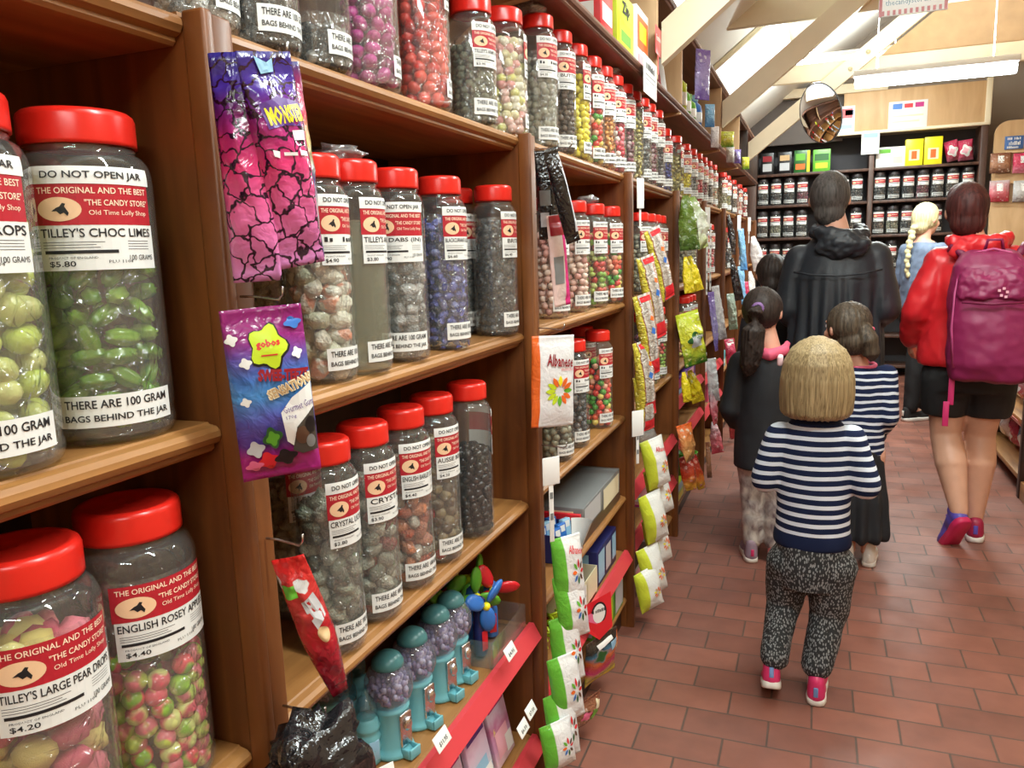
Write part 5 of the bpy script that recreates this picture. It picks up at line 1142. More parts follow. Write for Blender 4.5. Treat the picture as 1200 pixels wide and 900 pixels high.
carton('display_box', 'lilac and white price-edged box row in the fifth bay', 'display box', -.22, -.042, 3.85, 4.55, .66, .09, 'purple', 'purple', [(.0, 1, .0, .3, 'lblue'), (.0, .3, .4, .9, 'magenta'), (.4, .9, .5, .9, 'lpink')], False)
carton('display_box', 'small yellow and blue carton on the lowest shelf, fifth bay', 'display box', -.16, -.03, 3.84, 4.05, .11, .10, 'lime', 'blue', [(.1, .9, .55, .95, 'lblue'), (.1, .9, .1, .4, 'yellow')], False)
t = thing('toy_basket', 'bright green toy basket with bows on the lowest shelf, fifth bay', 'basket', (-.075, 4.42, .1108))
link('basket', MB().lathe([(.045, 0), (.055, .003), (.066, .13), (.07, .135), (.064, .135), (.052, .008)], 20).mesh('basket', SH('green')), t)
link('bow', MB().sphere((-.02, 0, .16), .028, 0, 2, (1, .6, .8)).sphere((.025, 0, .165), .028, 0, 2, (1, .6, .8)).sphere((0, .01, .185), .02, 0, 2).mesh('bow', SH('lime')), t)
# small packs low in the sixth to eighth bay
for i, (y, z, c, lb) in enumerate(((4.9, .62, 'silver', 'silver carton in the sixth bay'), (5.3, .40, 'pink', 'pink carton in the sixth bay'), (6.0, .5, 'teal', 'teal carton in the seventh bay'), (7.0, .5, 'red', 'red carton in the eighth bay'))):
    carton('display_box', lb, 'display box', -.2, -.042, y - .16, y + .16, z, .12, c, 'white', [(.1, .9, .2, .5, 'white')], False)

# ---- overhead shelf
carton('sweet_box', 'yellow-green box with black lettering on the overhead shelf', 'box', -.18, -.025, 2.62, 2.86, OV, .185, 'lime', 'yellow', [(.1, .9, .1, .5, 'yellow'), (.2, .8, .15, .35, 'green')], False)
b = MB(); vf = text_fit('Zip', 2.74, OV + .135, .17, .05, .04, .05, 1); b.add([(-.0235, x, z) for x, z in vf[0]], vf[1], 0, False); vf = text_fit('Zip', -.10, OV + .135, .12, .05, .04, .05, 1); b.add([(x, 2.618, z) for x, z in vf[0]], vf[1], 0, False)
o = bpy.data.objects['sweet_box']; l_ = link('lettering', b.mesh('lettering', INK), o)
carton('sweet_box', 'white and orange box with a tall red back flap on the overhead shelf', 'box', -.15, -.02, 2.89, 3.09, OV, .20, 'white', 'white', [(.05, .95, .3, .85, 'orange'), (.2, .8, .45, .75, 'yellow'), (.1, .9, .05, .2, 'lpink')], False)
carton('sweet_box', 'small red box left of the yellow-green box on the overhead shelf', 'box', -.15, -.03, 2.43, 2.58, OV, .13, 'red', 'red', [(.1, .9, .3, .7, 'white')], False)
b = MB().sphere((0, 0, .09), .10, 0, 3, (.7, 1.1, .9), None, lambda p: 1 + .35 * noise.noise(p * 1.9 + V((1, 5, 2))) + .12 * noise.noise(p * 6))
zm = min(v.z for v in b.v)
for v in b.v: v.z -= zm
tag(b.build('plastic_bag', clear_mat('white_bag_film', (.8, .82, .86), .2, bump=.6, bscale=40, haze=.55, hcol=(.86, .87, .92)), None, (-.15, 2.20, OV + .003)), 'white plastic bag on the overhead shelf near the top edge', 'plastic bag')
b = MB().box(-.001, .001, -.12, .12, -.065, .065, 0, .0008); vf = squiggle(9, -.08, .08, .02, .042, 4); b.add([(.0018, x, z) for x, z in vf[0]], vf[1], 1, False)
for k in range(3): b.add([(.0018, -.09, .0 - .016 * k), (.0018, .09 - .02 * k, .0 - .016 * k), (.0018, .09 - .02 * k, .005 - .016 * k), (.0018, -.09, .005 - .016 * k)], [(0, 1, 2, 3)], 2, False)
tag(b.build('price_card', [PC['white'], INK, PC['grey']], None, at(762, 92, x=.012)), 'white price card on the edge of the overhead shelf', 'card')
b = MB().box(-.001, .001, -.055, .055, -.05, .05, 0, .0008); vf = text_fit('Funtime', 0, .01, .085, .022, .03, .05, 1); b.add([(.0018, x, z) for x, z in vf[0]], vf[1], 1, False)
b.box(-.001, .001, -.006, .006, -.12, -.05, 0)
tag(b.build('show_card', [flat('coral', C(226, 84, 90)), PC['white']], None, (.0075, 3.145, OV + .127)), 'small coral red show card beside the white price card', 'card')
OVI = [(3.42, 'dred', .10, 'pink and white packet lying low on the overhead shelf before the upright'), (3.55, 'white', .14, 'white packet standing on the overhead shelf before the upright')]
for i, (y, c, h, lb) in enumerate(OVI): pack('sweet_packet', lb, 'packet', V((-.05, y, OV + .005)), (.10, .04, h), PC[c], 10, -8, 'packets on the overhead shelf', [(-.3, .3, .3, .7, 'lpink')])
for i, (y, h, c1, c2, lb) in enumerate(((4.02, .20, 'lime', 'red', 'yellow bottle with a red cap on the overhead shelf'), (4.16, .16, 'green', 'lime', 'green bottle beside the red-capped yellow bottle'), (4.34, .14, 'green', 'green', 'small green tub on the overhead shelf'), (4.56, .17, 'blue', 'lblue', 'blue bottle on the overhead shelf over the fifth bay'))):
    t = thing('syrup_bottle', lb, 'bottle', (-.06, y, OV + .0005), 0, 'bottles on the overhead shelf')
    link('bottle_body', MB().lathe([(.03, 0), (.04, .004), (.042, h * .5), (.036, h * .68), (.018, h * .78), (.016, h * .84)], 20).mesh('bottle_body', SH(c1)), t)
    link('cap', MB().lathe([(.019, h * .82), (.021, h * .83), (.020, h), (.014, h * 1.02)], 16).mesh('cap', SH(c2)), t)
    link('bottle_label', MB().lathe([(.0425, h * .15), (.0432, h * .16), (.0432, h * .45), (.0425, h * .46)], 20, 0, None, False).mesh('bottle_label', PC['white']), t)
bag('candy_bag', 'tall violet bag hanging left of the bottles on the overhead upright', 'candy bag', V((.08, 3.84, OV + .24)), -40, .09, .22, .03, F['purple'], seed=94, group='bags along the overhead shelf')
for i, (px, py, wp, hp, fk, lb) in enumerate(((832, 122, 12, 26, 'blue', 'blue and white bag standing past the bottles'), (838, 148, 10, 24, 'white', 'white bag hanging off the overhead shelf edge'), (852, 154, 17, 18, 'greenyellow', 'pale green bag hanging off the overhead shelf, far end'), (856, 172, 10, 18, 'silver', 'lilac and white bag below the pale green one'), (874, 184, 9, 14, 'greenyellow', 'small lime bag at the far end of the overhead shelf'), (864, 175, 9, 16, 'purple', 'violet and white bag beside the small lime one'))):
    p = at(px, py, x=.03); Z = depth(p); bag('candy_bag', lb, 'candy bag', p, -60, wp * Z / FPX, hp * Z / FPX, .04, F[fk], seed=400 + i, group='bags along the overhead shelf', nu=10, nv=14)
# hanging shop sign
sg = at(1071, -18, y=4.0)
t = thing('hanging_sign', 'white hanging shop sign with a red checked border at the top edge of the photo', 'sign', (sg.x, sg.y, sg.z), 0)
w, h = .27, .26; b = MB().box(-w / 2, w / 2, -.004, .004, -h / 2, h / 2, 0, .002); zb = at(1071, 16, y=4.0).z - sg.z; dz = -h / 2 - zb
b = MB().box(-w / 2, w / 2, -.004, .004, zb, zb + h, 0, .002)
for k in range(11):
    x0 = -w / 2 + .012 + k * (w - .024) / 11; b.box(x0, x0 + (w - .024) / 22, -.0050, -.0042, zb + .004, zb + .024, 1)
for q in (-1, 1): b.box(q * (w / 2 - .008) - .006, q * (w / 2 - .008) + .006, -.0048, -.0042, zb + .002, zb + h - .002, 1)
for s_, cz, ww, hh in (('thecandystoreleura', zb + .052, .80, .03),):
    vf = text_fit(s_, 0, cz, w * ww, hh, .0, 0, 1); b.add([(x, -.0052, z) for x, z in vf[0]], vf[1], 2, False)
link('board', b.mesh('board', [PC['white'], flat('sign_red', C(176, 96, 96)), flat('sign_blue', C(110, 150, 170))]), t)
for q in (-1, 1): link('cord', MB().tube([(q * w * .4, 0, zb + h - .003), (q * w * .4, 0, 3.24 + (sg.x + q * w * .4) * .76 - .42 - sg.z + .0)], .0015, 6).mesh('cord', STEEL), t)
# round mirror on the far strut
mp = at(961, 133, y=6.7)
t = thing('convex_mirror', 'round convex security mirror hung from the far strut', 'mirror', mp)
M = Matrix.Translation(mp) @ Matrix.Rotation(math.radians(-50), 4, 'Z') @ Matrix.Rotation(math.radians(16), 4, 'X') @ Matrix.Rotation(PI / 2, 4, 'X'); t.matrix_world = M
R_ = .222; pr = [(R_ * math.sin(a), .06 * (math.cos(a) - math.cos(1.2)) / (1 - math.cos(1.2)) ) for a in []]
pr = [(R_, 0)] + [(R_ * (1 - k / 10) if k < 10 else .001, .065 * (1 - (1 - k / 10) ** 2)) for k in range(1, 11)]
link('mirror_face', MB().lathe(pr, 40, 0, None, False).mesh('mirror_face', mat('mirror', (.82, .84, .86), .02, 1.0)), t)
link('rim', MB().tube([((R_ + .002) * math.cos(2 * PI * k / 40), (R_ + .002) * math.sin(2 * PI * k / 40), -.004) for k in range(40)], .006, 8, 0, True).mesh('rim', mat('mirror_rim', C(70, 70, 72), .4)), t)
qi = M.inverted(); e1 = V((mp.x + .03, 7.325, 2.20 + .775 * (mp.x + .03))); bk = mp + (M.to_3x3() @ V((0, 0, -.008)))
link('bracket', MB().tube([qi @ bk, qi @ (bk + V((.02, .12, .06))), qi @ e1], .010, 8).lathe([(.05, -.012), (.05, -.004)], 16).mesh('bracket', mat('mirror_rim', C(70, 70, 72), .4)), t)

# ---- far wall goods
def box_at(x, z, w, d, h, col, label, front, group='boxes on the top shelf of the far wall'):
    b = MB().box(x, x + w, BY + .04, BY + .04 + d, z + .0005, z + h, 0, .003); mats = [PC[col]]
    for q_, (a, c, e, f, k) in enumerate(front):
        e = max(e, .03); f = min(f, .97); yy = BY + .0394 - .0006 * (q_ + 1)
        if PC[k] not in mats: mats.append(PC[k])
        b.add([(x + a * w, yy, z + e * h), (x + c * w, yy, z + e * h), (x + c * w, yy, z + f * h), (x + a * w, yy, z + f * h)], [(0, 1, 2, 3)], mats.index(PC[k]), False)
    tag(b.build('sweet_box', mats), label, 'box', group)
T0 = 2.148
box_at(.00, T0, .13, .08, .225, 'black', 'dark box with pale print at the left end of the far top shelf', [(.15, .85, .15, .5, 'silver'), (.15, .85, .6, .85, 'dred')])
box_at(.17, T0, .14, .08, .225, 'black', 'dark box with pale print, second on the far top shelf', [(.15, .85, .15, .5, 'silver'), (.15, .85, .6, .85, 'tan')])
box_at(.335, T0, .155, .10, .23, 'dgreen', 'dark green box with a yellow side strip on the far top shelf', [(.82, 1, 0, 1, 'yellow'), (.1, .7, .55, .85, 'green'), (.1, .7, .15, .4, 'orange')])
box_at(.52, T0, .17, .10, .225, 'green', 'bright green box on the far top shelf', [(.1, .9, .5, .8, 'dgreen'), (.15, .85, .15, .4, 'lime')])
box_at(1.12, T0, .27, .12, .20, 'white', 'white box with green print right of the middle post', [(.1, .5, .7, .9, 'green'), (.6, .9, .2, .5, 'cream')])
box_at(1.39, T0, .16, .10, .26, 'yellow', 'left of two yellow boxes on the far top shelf', [(.2, .8, .2, .6, 'cream'), (.35, .65, .25, .55, 'orange')])
box_at(1.56, T0, .16, .10, .27, 'yellow', 'right of two yellow boxes on the far top shelf', [(.2, .8, .2, .6, 'cream'), (.35, .65, .25, .55, 'orange')])
for i, x in enumerate((1.79, 1.94)):
    b, mats = pouch(.26 if i else .24, .25, .09, F['pink'], seed=500 + i, decals=[('e', .5, .5, .34, .26, cloud, 'white'), ('e', .45, .5, .2, .14, cloud, 'lpink')], nu=12, nv=14)
    o = link('candy_bag', b.mesh('candy_bag', mats)); o.matrix_world = Matrix.Translation((x - .02 * i, BY + .09, T0 + .222)) @ Matrix.Rotation(math.radians(-14 if i == 0 else -6), 4, 'Y') @ Matrix.Rotation(math.radians(8), 4, 'X'); o.scale = (.52, 1, .80)
    tag(o, ['left of two pink and white bags on the far top shelf', 'right of two pink and white bags on the far top shelf'][i], 'candy bag', 'pink bags on the far top shelf')
def notice(px0, px1, py0, py1, y, label, bits):
    a = at(px0, py0, y=y); c = at(px1, py1, y=y); b = MB().box(a.x, c.x, y - .002, y, c.z, a.z, 0, .0005); mats = [PC['white']]
    w, h = c.x - a.x, a.z - c.z
    for (u0, u1, v0, v1, k) in bits:
        if PC[k] not in mats: mats.append(PC[k])
        b.add([(a.x + u0 * w, y - .003, a.z - v1 * h), (a.x + u1 * w, y - .003, a.z - v1 * h), (a.x + u1 * w, y - .003, a.z - v0 * h), (a.x + u0 * w, y - .003, a.z - v0 * h)], [(0, 1, 2, 3)], mats.index(PC[k]), False)
    tag(b.build('paper_notice', mats), label, 'notice', 'paper notices on the far shelving')
notice(1042, 1086, 120, 149, BY - .013, 'white notice with a coloured top line on the header board', [(.1, .35, .08, .28, 'blue'), (.4, .62, .1, .25, 'red'), (.68, .9, .08, .25, 'magenta'), (.1, .9, .5, .56, 'cream'), (.1, .8, .7, .76, 'cream')])
notice(974, 1001, 126, 155, BY - .013, 'white and red notice behind the round mirror', [(.2, .9, .1, .45, 'red'), (.6, .95, .15, .35, 'navy'), (.1, .9, .7, .85, 'lblue')])
notice(1010, 1030, 154, 180, BY - .03, 'small white notice with a blue top hung on the middle post', [(.1, .9, .1, .3, 'lblue'), (.2, .8, .45, .5, 'silver'), (.3, .7, .7, .8, 'silver')])
# display board: blue sign and hooks of bags
a = at(1178, 160, y=8.89); c = at(1199, 174, y=8.89)
b = MB().box(a.x, c.x, 8.886, 8.8985, c.z, a.z, 0, .002)
for v, hh, col in ((.2, .022, 1), (.55, .035, 1), (.85, .02, 1)):
    vf = squiggle(8, a.x + .02, c.x - .02, a.z - v * (a.z - c.z) - hh / 2, a.z - v * (a.z - c.z) + hh / 2, int(v * 100)); b.add([(x, 8.884, z) for x, z in vf[0]], vf[1], col, False)
tag(b.build('wall_sign', [flat('sign_navy', C(60, 100, 160)), PC['white']]), 'small blue sign with white lettering on the display board', 'sign')
for i, (px0, px1, py0, py1, fk, lb) in enumerate(((1161, 1184, 180, 202, 'brown', 'bag of brown and white sweets, upper left on the display board'), (1188, 1210, 180, 202, 'pink', 'bag of pink sweets, upper right on the display board'), (1160, 1182, 212, 236, 'silverred', 'bag of red sweets with a white tag, lower left on the display board'), (1188, 1210, 212, 236, 'silver', 'bag of pale sweets, lower right on the display board'))):
    a = at(px0, py0, y=8.85); c = at(px1, py1, y=8.85); b, mats = pouch(c.x - a.x, a.z - c.z, .05, F[fk], seed=600 + i, lump=.02, nu=14, nv=14, decals=[('r', .35, .15, .65, .5, 'white')])
    o = link('candy_bag', b.mesh('candy_bag', mats)); o.location = ((a.x + c.x) / 2, 8.855, a.z); tag(o, lb, 'candy bag', 'bags on the display board')
for i, z in enumerate((2.205, 1.92)): tag(MB().box(2.24, 2.9, 8.868, 8.899, z - .01, z + .01, 0, .003).build('hook_rail', TAN), ['upper hook rail of the display board', 'lower hook rail of the display board'][i], 'rail')
# low right unit goods
RU = [(5.05, .115, 'yellow', 'yellow bag on the lowest shelf of the right unit'), (5.28, .115, 'blue', 'blue and silver bag on the lowest shelf of the right unit'), (5.50, .115, 'pink', 'dark red bag on the lowest shelf of the right unit'), (5.72, .115, 'white', 'white bag on the lowest shelf of the right unit'), (5.1, .42, 'pink', 'pink bag on the middle shelf of the right unit'), (5.4, .42, 'silverred', 'red and silver bag on the middle shelf of the right unit'), (5.7, .42, 'silver', 'silver bag on the middle shelf of the right unit'), (6.3, .115, 'yellow', 'yellow bag farther along the right unit'), (6.6, .42, 'pink', 'pink bag farther along the right unit')]
for i, (y, z, fk, lb) in enumerate(RU):
    b, mats = pouch(.2, .2, .09, F[fk], seed=700 + i, nu=12, nv=14, wr=.4, decals=[('e', .5, .5, .25, .2, cloud, 'white')])
    o = link('candy_bag', b.mesh('candy_bag', mats)); o.matrix_world = Matrix.Translation((1.76, y, z + .192)) @ Matrix.Rotation(math.radians(-90), 4, 'Z') @ Matrix.Rotation(math.radians(14), 4, 'X'); tag(o, lb, 'candy bag', 'bags in the right floor unit')
for y0 in (4.86, 6.02):
    o = MB().add([(1.660, y0, .385), (1.640, y0, .42), (1.640, y0 + 1.08, .42), (1.660, y0 + 1.08, .385), (1.664, y0, .385), (1.644, y0, .42), (1.644, y0 + 1.08, .42), (1.664, y0 + 1.08, .385)], [(0, 1, 2, 3), (7, 6, 5, 4), (0, 4, 5, 1), (2, 6, 7, 3), (1, 5, 6, 2), (3, 7, 4, 0)], 0, False).mesh('price_rail', flat('rail_pink', C(206, 120, 120))); link('price_rail', o, rightu)
# ------------------------------------------------------------------ people
def remesh(b, voxel, smooth=6, fold=None):
    """fuse overlapping closed shapes into one continuous skin"""
    me = b.mesh('raw', []); o = bpy.data.objects.new('raw', me); COL.objects.link(o)
    md = o.modifiers.new('r', 'REMESH'); md.mode = 'VOXEL'; md.voxel_size = voxel; md.use_smooth_shade = True
    if smooth: sm = o.modifiers.new('s', 'SMOOTH'); sm.factor = .5; sm.iterations = smooth
    dg = bpy.context.evaluated_depsgraph_get(); out = bpy.data.meshes.new_from_object(o.evaluated_get(dg))
    bpy.data.objects.remove(o); bpy.data.meshes.remove(me)
    if fold:
        ns = [v.normal.copy() for v in out.vertices]
        for v, n in zip(out.vertices, ns): v.co += n * fold(v.co.copy())
    out.polygons.foreach_set('use_smooth', [True] * len(out.polygons)); out.update()
    return out
def cap(b, p0, r0, p1, r1, n=18, fy=1.0):
    """tapered round limb between two joints"""
    p0, p1 = V(p0), V(p1); ax = p1 - p0; L_ = ax.length; pr = []
    for k in range(6): a = -PI / 2 + k / 5 * PI / 2; pr.append((max(.0004, r0 * math.cos(a)), r0 * math.sin(a)))
    for k in range(6): a = k / 5 * PI / 2; pr.append((max(.0004, r1 * math.cos(a)), L_ + r1 * math.sin(a)))
    M = Matrix.Translation(p0) @ ax.to_track_quat('Z', 'Y').to_matrix().to_4x4()
    s = len(b.v); b.lathe(pr, n, 0, M)
    if fy != 1.0:
        for v in b.v[s:]: v.y = p0.y + (v.y - p0.y) * fy
    return b
def ell(b, c, r, sub=3): return b.sphere(c, 1.0, 0, sub, r)
def loft(b, secs, n=28, sq=1.0):
    """stack of ellipses (x, y, z, rx, ry)"""
    vs = []; fs = []
    for (x, y, z, rx, ry) in secs:
        for k in range(n):
            a = 2 * PI * k / n; c, s = math.cos(a), math.sin(a)
            vs.append((x + rx * math.copysign(abs(c) ** sq, c), y + ry * math.copysign(abs(s) ** sq, s), z))
    m = len(secs)
    up_ = secs[-1][2] > secs[0][2]
    for i in range(m - 1):
        for k in range(n):
            k2 = (k + 1) % n; f = (i * n + k, i * n + k2, (i + 1) * n + k2, (i + 1) * n + k); fs.append(f if up_ else tuple(reversed(f)))
    f0 = tuple(reversed(range(n))); f1 = tuple((m - 1) * n + k for k in range(n))
    fs.append(f0 if up_ else tuple(reversed(f0))); fs.append(f1 if up_ else tuple(reversed(f1)))
    return b.add(vs, fs)
def hand(b, w, d, pn, s=1.0, curl=.5, side=1):
    """palm, four unequal bent fingers and a thumb; d along the fingers, pn where the palm faces"""
    w, d, pn = V(w), V(d).normalized(), V(pn); pn = (pn - d * pn.dot(d)).normalized(); t = d.cross(pn).normalized() * side
    cap(b, w, .024 * s, w + d * .03 * s, .026 * s, 12); c = w + d * .055 * s
    for k in range(4): cap(b, w + d * .02 * s + t * (k - 1.5) * .012 * s, .013 * s, c + d * .035 * s + t * (k - 1.5) * .0185 * s, .0105 * s, 10)
    for k, ln in enumerate((.068, .078, .073, .056)):
        q = c + d * .036 * s + t * (k - 1.5) * .0195 * s; a1 = curl * .6; a2 = curl * 1.5
        m = q + (d * math.cos(a1) + pn * math.sin(a1)) * ln * .52 * s; e = m + (d * math.cos(a2) + pn * math.sin(a2)) * ln * .48 * s
        cap(b, q, .0092 * s, m, .0084 * s, 10); cap(b, m, .0084 * s, e, .0070 * s, 10)
    q = w + d * .03 * s - t * .024 * s; m = q + (d * .7 - t * .6 + pn * .25).normalized() * .036 * s; e = m + (d * .95 - t * .15 + pn * .3).normalized() * .028 * s
    cap(b, q, .0125 * s, m, .0105 * s, 10); cap(b, m, .0105 * s, e, .008 * s, 10)
def head(b, c, r, yaw=0.0):
    """skull, jaw, nose, lips, brow and ears, facing +y turned by yaw"""
    w, d, h = r; R_ = Matrix.Rotation(yaw, 3, 'Z'); c = V(c)
    P = lambda x, y, z: c + R_ @ V((x * w, y * d, z * h))
    ell(b, P(0, -.05, .12), (w * .98, d * .98, h * .88)); ell(b, P(0, .22, -.38), (w * .78, d * .70, h * .58)); ell(b, P(0, .52, -.74), (w * .34, d * .32, h * .24))
    cap(b, P(0, .93, .10), w * .10, P(0, 1.10, -.22), w * .17); ell(b, P(0, .88, -.50), (w * .34, d * .12, h * .09)); cap(b, P(-.45, .80, .24), w * .12, P(.45, .80, .24), w * .12)
    for s in (-1, 1): ell(b, P(s * 1.06, -.04, -.06), (w * .13, d * .20, h * .25)); ell(b, P(s * .5, .66, -.28), (w * .26, d * .24, h * .2))
SKIN = mat('skin', C(214, 160, 136), .5, vary=.06, vscale=14); SKINT = mat('skin_tanned', C(206, 158, 132), .5, vary=.06, vscale=14)
EYE = mat('eye_white', (.8, .8, .8), .2); IRIS = mat('iris', C(60, 44, 30), .2)
def eyes(t, c, r, yaw=0.0):
    w, d, h = r; R_ = Matrix.Rotation(yaw, 3, 'Z'); c = V(c)
    for s in (-1, 1):
        p = c + R_ @ V((s * .38 * w, .80 * d, .05 * h)); q = p + R_ @ V((0, .10 * w, 0))
        link('eye', MB().sphere(p, w * .15, 0, 2).sphere(q, w * .075, 1, 2).mesh('eye', [EYE, IRIS]), t)
def hair_mat(name, c0, c1, sc=(90, 90, 5)):
    m = wood(name, c0, c1, tuple(q * 2 if i < 2 else q for i, q in enumerate(sc)), .55, .0); m.node_tree.nodes['Principled BSDF'].inputs['Specular IOR Level'].default_value = .3; return m
def hair(t, mesh_b, m, voxel=.006, clamp=None, strand=.0022, smooth=5, name='hair', cx=0.0, cy=0.0):
    if clamp:
        for v in mesh_b.v:
            if v.z < clamp[1] and v.y > clamp[0]: v.y = clamp[0]
    def f(p):
        a = math.atan2(p.x - cx, p.y - cy); return strand * (noise.noise(V((a * 14, p.z * 5, 1))) * 1.4 + noise.noise(V((a * 34, p.z * 9, 4))) * .8)
    return link(name, remesh(mesh_b, voxel, smooth, f), t)
def shoe(t, p, yaw, pitch, ln, mu, ms, mt=None, high=.5, name='shoe', roll=0.0):
    """p = middle of the heel at sole level; toe towards +y turned by yaw; pitch < 0 lifts the heel"""
    w = ln * .37; root = Matrix.Translation(p) @ Matrix.Rotation(yaw, 4, 'Z') @ Matrix.Rotation(pitch, 4, 'X') @ Matrix.Rotation(roll, 4, 'Y')
    pts = [(-.36, -.02), (-.44, .12), (-.40, .35), (-.46, .60), (-.44, .78), (-.30, .94), (-.05, 1.0), (.2, .96), (.40, .80), (.46, .62), (.40, .35), (.44, .12), (.36, -.02), (.18, -.07), (-.18, -.07)]
    def ring(z, k): return [(x * w * k, y * ln * (1 if k == 1 else k) + (0 if k == 1 else ln * .46 * (1 - k)), z) for x, y in pts]
    n = len(pts); b = MB(); lv = [(0, .94), (.004, 1.0), (.020, 1.0), (.024, .96)]; vs = []; fs = []
    for z, k in lv: vs += ring(z * ln / .2, k)
    for i in range(len(lv) - 1): fs += [(i * n + q, (i + 1) * n + q, (i + 1) * n + (q + 1) % n, i * n + (q + 1) % n) for q in range(n)]
    fs += [tuple(range(n)), tuple(reversed(range((len(lv) - 1) * n, len(lv) * n)))]
    b.add(vs, fs)
    so = link(name, b.mesh('shoe_sole', ms), t); so.matrix_local = root
    u = MB(); k = ln / .2; z0 = .014 * k
    ell(u, (0, .13 * k, z0 + .018 * k), (w * .44, .062 * k, .026 * k)); ell(u, (0, .04 * k, z0 + .026 * k), (w * .41, .05 * k, .042 * k)); cap(u, (0, .012 * k, z0 + .02 * k), w * .40, (0, .014 * k, z0 + (.03 + .08 * high) * k), w * .37); cap(u, (0, .03 * k, z0 + .045 * k), w * .33, (0, .12 * k, z0 + .024 * k), w * .36)
    for v in u.v: v.z = max(v.z, z0)
    uo = link('shoe_upper', remesh(u, .004 * k, 3), so)
    uo.data.materials.append(mu)
    if mt is not None:
        l = MB()
        for q in range(4): y = (.055 + .022 * q) * k; zz = z0 + (.066 - .011 * q) * k; l.tube([(-w * .24, y - .006 * k, zz - .006 * k), (0, y, zz + .006 * k), (w * .24, y + .004 * k, zz - .006 * k)], .0028 * k, 6)
        l.box(-w * .10, w * .10, .012 * k - w * .42, .012 * k - w * .34, z0 + .022 * k, z0 + .055 * k, 0, .002)
        link('laces', l.mesh('laces', mt), so)
    return so
def garment(name, t, b, m, voxel=.008, smooth=6, fold=None):
    me = remesh(b, voxel, smooth, fold); me.materials.append(m); return link(name, me, t)
def skin_body(t, b, m, voxel=.0062, smooth=4):
    me = remesh(b, voxel, smooth); me.materials.append(m); return link('body', me, t)
def folds(amp, f=(7, 7, 5), seed=0, fine=.3):
    s0 = V((seed * 3.7, seed * 1.3, 2.2))
    return lambda p: amp * (noise.noise(V((p.x * f[0], p.y * f[1], p.z * f[2])) + s0) * 1.2 + fine * noise.noise(V((p.x * f[0] * 3, p.y * f[1] * 3, p.z * f[2] * 3)) + s0))
def stripe_mat(name, dark, light, period, duty, z0, z1, wob=.006, neck=None):
    m, nt, p = new_mat(name); L = nt.links.new; N = nt.nodes.new
    tc = N('ShaderNodeTexCoord'); sp = N('ShaderNodeSeparateXYZ'); L(tc.outputs['Object'], sp.inputs[0])
    n = N('ShaderNodeTexNoise'); n.inputs['Scale'].default_value = 9; L(tc.outputs['Object'], n.inputs['Vector'])
    a = N('ShaderNodeMath'); a.operation = 'MULTIPLY_ADD'; a.inputs[1].default_value = wob * 2; L(n.outputs['Fac'], a.inputs[0]); L(sp.outputs['Z'], a.inputs[2])
    d = N('ShaderNodeMath'); d.operation = 'DIVIDE'; d.inputs[1].default_value = period; L(a.outputs[0], d.inputs[0])
    f = N('ShaderNodeMath'); f.operation = 'FRACT'; L(d.outputs[0], f.inputs[0])
    g = N('ShaderNodeMath'); g.operation = 'LESS_THAN'; g.inputs[1].default_value = duty; L(f.outputs[0], g.inputs[0])
    lo = N('ShaderNodeMath'); lo.operation = 'GREATER_THAN'; lo.inputs[1].default_value = z0; L(sp.outputs['Z'], lo.inputs[0])
    hi = N('ShaderNodeMath'); hi.operation = 'LESS_THAN'; hi.inputs[1].default_value = z1; L(sp.outputs['Z'], hi.inputs[0])
    m1 = N('ShaderNodeMath'); m1.operation = 'MULTIPLY'; L(g.outputs[0], m1.inputs[0]); L(lo.outputs[0], m1.inputs[1])
    m2 = N('ShaderNodeMath'); m2.operation = 'MULTIPLY'; L(m1.outputs[0], m2.inputs[0]); L(hi.outputs[0], m2.inputs[1])
    mx = N('ShaderNodeMix'); mx.data_type = 'RGBA'; mx.inputs[6].default_value = (*dark, 1); mx.inputs[7].default_value = (*light, 1); L(m2.outputs[0], mx.inputs[0]); L(mx.outputs[2], p.inputs['Base Color'])
    p.inputs['Roughness'].default_value = .85; p.inputs['Specular IOR Level'].default_value = .2
    return m
def fleck_mat(name, dark, light, sc=(120, 120, 60), th=.34, rough=.8, third=None):
    m, nt, p = new_mat(name); L = nt.links.new; N = nt.nodes.new
    tc = N('ShaderNodeTexCoord'); mp = N('ShaderNodeMapping'); mp.inputs['Scale'].default_value = sc; vo = N('ShaderNodeTexVoronoi'); vo.inputs['Scale'].default_value = 1; vo.inputs['Randomness'].default_value = .9
    L(tc.outputs['Object'], mp.inputs['Vector']); L(mp.outputs['Vector'], vo.inputs['Vector'])
    r = N('ShaderNodeValToRGB'); r.color_ramp.elements[0].position = th; r.color_ramp.elements[0].color = (*light, 1); r.color_ramp.elements[1].position = th + .08; r.color_ramp.elements[1].color = (*dark, 1)
    L(vo.outputs['Distance'], r.inputs['Fac']); c = r.outputs['Color']
    if third:
        n = N('ShaderNodeTexNoise'); n.inputs['Scale'].default_value = 9; L(tc.outputs['Object'], n.inputs['Vector']); mr = N('ShaderNodeMapRange'); mr.inputs[1].default_value = .5; mr.inputs[2].default_value = .62; L(n.outputs['Fac'], mr.inputs[0])
        mx = N('ShaderNodeMix'); mx.data_type = 'RGBA'; mx.inputs[7].default_value = (*third, 1); L(mr.outputs[0], mx.inputs[0]); L(c, mx.inputs[6]); c = mx.outputs[2]
    L(c, p.inputs['Base Color']); p.inputs['Roughness'].default_value = rough
    return m
NAVY = C(22, 32, 62)
SH_W = mat('shoe_white', C(226, 222, 214), .5); SH_PINK = mat('shoe_pink', C(206, 50, 104), .45); SH_DP = mat('shoe_deep_pink', C(150, 24, 62), .5); SH_LB = mat('shoe_blue_tab', C(110, 140, 190), .5)

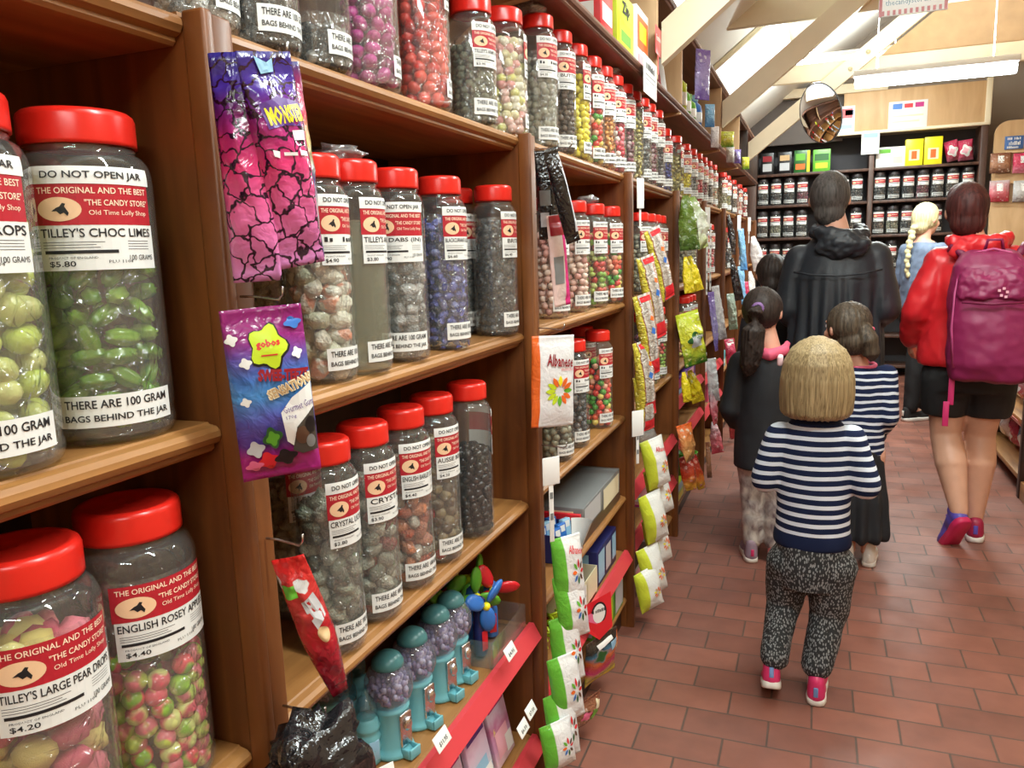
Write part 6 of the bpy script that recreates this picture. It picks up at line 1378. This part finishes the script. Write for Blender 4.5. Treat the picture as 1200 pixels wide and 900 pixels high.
# ---- child with a blond bob, walking away in front
t = thing('person', 'blond child in navy striped sweater and flecked trousers, walking away in the foreground', 'person', (.59, 2.45, 0))
hc = (.018, .0, 1.03); hr = (.074, .088, .100)
b = MB(); head(b, hc, hr); cap(b, (.02, -.01, .87), .043, (.018, -.005, .98), .042)
loft(b, [(.02, 0, .44, .08, .07), (.02, 0, .55, .085, .068), (.02, 0, .70, .09, .066), (.02, 0, .82, .10, .06), (.02, 0, .87, .06, .045)])
for s in (-1, 1):
    x = .02 + s * .098; cap(b, (x, 0, .835), .034, (.02 + s * .140, -.008, .70), .028); cap(b, (.02 + s * .140, -.008, .70), .028, (.02 + s * .115, .135, .715), .021); hand(b, (.02 + s * .115, .135, .715), (-s * .1, 1, -.05), (-s, 0, -.2), .72, .6, s)
LK, LA, RK, RA = (-.058, .045, .28), (-.078, -.055, .125), (.078, .03, .27), (.046, -.025, .095)
cap(b, (-.04, 0, .45), .058, LK, .045); cap(b, LK, .044, LA, .028); cap(b, (.07, 0, .45), .058, RK, .045); cap(b, RK, .044, RA, .028)
cap(b, LA, .026, (-.08, .0, .06), .020); cap(b, RA, .026, (.046, .06, .035), .022)
skin_body(t, b, SKIN, .0052); eyes(t, hc, hr)
BL = hair_mat('hair_blond', C(104, 86, 56), C(178, 156, 116), (130, 130, 5))
b = MB(); loft(b, [(.018, -.014, .898, .088, .086), (.018, -.012, .914, .101, .101), (.018, -.012, .965, .1045, .106), (.018, -.012, 1.01, .103, .108), (.018, -.010, 1.06, .094, .104), (.018, -.008, 1.095, .076, .090), (.018, -.006, 1.118, .050, .062), (.018, -.006, 1.134, .016, .02)], 40)
o = hair(t, b, BL, .0055, (.035, 1.055), .0024, 3, cx=.018, cy=-.01); o.data.materials.append(BL)
hb = MB(); hb.box(-.094, -.078, -.02, .03, 1.045, 1.075, 0, .006); link('hair_bow', hb.mesh('hair_bow', mat('bow_pink', C(226, 190, 196), .6)), t)
SW = stripe_mat('sweater_stripes', NAVY, C(214, 222, 232), .0288, .42, .545, .872, .003)
b = MB(); loft(b, [(.02, 0, .494, .108, .086), (.02, 0, .505, .113, .090), (.02, 0, .53, .112, .090), (.02, 0, .545, .108, .088), (.02, 0, .62, .106, .084), (.02, 0, .72, .108, .082), (.02, 0, .79, .112, .076), (.02, -.004, .84, .098, .066), (.02, -.006, .876, .074, .058), (.02, -.006, .905, .056, .050)], 36)
for s in (-1, 1): x = .02 + s * .098; cap(b, (x, -.002, .828), .044, (.02 + s * .140, -.012, .695), .044); cap(b, (.02 + s * .140, -.012, .695), .043, (.02 + s * .118, .11, .71), .036)
garment('sweater', t, b, SW, .006, 5, folds(.0035, (9, 9, 7), 1))
PT = fleck_mat('fleck_trousers', C(34, 36, 38), C(136, 140, 142), (190, 190, 85), .37)
b = MB(); loft(b, [(.012, 0, .36, .098, .078), (.015, 0, .43, .105, .086), (.018, 0, .49, .106, .087), (.02, 0, .535, .102, .084)], 32)
cap(b, (-.045, .0, .43), .070, LK, .055); cap(b, LK, .054, (LA[0], LA[1], LA[2] + .015), .044); cap(b, (.078, .0, .43), .072, RK, .056); cap(b, RK, .055, (RA[0], RA[1], RA[2] + .02), .047)
garment('trousers', t, b, PT, .0065, 4, folds(.005, (10, 10, 12), 2))
shoe(t, (-.083, -.105, .052), .06, -.42, .185, SH_PINK, SH_W, SH_LB, .45); shoe(t, (.046, -.066, .0), -.05, 0, .185, SH_PINK, SH_W, SH_LB, .45)

# ---- woman in a red jacket with a magenta backpack
t = thing('person', 'woman in red jacket and black shorts, short dark hair, striding away on the right', 'person', (1.26, 4.05, 0))
hc = (-.045, .03, 1.525); hr = (.076, .096, .118)
b = MB(); head(b, hc, hr, .12); cap(b, (-.01, -.01, 1.36), .055, (-.04, .01, 1.47), .052)
loft(b, [(0, 0, .82, .155, .115), (0, 0, .95, .145, .105), (0, 0, 1.08, .13, .095), (0, 0, 1.22, .15, .10), (0, 0, 1.33, .15, .085), (0, 0, 1.38, .08, .06)])
WL = [(-.142, 0, 1.30), (-.225, -.02, 1.08), (-.235, .10, .94)]; WR = [(.142, 0, 1.30), (.215, -.01, 1.08), (.20, .12, .93)]
for (a, e, w_), s in ((WL, -1), (WR, 1)): cap(b, a, .05, e, .04); cap(b, e, .04, w_, .028); hand(b, w_, (0 if s > 0 else .05, .75, -.65), (-s, 0, 0), .95, .7, s)
k1, a1, k2, a2 = (-.075, .02, .50), (-.022, -.13, .175), (.07, .05, .50), (.066, .02, .10)
cap(b, (-.08, 0, .84), .098, k1, .066); cap(b, k1, .066, (-.055, -.055, .38), .068); cap(b, (-.055, -.055, .38), .067, a1, .038)
cap(b, (.085, 0, .84), .098, k2, .066); cap(b, k2, .066, (.072, .01, .38), .068); cap(b, (.072, .01, .38), .067, a2, .038)
cap(b, a1, .036, (-.035, -.09, .07), .03); cap(b, a2, .036, (.066, .11, .04), .03)
skin_body(t, b, SKINT, .0075); eyes(t, hc, hr, .12)
HB = hair_mat('hair_dark_red', C(44, 18, 18), C(86, 40, 36), (60, 60, 8))
b = MB(); c = V(hc); ell(b, c + V((0, -.016, .018)), (.088, .104, .112)); ell(b, c + V((0, -.05, -.045)), (.074, .062, .075)); ell(b, c + V((0, .02, .07)), (.078, .082, .062))
o = hair(t, b, HB, .007, (.075, 1.57), .003, 5, cx=hc[0], cy=hc[1]); o.data.materials.append(HB)
RJ = mat('jacket_red', C(206, 36, 44), .38, bump=.15, bscale=18); 
b = MB(); loft(b, [(0, 0, .835, .205, .15), (0, 0, .85, .215, .158), (0, 0, .92, .212, .155), (0, 0, 1.05, .185, .142), (0, 0, 1.20, .182, .138), (0, 0, 1.30, .168, .118), (0, -.004, 1.36, .115, .092), (-.012, -.005, 1.40, .082, .075)], 36)
for (a, e, w_) in (WL, WR): cap(b, a, .072, e, .066); cap(b, e, .066, w_, .050)
garment('jacket', t, b, RJ, .009, 5, folds(.011, (8, 8, 7), 3, .5))
b = MB(); b.tube([(-.105 + .0, .02, 1.40), (-.10, -.06, 1.395), (-.03, -.115, 1.375), (.05, -.105, 1.38), (.10, -.04, 1.395), (.10, .03, 1.40)], [.022, .034, .040, .038, .034, .022], 14); ell(b, (-.005, -.10, 1.35), (.115, .05, .062))
garment('hood', t, b, RJ, .008, 4, folds(.012, (14, 14, 16), 4, .6))
BS = mat('shorts_black', C(22, 22, 24), .7)
b = MB(); loft(b, [(0, 0, .72, .185, .138), (0, 0, .80, .19, .14), (0, 0, .88, .17, .125)], 32); cap(b, (-.085, 0, .78), .112, (-.09, .012, .635), .098); cap(b, (.09, 0, .78), .112, (.092, .02, .635), .098)
for v in b.v: v.z = max(v.z, .592)
garment('shorts', t, b, BS, .009, 3, folds(.006, (9, 9, 6), 5))
RS = mat('run_shoe_purple', C(84, 70, 160), .5); RSO = mat('run_shoe_sole', C(196, 36, 86), .5)
o1 = shoe(t, (-.005, -.185, .135), .38, -.95, .25, RS, RSO, mat('shoe_lace_violet', C(130, 80, 170), .5), .3); o2 = shoe(t, (.066, -.03, .0), -.12, 0, .25, SH_DP, SH_W, RS, .3)
# the backpack
BPM = mat('pack_magenta', C(128, 26, 74), .5, bump=.2, bscale=22); BPL = mat('pack_piping', C(176, 70, 120), .5); BPD = mat('pack_dark', C(110, 16, 60), .55)
p = thing('backpack', 'magenta backpack worn by the woman in the red jacket', 'backpack', (1.29, 3.905, 1.08), math.radians(-4))
b = MB(); loft(b, [(.015, -.085, -.285, .125, .055), (.012, -.09, -.27, .150, .085), (.01, -.095, -.20, .160, .108), (.005, -.09, -.05, .160, .108), (0, -.085, .10, .155, .100), (-.005, -.075, .21, .140, .085), (-.01, -.06, .26, .105, .060), (-.01, -.055, .272, .07, .035)], 40, .72)
garment('main_bag', p, b, BPM, .008, 4, folds(.008, (10, 10, 9), 6, .45))
b = MB(); loft(b, [(0, -.155, .065, .115, .030), (0, -.158, .08, .125, .044), (0, -.150, .15, .122, .044), (-.004, -.128, .20, .105, .035), (-.006, -.115, .215, .08, .02)], 32, .75); garment('front_pocket', p, b, BPM, .006, 3, folds(.010, (18, 18, 20), 7, .5))
b = MB(); b.tube([(-.125, -.16, -.22), (-.142, -.165, -.05), (-.138, -.155, .10), (-.120, -.125, .21), (-.07, -.098, .262), (0, -.09, .278), (.06, -.098, .262), (.11, -.125, .21), (.130, -.155, .10), (.142, -.165, -.05), (.135, -.16, -.22)], .0055, 8); link('piping', b.mesh('piping', BPL), p)
b = MB(); b.tube([(-.112, -.200, .062), (0, -.212, .056), (.112, -.200, .062)], .005, 8); link('pocket_seam', b.mesh('pocket_seam', BPD), p)
b = MB()
for q in ((-.012, .012), (.004, .02), (.016, .006), (-.004, -.008), (.012, -.014)): b.box(q[0] + .03 - .005, q[0] + .03 + .005, -.2085, -.206, .10 + q[1] - .006, .10 + q[1] + .004, 0)
link('logo', b.mesh('logo', PC['lpink']), p)
b = MB().tube([(-.10, -.02, .25), (-.14, .05, .29), (-.15, .14, .26), (-.145, .20, .16)], .016, 10).tube([(.10, -.02, .25), (.13, .05, .29), (.14, .14, .26), (.135, .20, .16)], .016, 10); link('shoulder_strap', b.mesh('shoulder_strap', BPD), p)
b = MB().tube([(-.03, -.06, .265), (-.02, -.07, .315), (.03, -.07, .315), (.04, -.06, .265)], .007, 8); link('grab_handle', b.mesh('grab_handle', BPM), p)
b = MB()
vs = [(-.13, -.10, -.27), (-.105, -.10, -.27), (-.11, -.11, -.38), (-.135, -.11, -.38)]; b.box(-.135, -.112, -.112, -.106, -.39, -.25, 0, .002).box(-.152, -.128, -.118, -.112, -.485, -.375, 0, .002); link('hanging_strap', b.mesh('hanging_strap', mat('strap_pink', C(190, 40, 100), .5)), p)

# ---- man in a long black raincoat
t = thing('person', 'man with short dark hair in a long black raincoat, back turned, middle of the aisle', 'person', (.69, 4.30, 0))
hc = (-.045, .02, 1.62); hr = (.085, .104, .125)
b = MB(); head(b, hc, hr, .1); cap(b, (0, -.01, 1.42), .066, (-.04, .0, 1.56), .064)
loft(b, [(0, 0, .85, .165, .12), (0, 0, 1.0, .16, .115), (0, 0, 1.2, .185, .12), (0, 0, 1.34, .17, .10), (0, 0, 1.43, .09, .07)])
ML = [(-.172, 0, 1.325), (-.222, -.02, 1.08), (-.16, .18, .98)]; MR = [(.172, 0, 1.325), (.222, -.02, 1.08), (.16, .18, .98)]
for (a, e, w_), s in ((ML, -1), (MR, 1)): cap(b, a, .055, e, .045); cap(b, e, .045, w_, .032); hand(b, w_, (-s * .4, .9, .1), (-s, 0, -.3), 1.0, .6, s)
for s in (-1, 1): cap(b, (s * .09, 0, .86), .095, (s * .10, .02, .49), .065); cap(b, (s * .10, .02, .49), .064, (s * .105, 0, .09), .042); cap(b, (s * .105, 0, .09), .04, (s * .12, .13, .045), .035)
skin_body(t, b, SKIN, .0085); eyes(t, hc, hr, .1)
HM = hair_mat('hair_grey_brown', C(48, 44, 42), C(96, 90, 86), (70, 70, 9))
b = MB(); c = V(hc); ell(b, c + V((0, -.014, .020)), (.097, .116, .120)); ell(b, c + V((0, -.052, -.06)), (.074, .060, .078)); o = hair(t, b, HM, .007, (.08, 1.66), .0022, 5, cx=hc[0], cy=hc[1]); o.data.materials.append(HM)
CO = mat('raincoat_black', C(36, 40, 46), .5, spec=.45, bump=.12, bscale=30)
b = MB(); loft(b, [(0, 0, .40, .255, .175), (0, 0, .42, .262, .18), (0, 0, .60, .25, .175), (0, 0, .85, .235, .168), (0, 0, 1.05, .222, .160), (0, 0, 1.22, .222, .155), (0, -.004, 1.34, .190, .130), (0, -.006, 1.41, .135, .105), (-.005, -.006, 1.47, .088, .085)], 44)
for (a, e, w_) in (ML, MR): cap(b, a, .078, e, .080); cap(b, e, .078, w_, .06)
def coatfold(p):
    a = math.atan2(p.x, p.y); v = max(0, min(1, (1.30 - p.z) / .3))
    return .010 * v * math.sin(a * 17 + 2 * noise.noise(V((a * 2, p.z * 2, 0)))) * (1 if abs(p.x) < .22 else .3) + .007 * noise.noise(V((p.x * 9, p.y * 9, p.z * 6)))
garment('raincoat', t, b, CO, .0095, 4, coatfold)
b = MB(); b.tube([(-.10, .03, 1.475), (-.105, -.06, 1.46), (-.04, -.12, 1.425), (.06, -.125, 1.41), (.11, -.06, 1.44), (.10, .03, 1.475)], [.025, .040, .050, .05, .040, .025], 14); ell(b, (.02, -.125, 1.385), (.13, .052, .065)); ell(b, (.03, -.15, 1.40), (.075, .035, .035))
garment('hood', t, b, CO, .008, 4, folds(.013, (13, 13, 18), 8, .6))
b = MB().tube([(-.20, -.118, 1.265), (-.12, -.162, 1.252), (0, -.178, 1.245), (.12, -.165, 1.255), (.20, -.118, 1.27)], .005, 8); link('yoke_seam', b.mesh('yoke_seam', CO), t)
BT = mat('trousers_black', C(20, 20, 22), .75); b = MB()
for s in (-1, 1): cap(b, (s * .09, 0, .84), .115, (s * .10, .02, .49), .088); cap(b, (s * .10, .02, .49), .086, (s * .105, .0, .10), .068)
garment('trousers', t, b, BT, .01, 3, folds(.006, (9, 9, 8), 9))
for s in (-1, 1): shoe(t, (s * .105, -.05, 0), -s * .12, 0, .27, BT, mat('shoe_sole_dark', C(40, 36, 34), .6), None, .4)



# ---- girl with a long ponytail in a black jacket
t = thing('person', 'girl with long dark ponytail, purple hair tie and black jacket, beside the shelves', 'person', (.395, 3.52, 0))
hc = (-.012, .0, 1.118); hr = (.075, .090, .098)
b = MB(); head(b, hc, hr, -.25); cap(b, (.03, -.01, .95), .044, (.0, .0, 1.06), .042); loft(b, [(.01, 0, .5, .095, .075), (.01, 0, .65, .095, .075), (.01, 0, .85, .11, .07), (.01, 0, .95, .06, .05)])
for s, e, w_ in ((-1, (-.13, -.03, .70), (-.115, .10, .60)), (1, (.135, -.01, .72), (.10, .14, .70))): cap(b, (.01 + s * .108, 0, .91), .038, e, .031); cap(b, e, .031, w_, .023); hand(b, w_, (0, .8, -.3), (-s, 0, 0), .75, .6, s)
for s in (-1, 1): cap(b, (.01 + s * .05, 0, .52), .066, (.015 + s * .05, .01, .30), .046); cap(b, (.015 + s * .05, .01, .30), .046, (.015 + s * .045, -.01, .08), .03); cap(b, (.015 + s * .045, -.01, .08), .03, (.015 + s * .045, .09, .035), .026)
skin_body(t, b, SKIN, .0062); eyes(t, hc, hr, -.25)
HD = hair_mat('hair_dark_brown', C(26, 20, 18), C(62, 50, 44), (80, 80, 6))
b = MB(); c = V(hc); ell(b, c + V((0, -.012, .018)), (.084, .100, .094)); o = hair(t, b, HD, .006, (.045, 1.15), .003, 4, cx=hc[0], cy=hc[1]); o.data.materials.append(HD)
b = MB(); pts = [(-.022, -.105, 1.145), (-.03, -.135, 1.125), (-.035, -.14, 1.06), (-.04, -.132, .98), (-.05, -.125, .91), (-.058, -.122, .86)]; b.tube(pts, [.018, .034, .046, .048, .040, .014], 18)
o = hair(t, b, HD, .006, None, .006, 3, 'ponytail', -.03, -.13); o.data.materials.append(HD)
b = MB().tube([(-.022 + .019 * math.cos(a), -.108, 1.143 + .019 * math.sin(a)) for a in [2 * PI * k / 16 for k in range(16)]], .008, 8, 0, True); link('hair_tie', b.mesh('hair_tie', mat('tie_purple', C(130, 96, 150), .6)), t)
BJ = mat('girl_jacket_black', C(18, 19, 24), .75)
b = MB(); loft(b, [(.005, 0, .44, .128, .11), (.005, 0, .52, .126, .108), (.008, 0, .66, .118, .098), (.01, 0, .80, .122, .092), (.01, 0, .90, .125, .08), (.012, 0, .955, .075, .062)], 32)
cap(b, (-.095, 0, .90), .052, (-.135, -.03, .70), .047); cap(b, (-.135, -.03, .70), .047, (-.118, .07, .62), .04); cap(b, (.115, 0, .90), .052, (.137, -.01, .72), .047); cap(b, (.137, -.01, .72), .047, (.105, .11, .705), .038)
garment('jacket', t, b, BJ, .007, 4, folds(.005, (9, 9, 8), 11))
b = MB(); b.tube([(-.05, .02, .965), (-.03, -.05, .955), (.03, -.075, .945), (.085, -.05, .96), (.095, .02, .985)], [.014, .022, .026, .024, .014], 12); garment('hood_lining', t, b, mat('lining_pink', C(226, 96, 126), .7), .006, 3, folds(.004, (18, 18, 18), 12))
LGM = wood('leggings_print', C(84, 58, 66), C(214, 208, 198), (24, 24, 17), .7, 0); b = MB()
for s in (-1, 1): cap(b, (.01 + s * .052, 0, .50), .072, (.015 + s * .05, .01, .30), .053); cap(b, (.015 + s * .05, .01, .30), .053, (.015 + s * .045, -.01, .095), .042)
garment('leggings', t, b, LGM, .007, 3, folds(.004, (8, 8, 20), 13)); SG = mat('sneaker_grey', C(150, 130, 146), .55)
shoe(t, (-.03, -.045, 0), .25, 0, .19, SG, SH_W, SH_PINK, .6); shoe(t, (.062, -.04, 0), -.1, 0, .19, mat('sneaker_coral', C(206, 110, 110), .55), SH_W, SH_PINK, .6)

# ---- girl with a headband in striped sweater and black skirt
t = thing('person', 'girl in striped top and black skirt with a pink hair clip, looking left', 'person', (.775, 3.60, 0))
hc = (-.055, .0, 1.045); hr = (.075, .090, .098)
b = MB(); head(b, hc, hr, .75); cap(b, (.0, -.01, .88), .044, (-.035, .0, .985), .042); loft(b, [(.01, 0, .48, .09, .075), (.01, 0, .62, .09, .072), (.01, 0, .78, .105, .068), (.01, 0, .88, .06, .05)])
for s, e, w_ in ((-1, (-.125, .0, .68), (-.09, .13, .66)), (1, (.125, -.02, .67), (.105, .09, .58))): cap(b, (.01 + s * .1, 0, .85), .037, e, .031); cap(b, e, .031, w_, .023); hand(b, w_, (0, .8, -.3), (-s, 0, 0), .72, .6, s)
for s in (-1, 1): cap(b, (.01 + s * .05, 0, .5), .064, (.02 + s * .045, .01, .28), .045); cap(b, (.02 + s * .045, .01, .28), .045, (.03 + s * .04, -.01, .07), .03); cap(b, (.03 + s * .04, -.01, .07), .03, (.03 + s * .04, .08, .035), .026)
skin_body(t, b, SKIN, .0062); eyes(t, hc, hr, .75)
HD2 = hair_mat('hair_brown', C(40, 32, 26), C(96, 82, 66), (80, 80, 8)); b = MB(); c = V(hc); Ry = Matrix.Rotation(.75, 3, 'Z')
ell(b, c + V((.012, -.012, .018)), (.090, .096, .096)); b.tube([c + V((.06, -.06, .0)), c + V((.085, -.075, -.045)), c + V((.10, -.07, -.10)), c + V((.105, -.06, -.13))], [.04, .042, .034, .012], 14); ell(b, c + V((.03, -.05, -.05)), (.07, .055, .06))
o = hair(t, b, HD2, .006, None, .004, 4, cx=hc[0], cy=hc[1]); o.data.materials.append(HD2)
link('hair_clip', MB().sphere(c + V((.098, -.055, -.0)), .012, 0, 2).sphere(c + V((.10, -.05, -.018)), .010, 0, 2).mesh('hair_clip', mat('clip_pink', C(200, 70, 100), .5)), t)
b = MB(); loft(b, [(.01, 0, .50, .105, .085), (.01, 0, .62, .103, .083), (.01, 0, .75, .108, .08), (.01, 0, .83, .113, .074), (.01, -.003, .87, .075, .06), (.01, -.003, .888, .055, .05)], 32)
for s, e, w_ in ((-1, (-.125, .0, .68), (-.095, .11, .662)), (1, (.125, -.02, .67), (.107, .07, .60))): cap(b, (.01 + s * .098, 0, .845), .047, e, .043); cap(b, e, .043, w_, .036)
garment('striped_top', t, b, stripe_mat('top_stripes', NAVY, C(206, 212, 222), .030, .36, .50, .868, .014), .0065, 4, folds(.004, (9, 9, 8), 15))
b = MB().tube([(.01 + .056 * math.cos(a), .0 + .05 * math.sin(a), .888 + .006 * math.sin(a)) for a in [2 * PI * k / 24 for k in range(24)]], .009, 8, 0, True); link('collar', b.mesh('collar', mat('collar_pink', C(206, 90, 120), .7)), t)
b = MB(); loft(b, [(.02, 0, .13, .125, .115), (.02, 0, .15, .13, .12), (.02, 0, .30, .12, .11), (.012, 0, .45, .108, .092), (.01, 0, .55, .100, .08)], 36)
garment('skirt', t, b, BJ, .007, 3, lambda p: .010 * math.sin(math.atan2(p.x - .02, p.y) * 11) * max(0, min(1, (.5 - p.z) / .3)) + .004 * noise.noise(p * 9))
shoe(t, (-.012, -.065, 0), .15, 0, .18, SH_W, SH_W, SH_W, .8); shoe(t, (.072, -.03, 0), -.15, 0, .18, SH_W, SH_W, SH_W, .8)

# ---- farther girl, only her head seen over the ponytail girl
t = thing('person', 'girl with dark pulled-back hair between the shelves and the raincoat man', 'person', (.368, 4.60, 0))
hc = (0, 0, 1.24); hr = (.078, .094, .104)
b = MB(); head(b, hc, hr, .3); cap(b, (0, -.01, 1.05), .046, (0, 0, 1.17), .044); loft(b, [(0, 0, .58, .10, .08), (0, 0, .8, .10, .08), (0, 0, .98, .12, .07), (0, 0, 1.06, .06, .05)])
for s in (-1, 1): cap(b, (s * .115, 0, 1.01), .04, (s * .135, -.01, .80), .033); cap(b, (s * .135, -.01, .80), .033, (s * .10, .14, .76), .024); hand(b, (s * .10, .14, .76), (0, .9, .1), (-s, 0, 0), .8, .6, s); cap(b, (s * .055, 0, .60), .072, (s * .055, .01, .34), .05); cap(b, (s * .055, .01, .34), .05, (s * .055, -.01, .08), .032); cap(b, (s * .055, -.01, .08), .03, (s * .06, .09, .035), .026)
skin_body(t, b, SKIN, .007); eyes(t, hc, hr, .3)
b = MB(); c = V(hc); ell(b, c + V((0, -.012, .016)), (.087, .104, .102)); ell(b, c + V((.0, -.09, -.055)), (.045, .035, .05)); o = hair(t, b, HD, .0065, (.05, 1.27), .003, 4, cx=hc[0], cy=hc[1]); o.data.materials.append(HD)
b = MB(); loft(b, [(0, 0, .55, .125, .10), (0, 0, .75, .118, .095), (0, 0, .95, .13, .085), (0, 0, 1.04, .08, .06)], 30)
for s in (-1, 1): cap(b, (s * .112, 0, 1.0), .052, (s * .137, -.01, .80), .046); cap(b, (s * .137, -.01, .80), .046, (s * .108, .11, .765), .038)
garment('jacket', t, b, BJ, .008, 3, folds(.005, (9, 9, 8), 17)); b = MB()
for s in (-1, 1): cap(b, (s * .055, 0, .58), .078, (s * .055, .01, .34), .058); cap(b, (s * .055, .01, .34), .058, (s * .055, -.01, .09), .045)
garment('trousers', t, b, BT, .008, 3, folds(.004, (9, 9, 8), 18))
for s in (-1, 1): shoe(t, (s * .055, -.045, 0), -s * .1, 0, .2, SG, SH_W, None, .5)

# ---- blond woman in a denim jacket at the far shelves
t = thing('person', 'woman with a blond braid in a denim jacket and black trousers beyond the red jacket', 'person', (1.36, 6.90, 0), math.radians(-52))
hc = (0, .02, 1.56); hr = (.076, .096, .118)
b = MB(); head(b, hc, hr); cap(b, (0, -.01, 1.38), .052, (0, .01, 1.50), .05); loft(b, [(0, 0, .86, .15, .11), (0, 0, 1.0, .14, .10), (0, 0, 1.2, .15, .10), (0, 0, 1.34, .155, .085), (0, 0, 1.40, .08, .06)])
for s, e, w_ in ((-1, (-.20, .0, 1.08), (-.13, .19, 1.0)), (1, (.20, .0, 1.08), (.13, .19, 1.0))): cap(b, (s * .16, 0, 1.33), .048, e, .04); cap(b, e, .04, w_, .028); hand(b, w_, (-s * .2, .95, 0), (-s, 0, 0), .95, .6, s)
for s in (-1, 1):
    y = .14 if s < 0 else -.12; cap(b, (s * .085, 0, .86), .095, (s * .085, y * .7, .48), .064); cap(b, (s * .085, y * .7, .48), .064, (s * .085, y, .09), .04); cap(b, (s * .085, y, .09), .038, (s * .09, y + .12, .04), .032)
skin_body(t, b, SKIN, .009); eyes(t, hc, hr)
HBL = hair_mat('hair_pale_blond', C(176, 160, 116), C(222, 212, 170), (70, 70, 9)); b = MB(); c = V(hc)
ell(b, c + V((0, -.014, .02)), (.088, .108, .114)); ell(b, c + V((0, -.06, -.04)), (.07, .055, .07)); o = hair(t, b, HBL, .007, (.06, 1.61), .004, 4, cx=hc[0], cy=hc[1]); o.data.materials.append(HBL)
b = MB()
for k in range(11): q = k / 10; r = .034 * (1 - .45 * q); ell(b, (.006 * (-1) ** k, -.10 - .045 * math.sin(q * 2.2), 1.50 - .36 * q), (r, r * .8, .026), 2)
o = link('braid', remesh(b, .006, 2), t); o.data.materials.append(HBL)
DN = mat('denim', C(100, 112, 134), .8, vary=.25, vscale=12, bump=.15, bscale=60)
b = MB(); loft(b, [(0, 0, .88, .175, .13), (0, 0, 1.0, .168, .125), (0, 0, 1.2, .18, .125), (0, 0, 1.33, .175, .105), (0, -.004, 1.39, .10, .08)], 34)
for s, e, w_ in ((-1, (-.20, .0, 1.08), (-.14, .16, 1.01)), (1, (.20, .0, 1.08), (.14, .16, 1.01))): cap(b, (s * .158, 0, 1.32), .066, e, .058); cap(b, e, .058, w_, .045)
garment('denim_jacket', t, b, DN, .009, 4, folds(.008, (9, 9, 8), 21, .5)); b = MB()
for s in (-1, 1): y = .14 if s < 0 else -.12; cap(b, (s * .08, 0, .86), .108, (s * .085, y * .7, .48), .078); cap(b, (s * .085, y * .7, .48), .078, (s * .085, y, .11), .055)
garment('trousers', t, b, BT, .01, 3, folds(.005, (9, 9, 8), 22))
CV = mat('canvas_black', C(28, 28, 28), .7)
for s in (-1, 1): y = .14 if s < 0 else -.12; shoe(t, (s * .085, y - .05, 0), -s * .1, 0, .25, CV, SH_W, SH_W, .35)
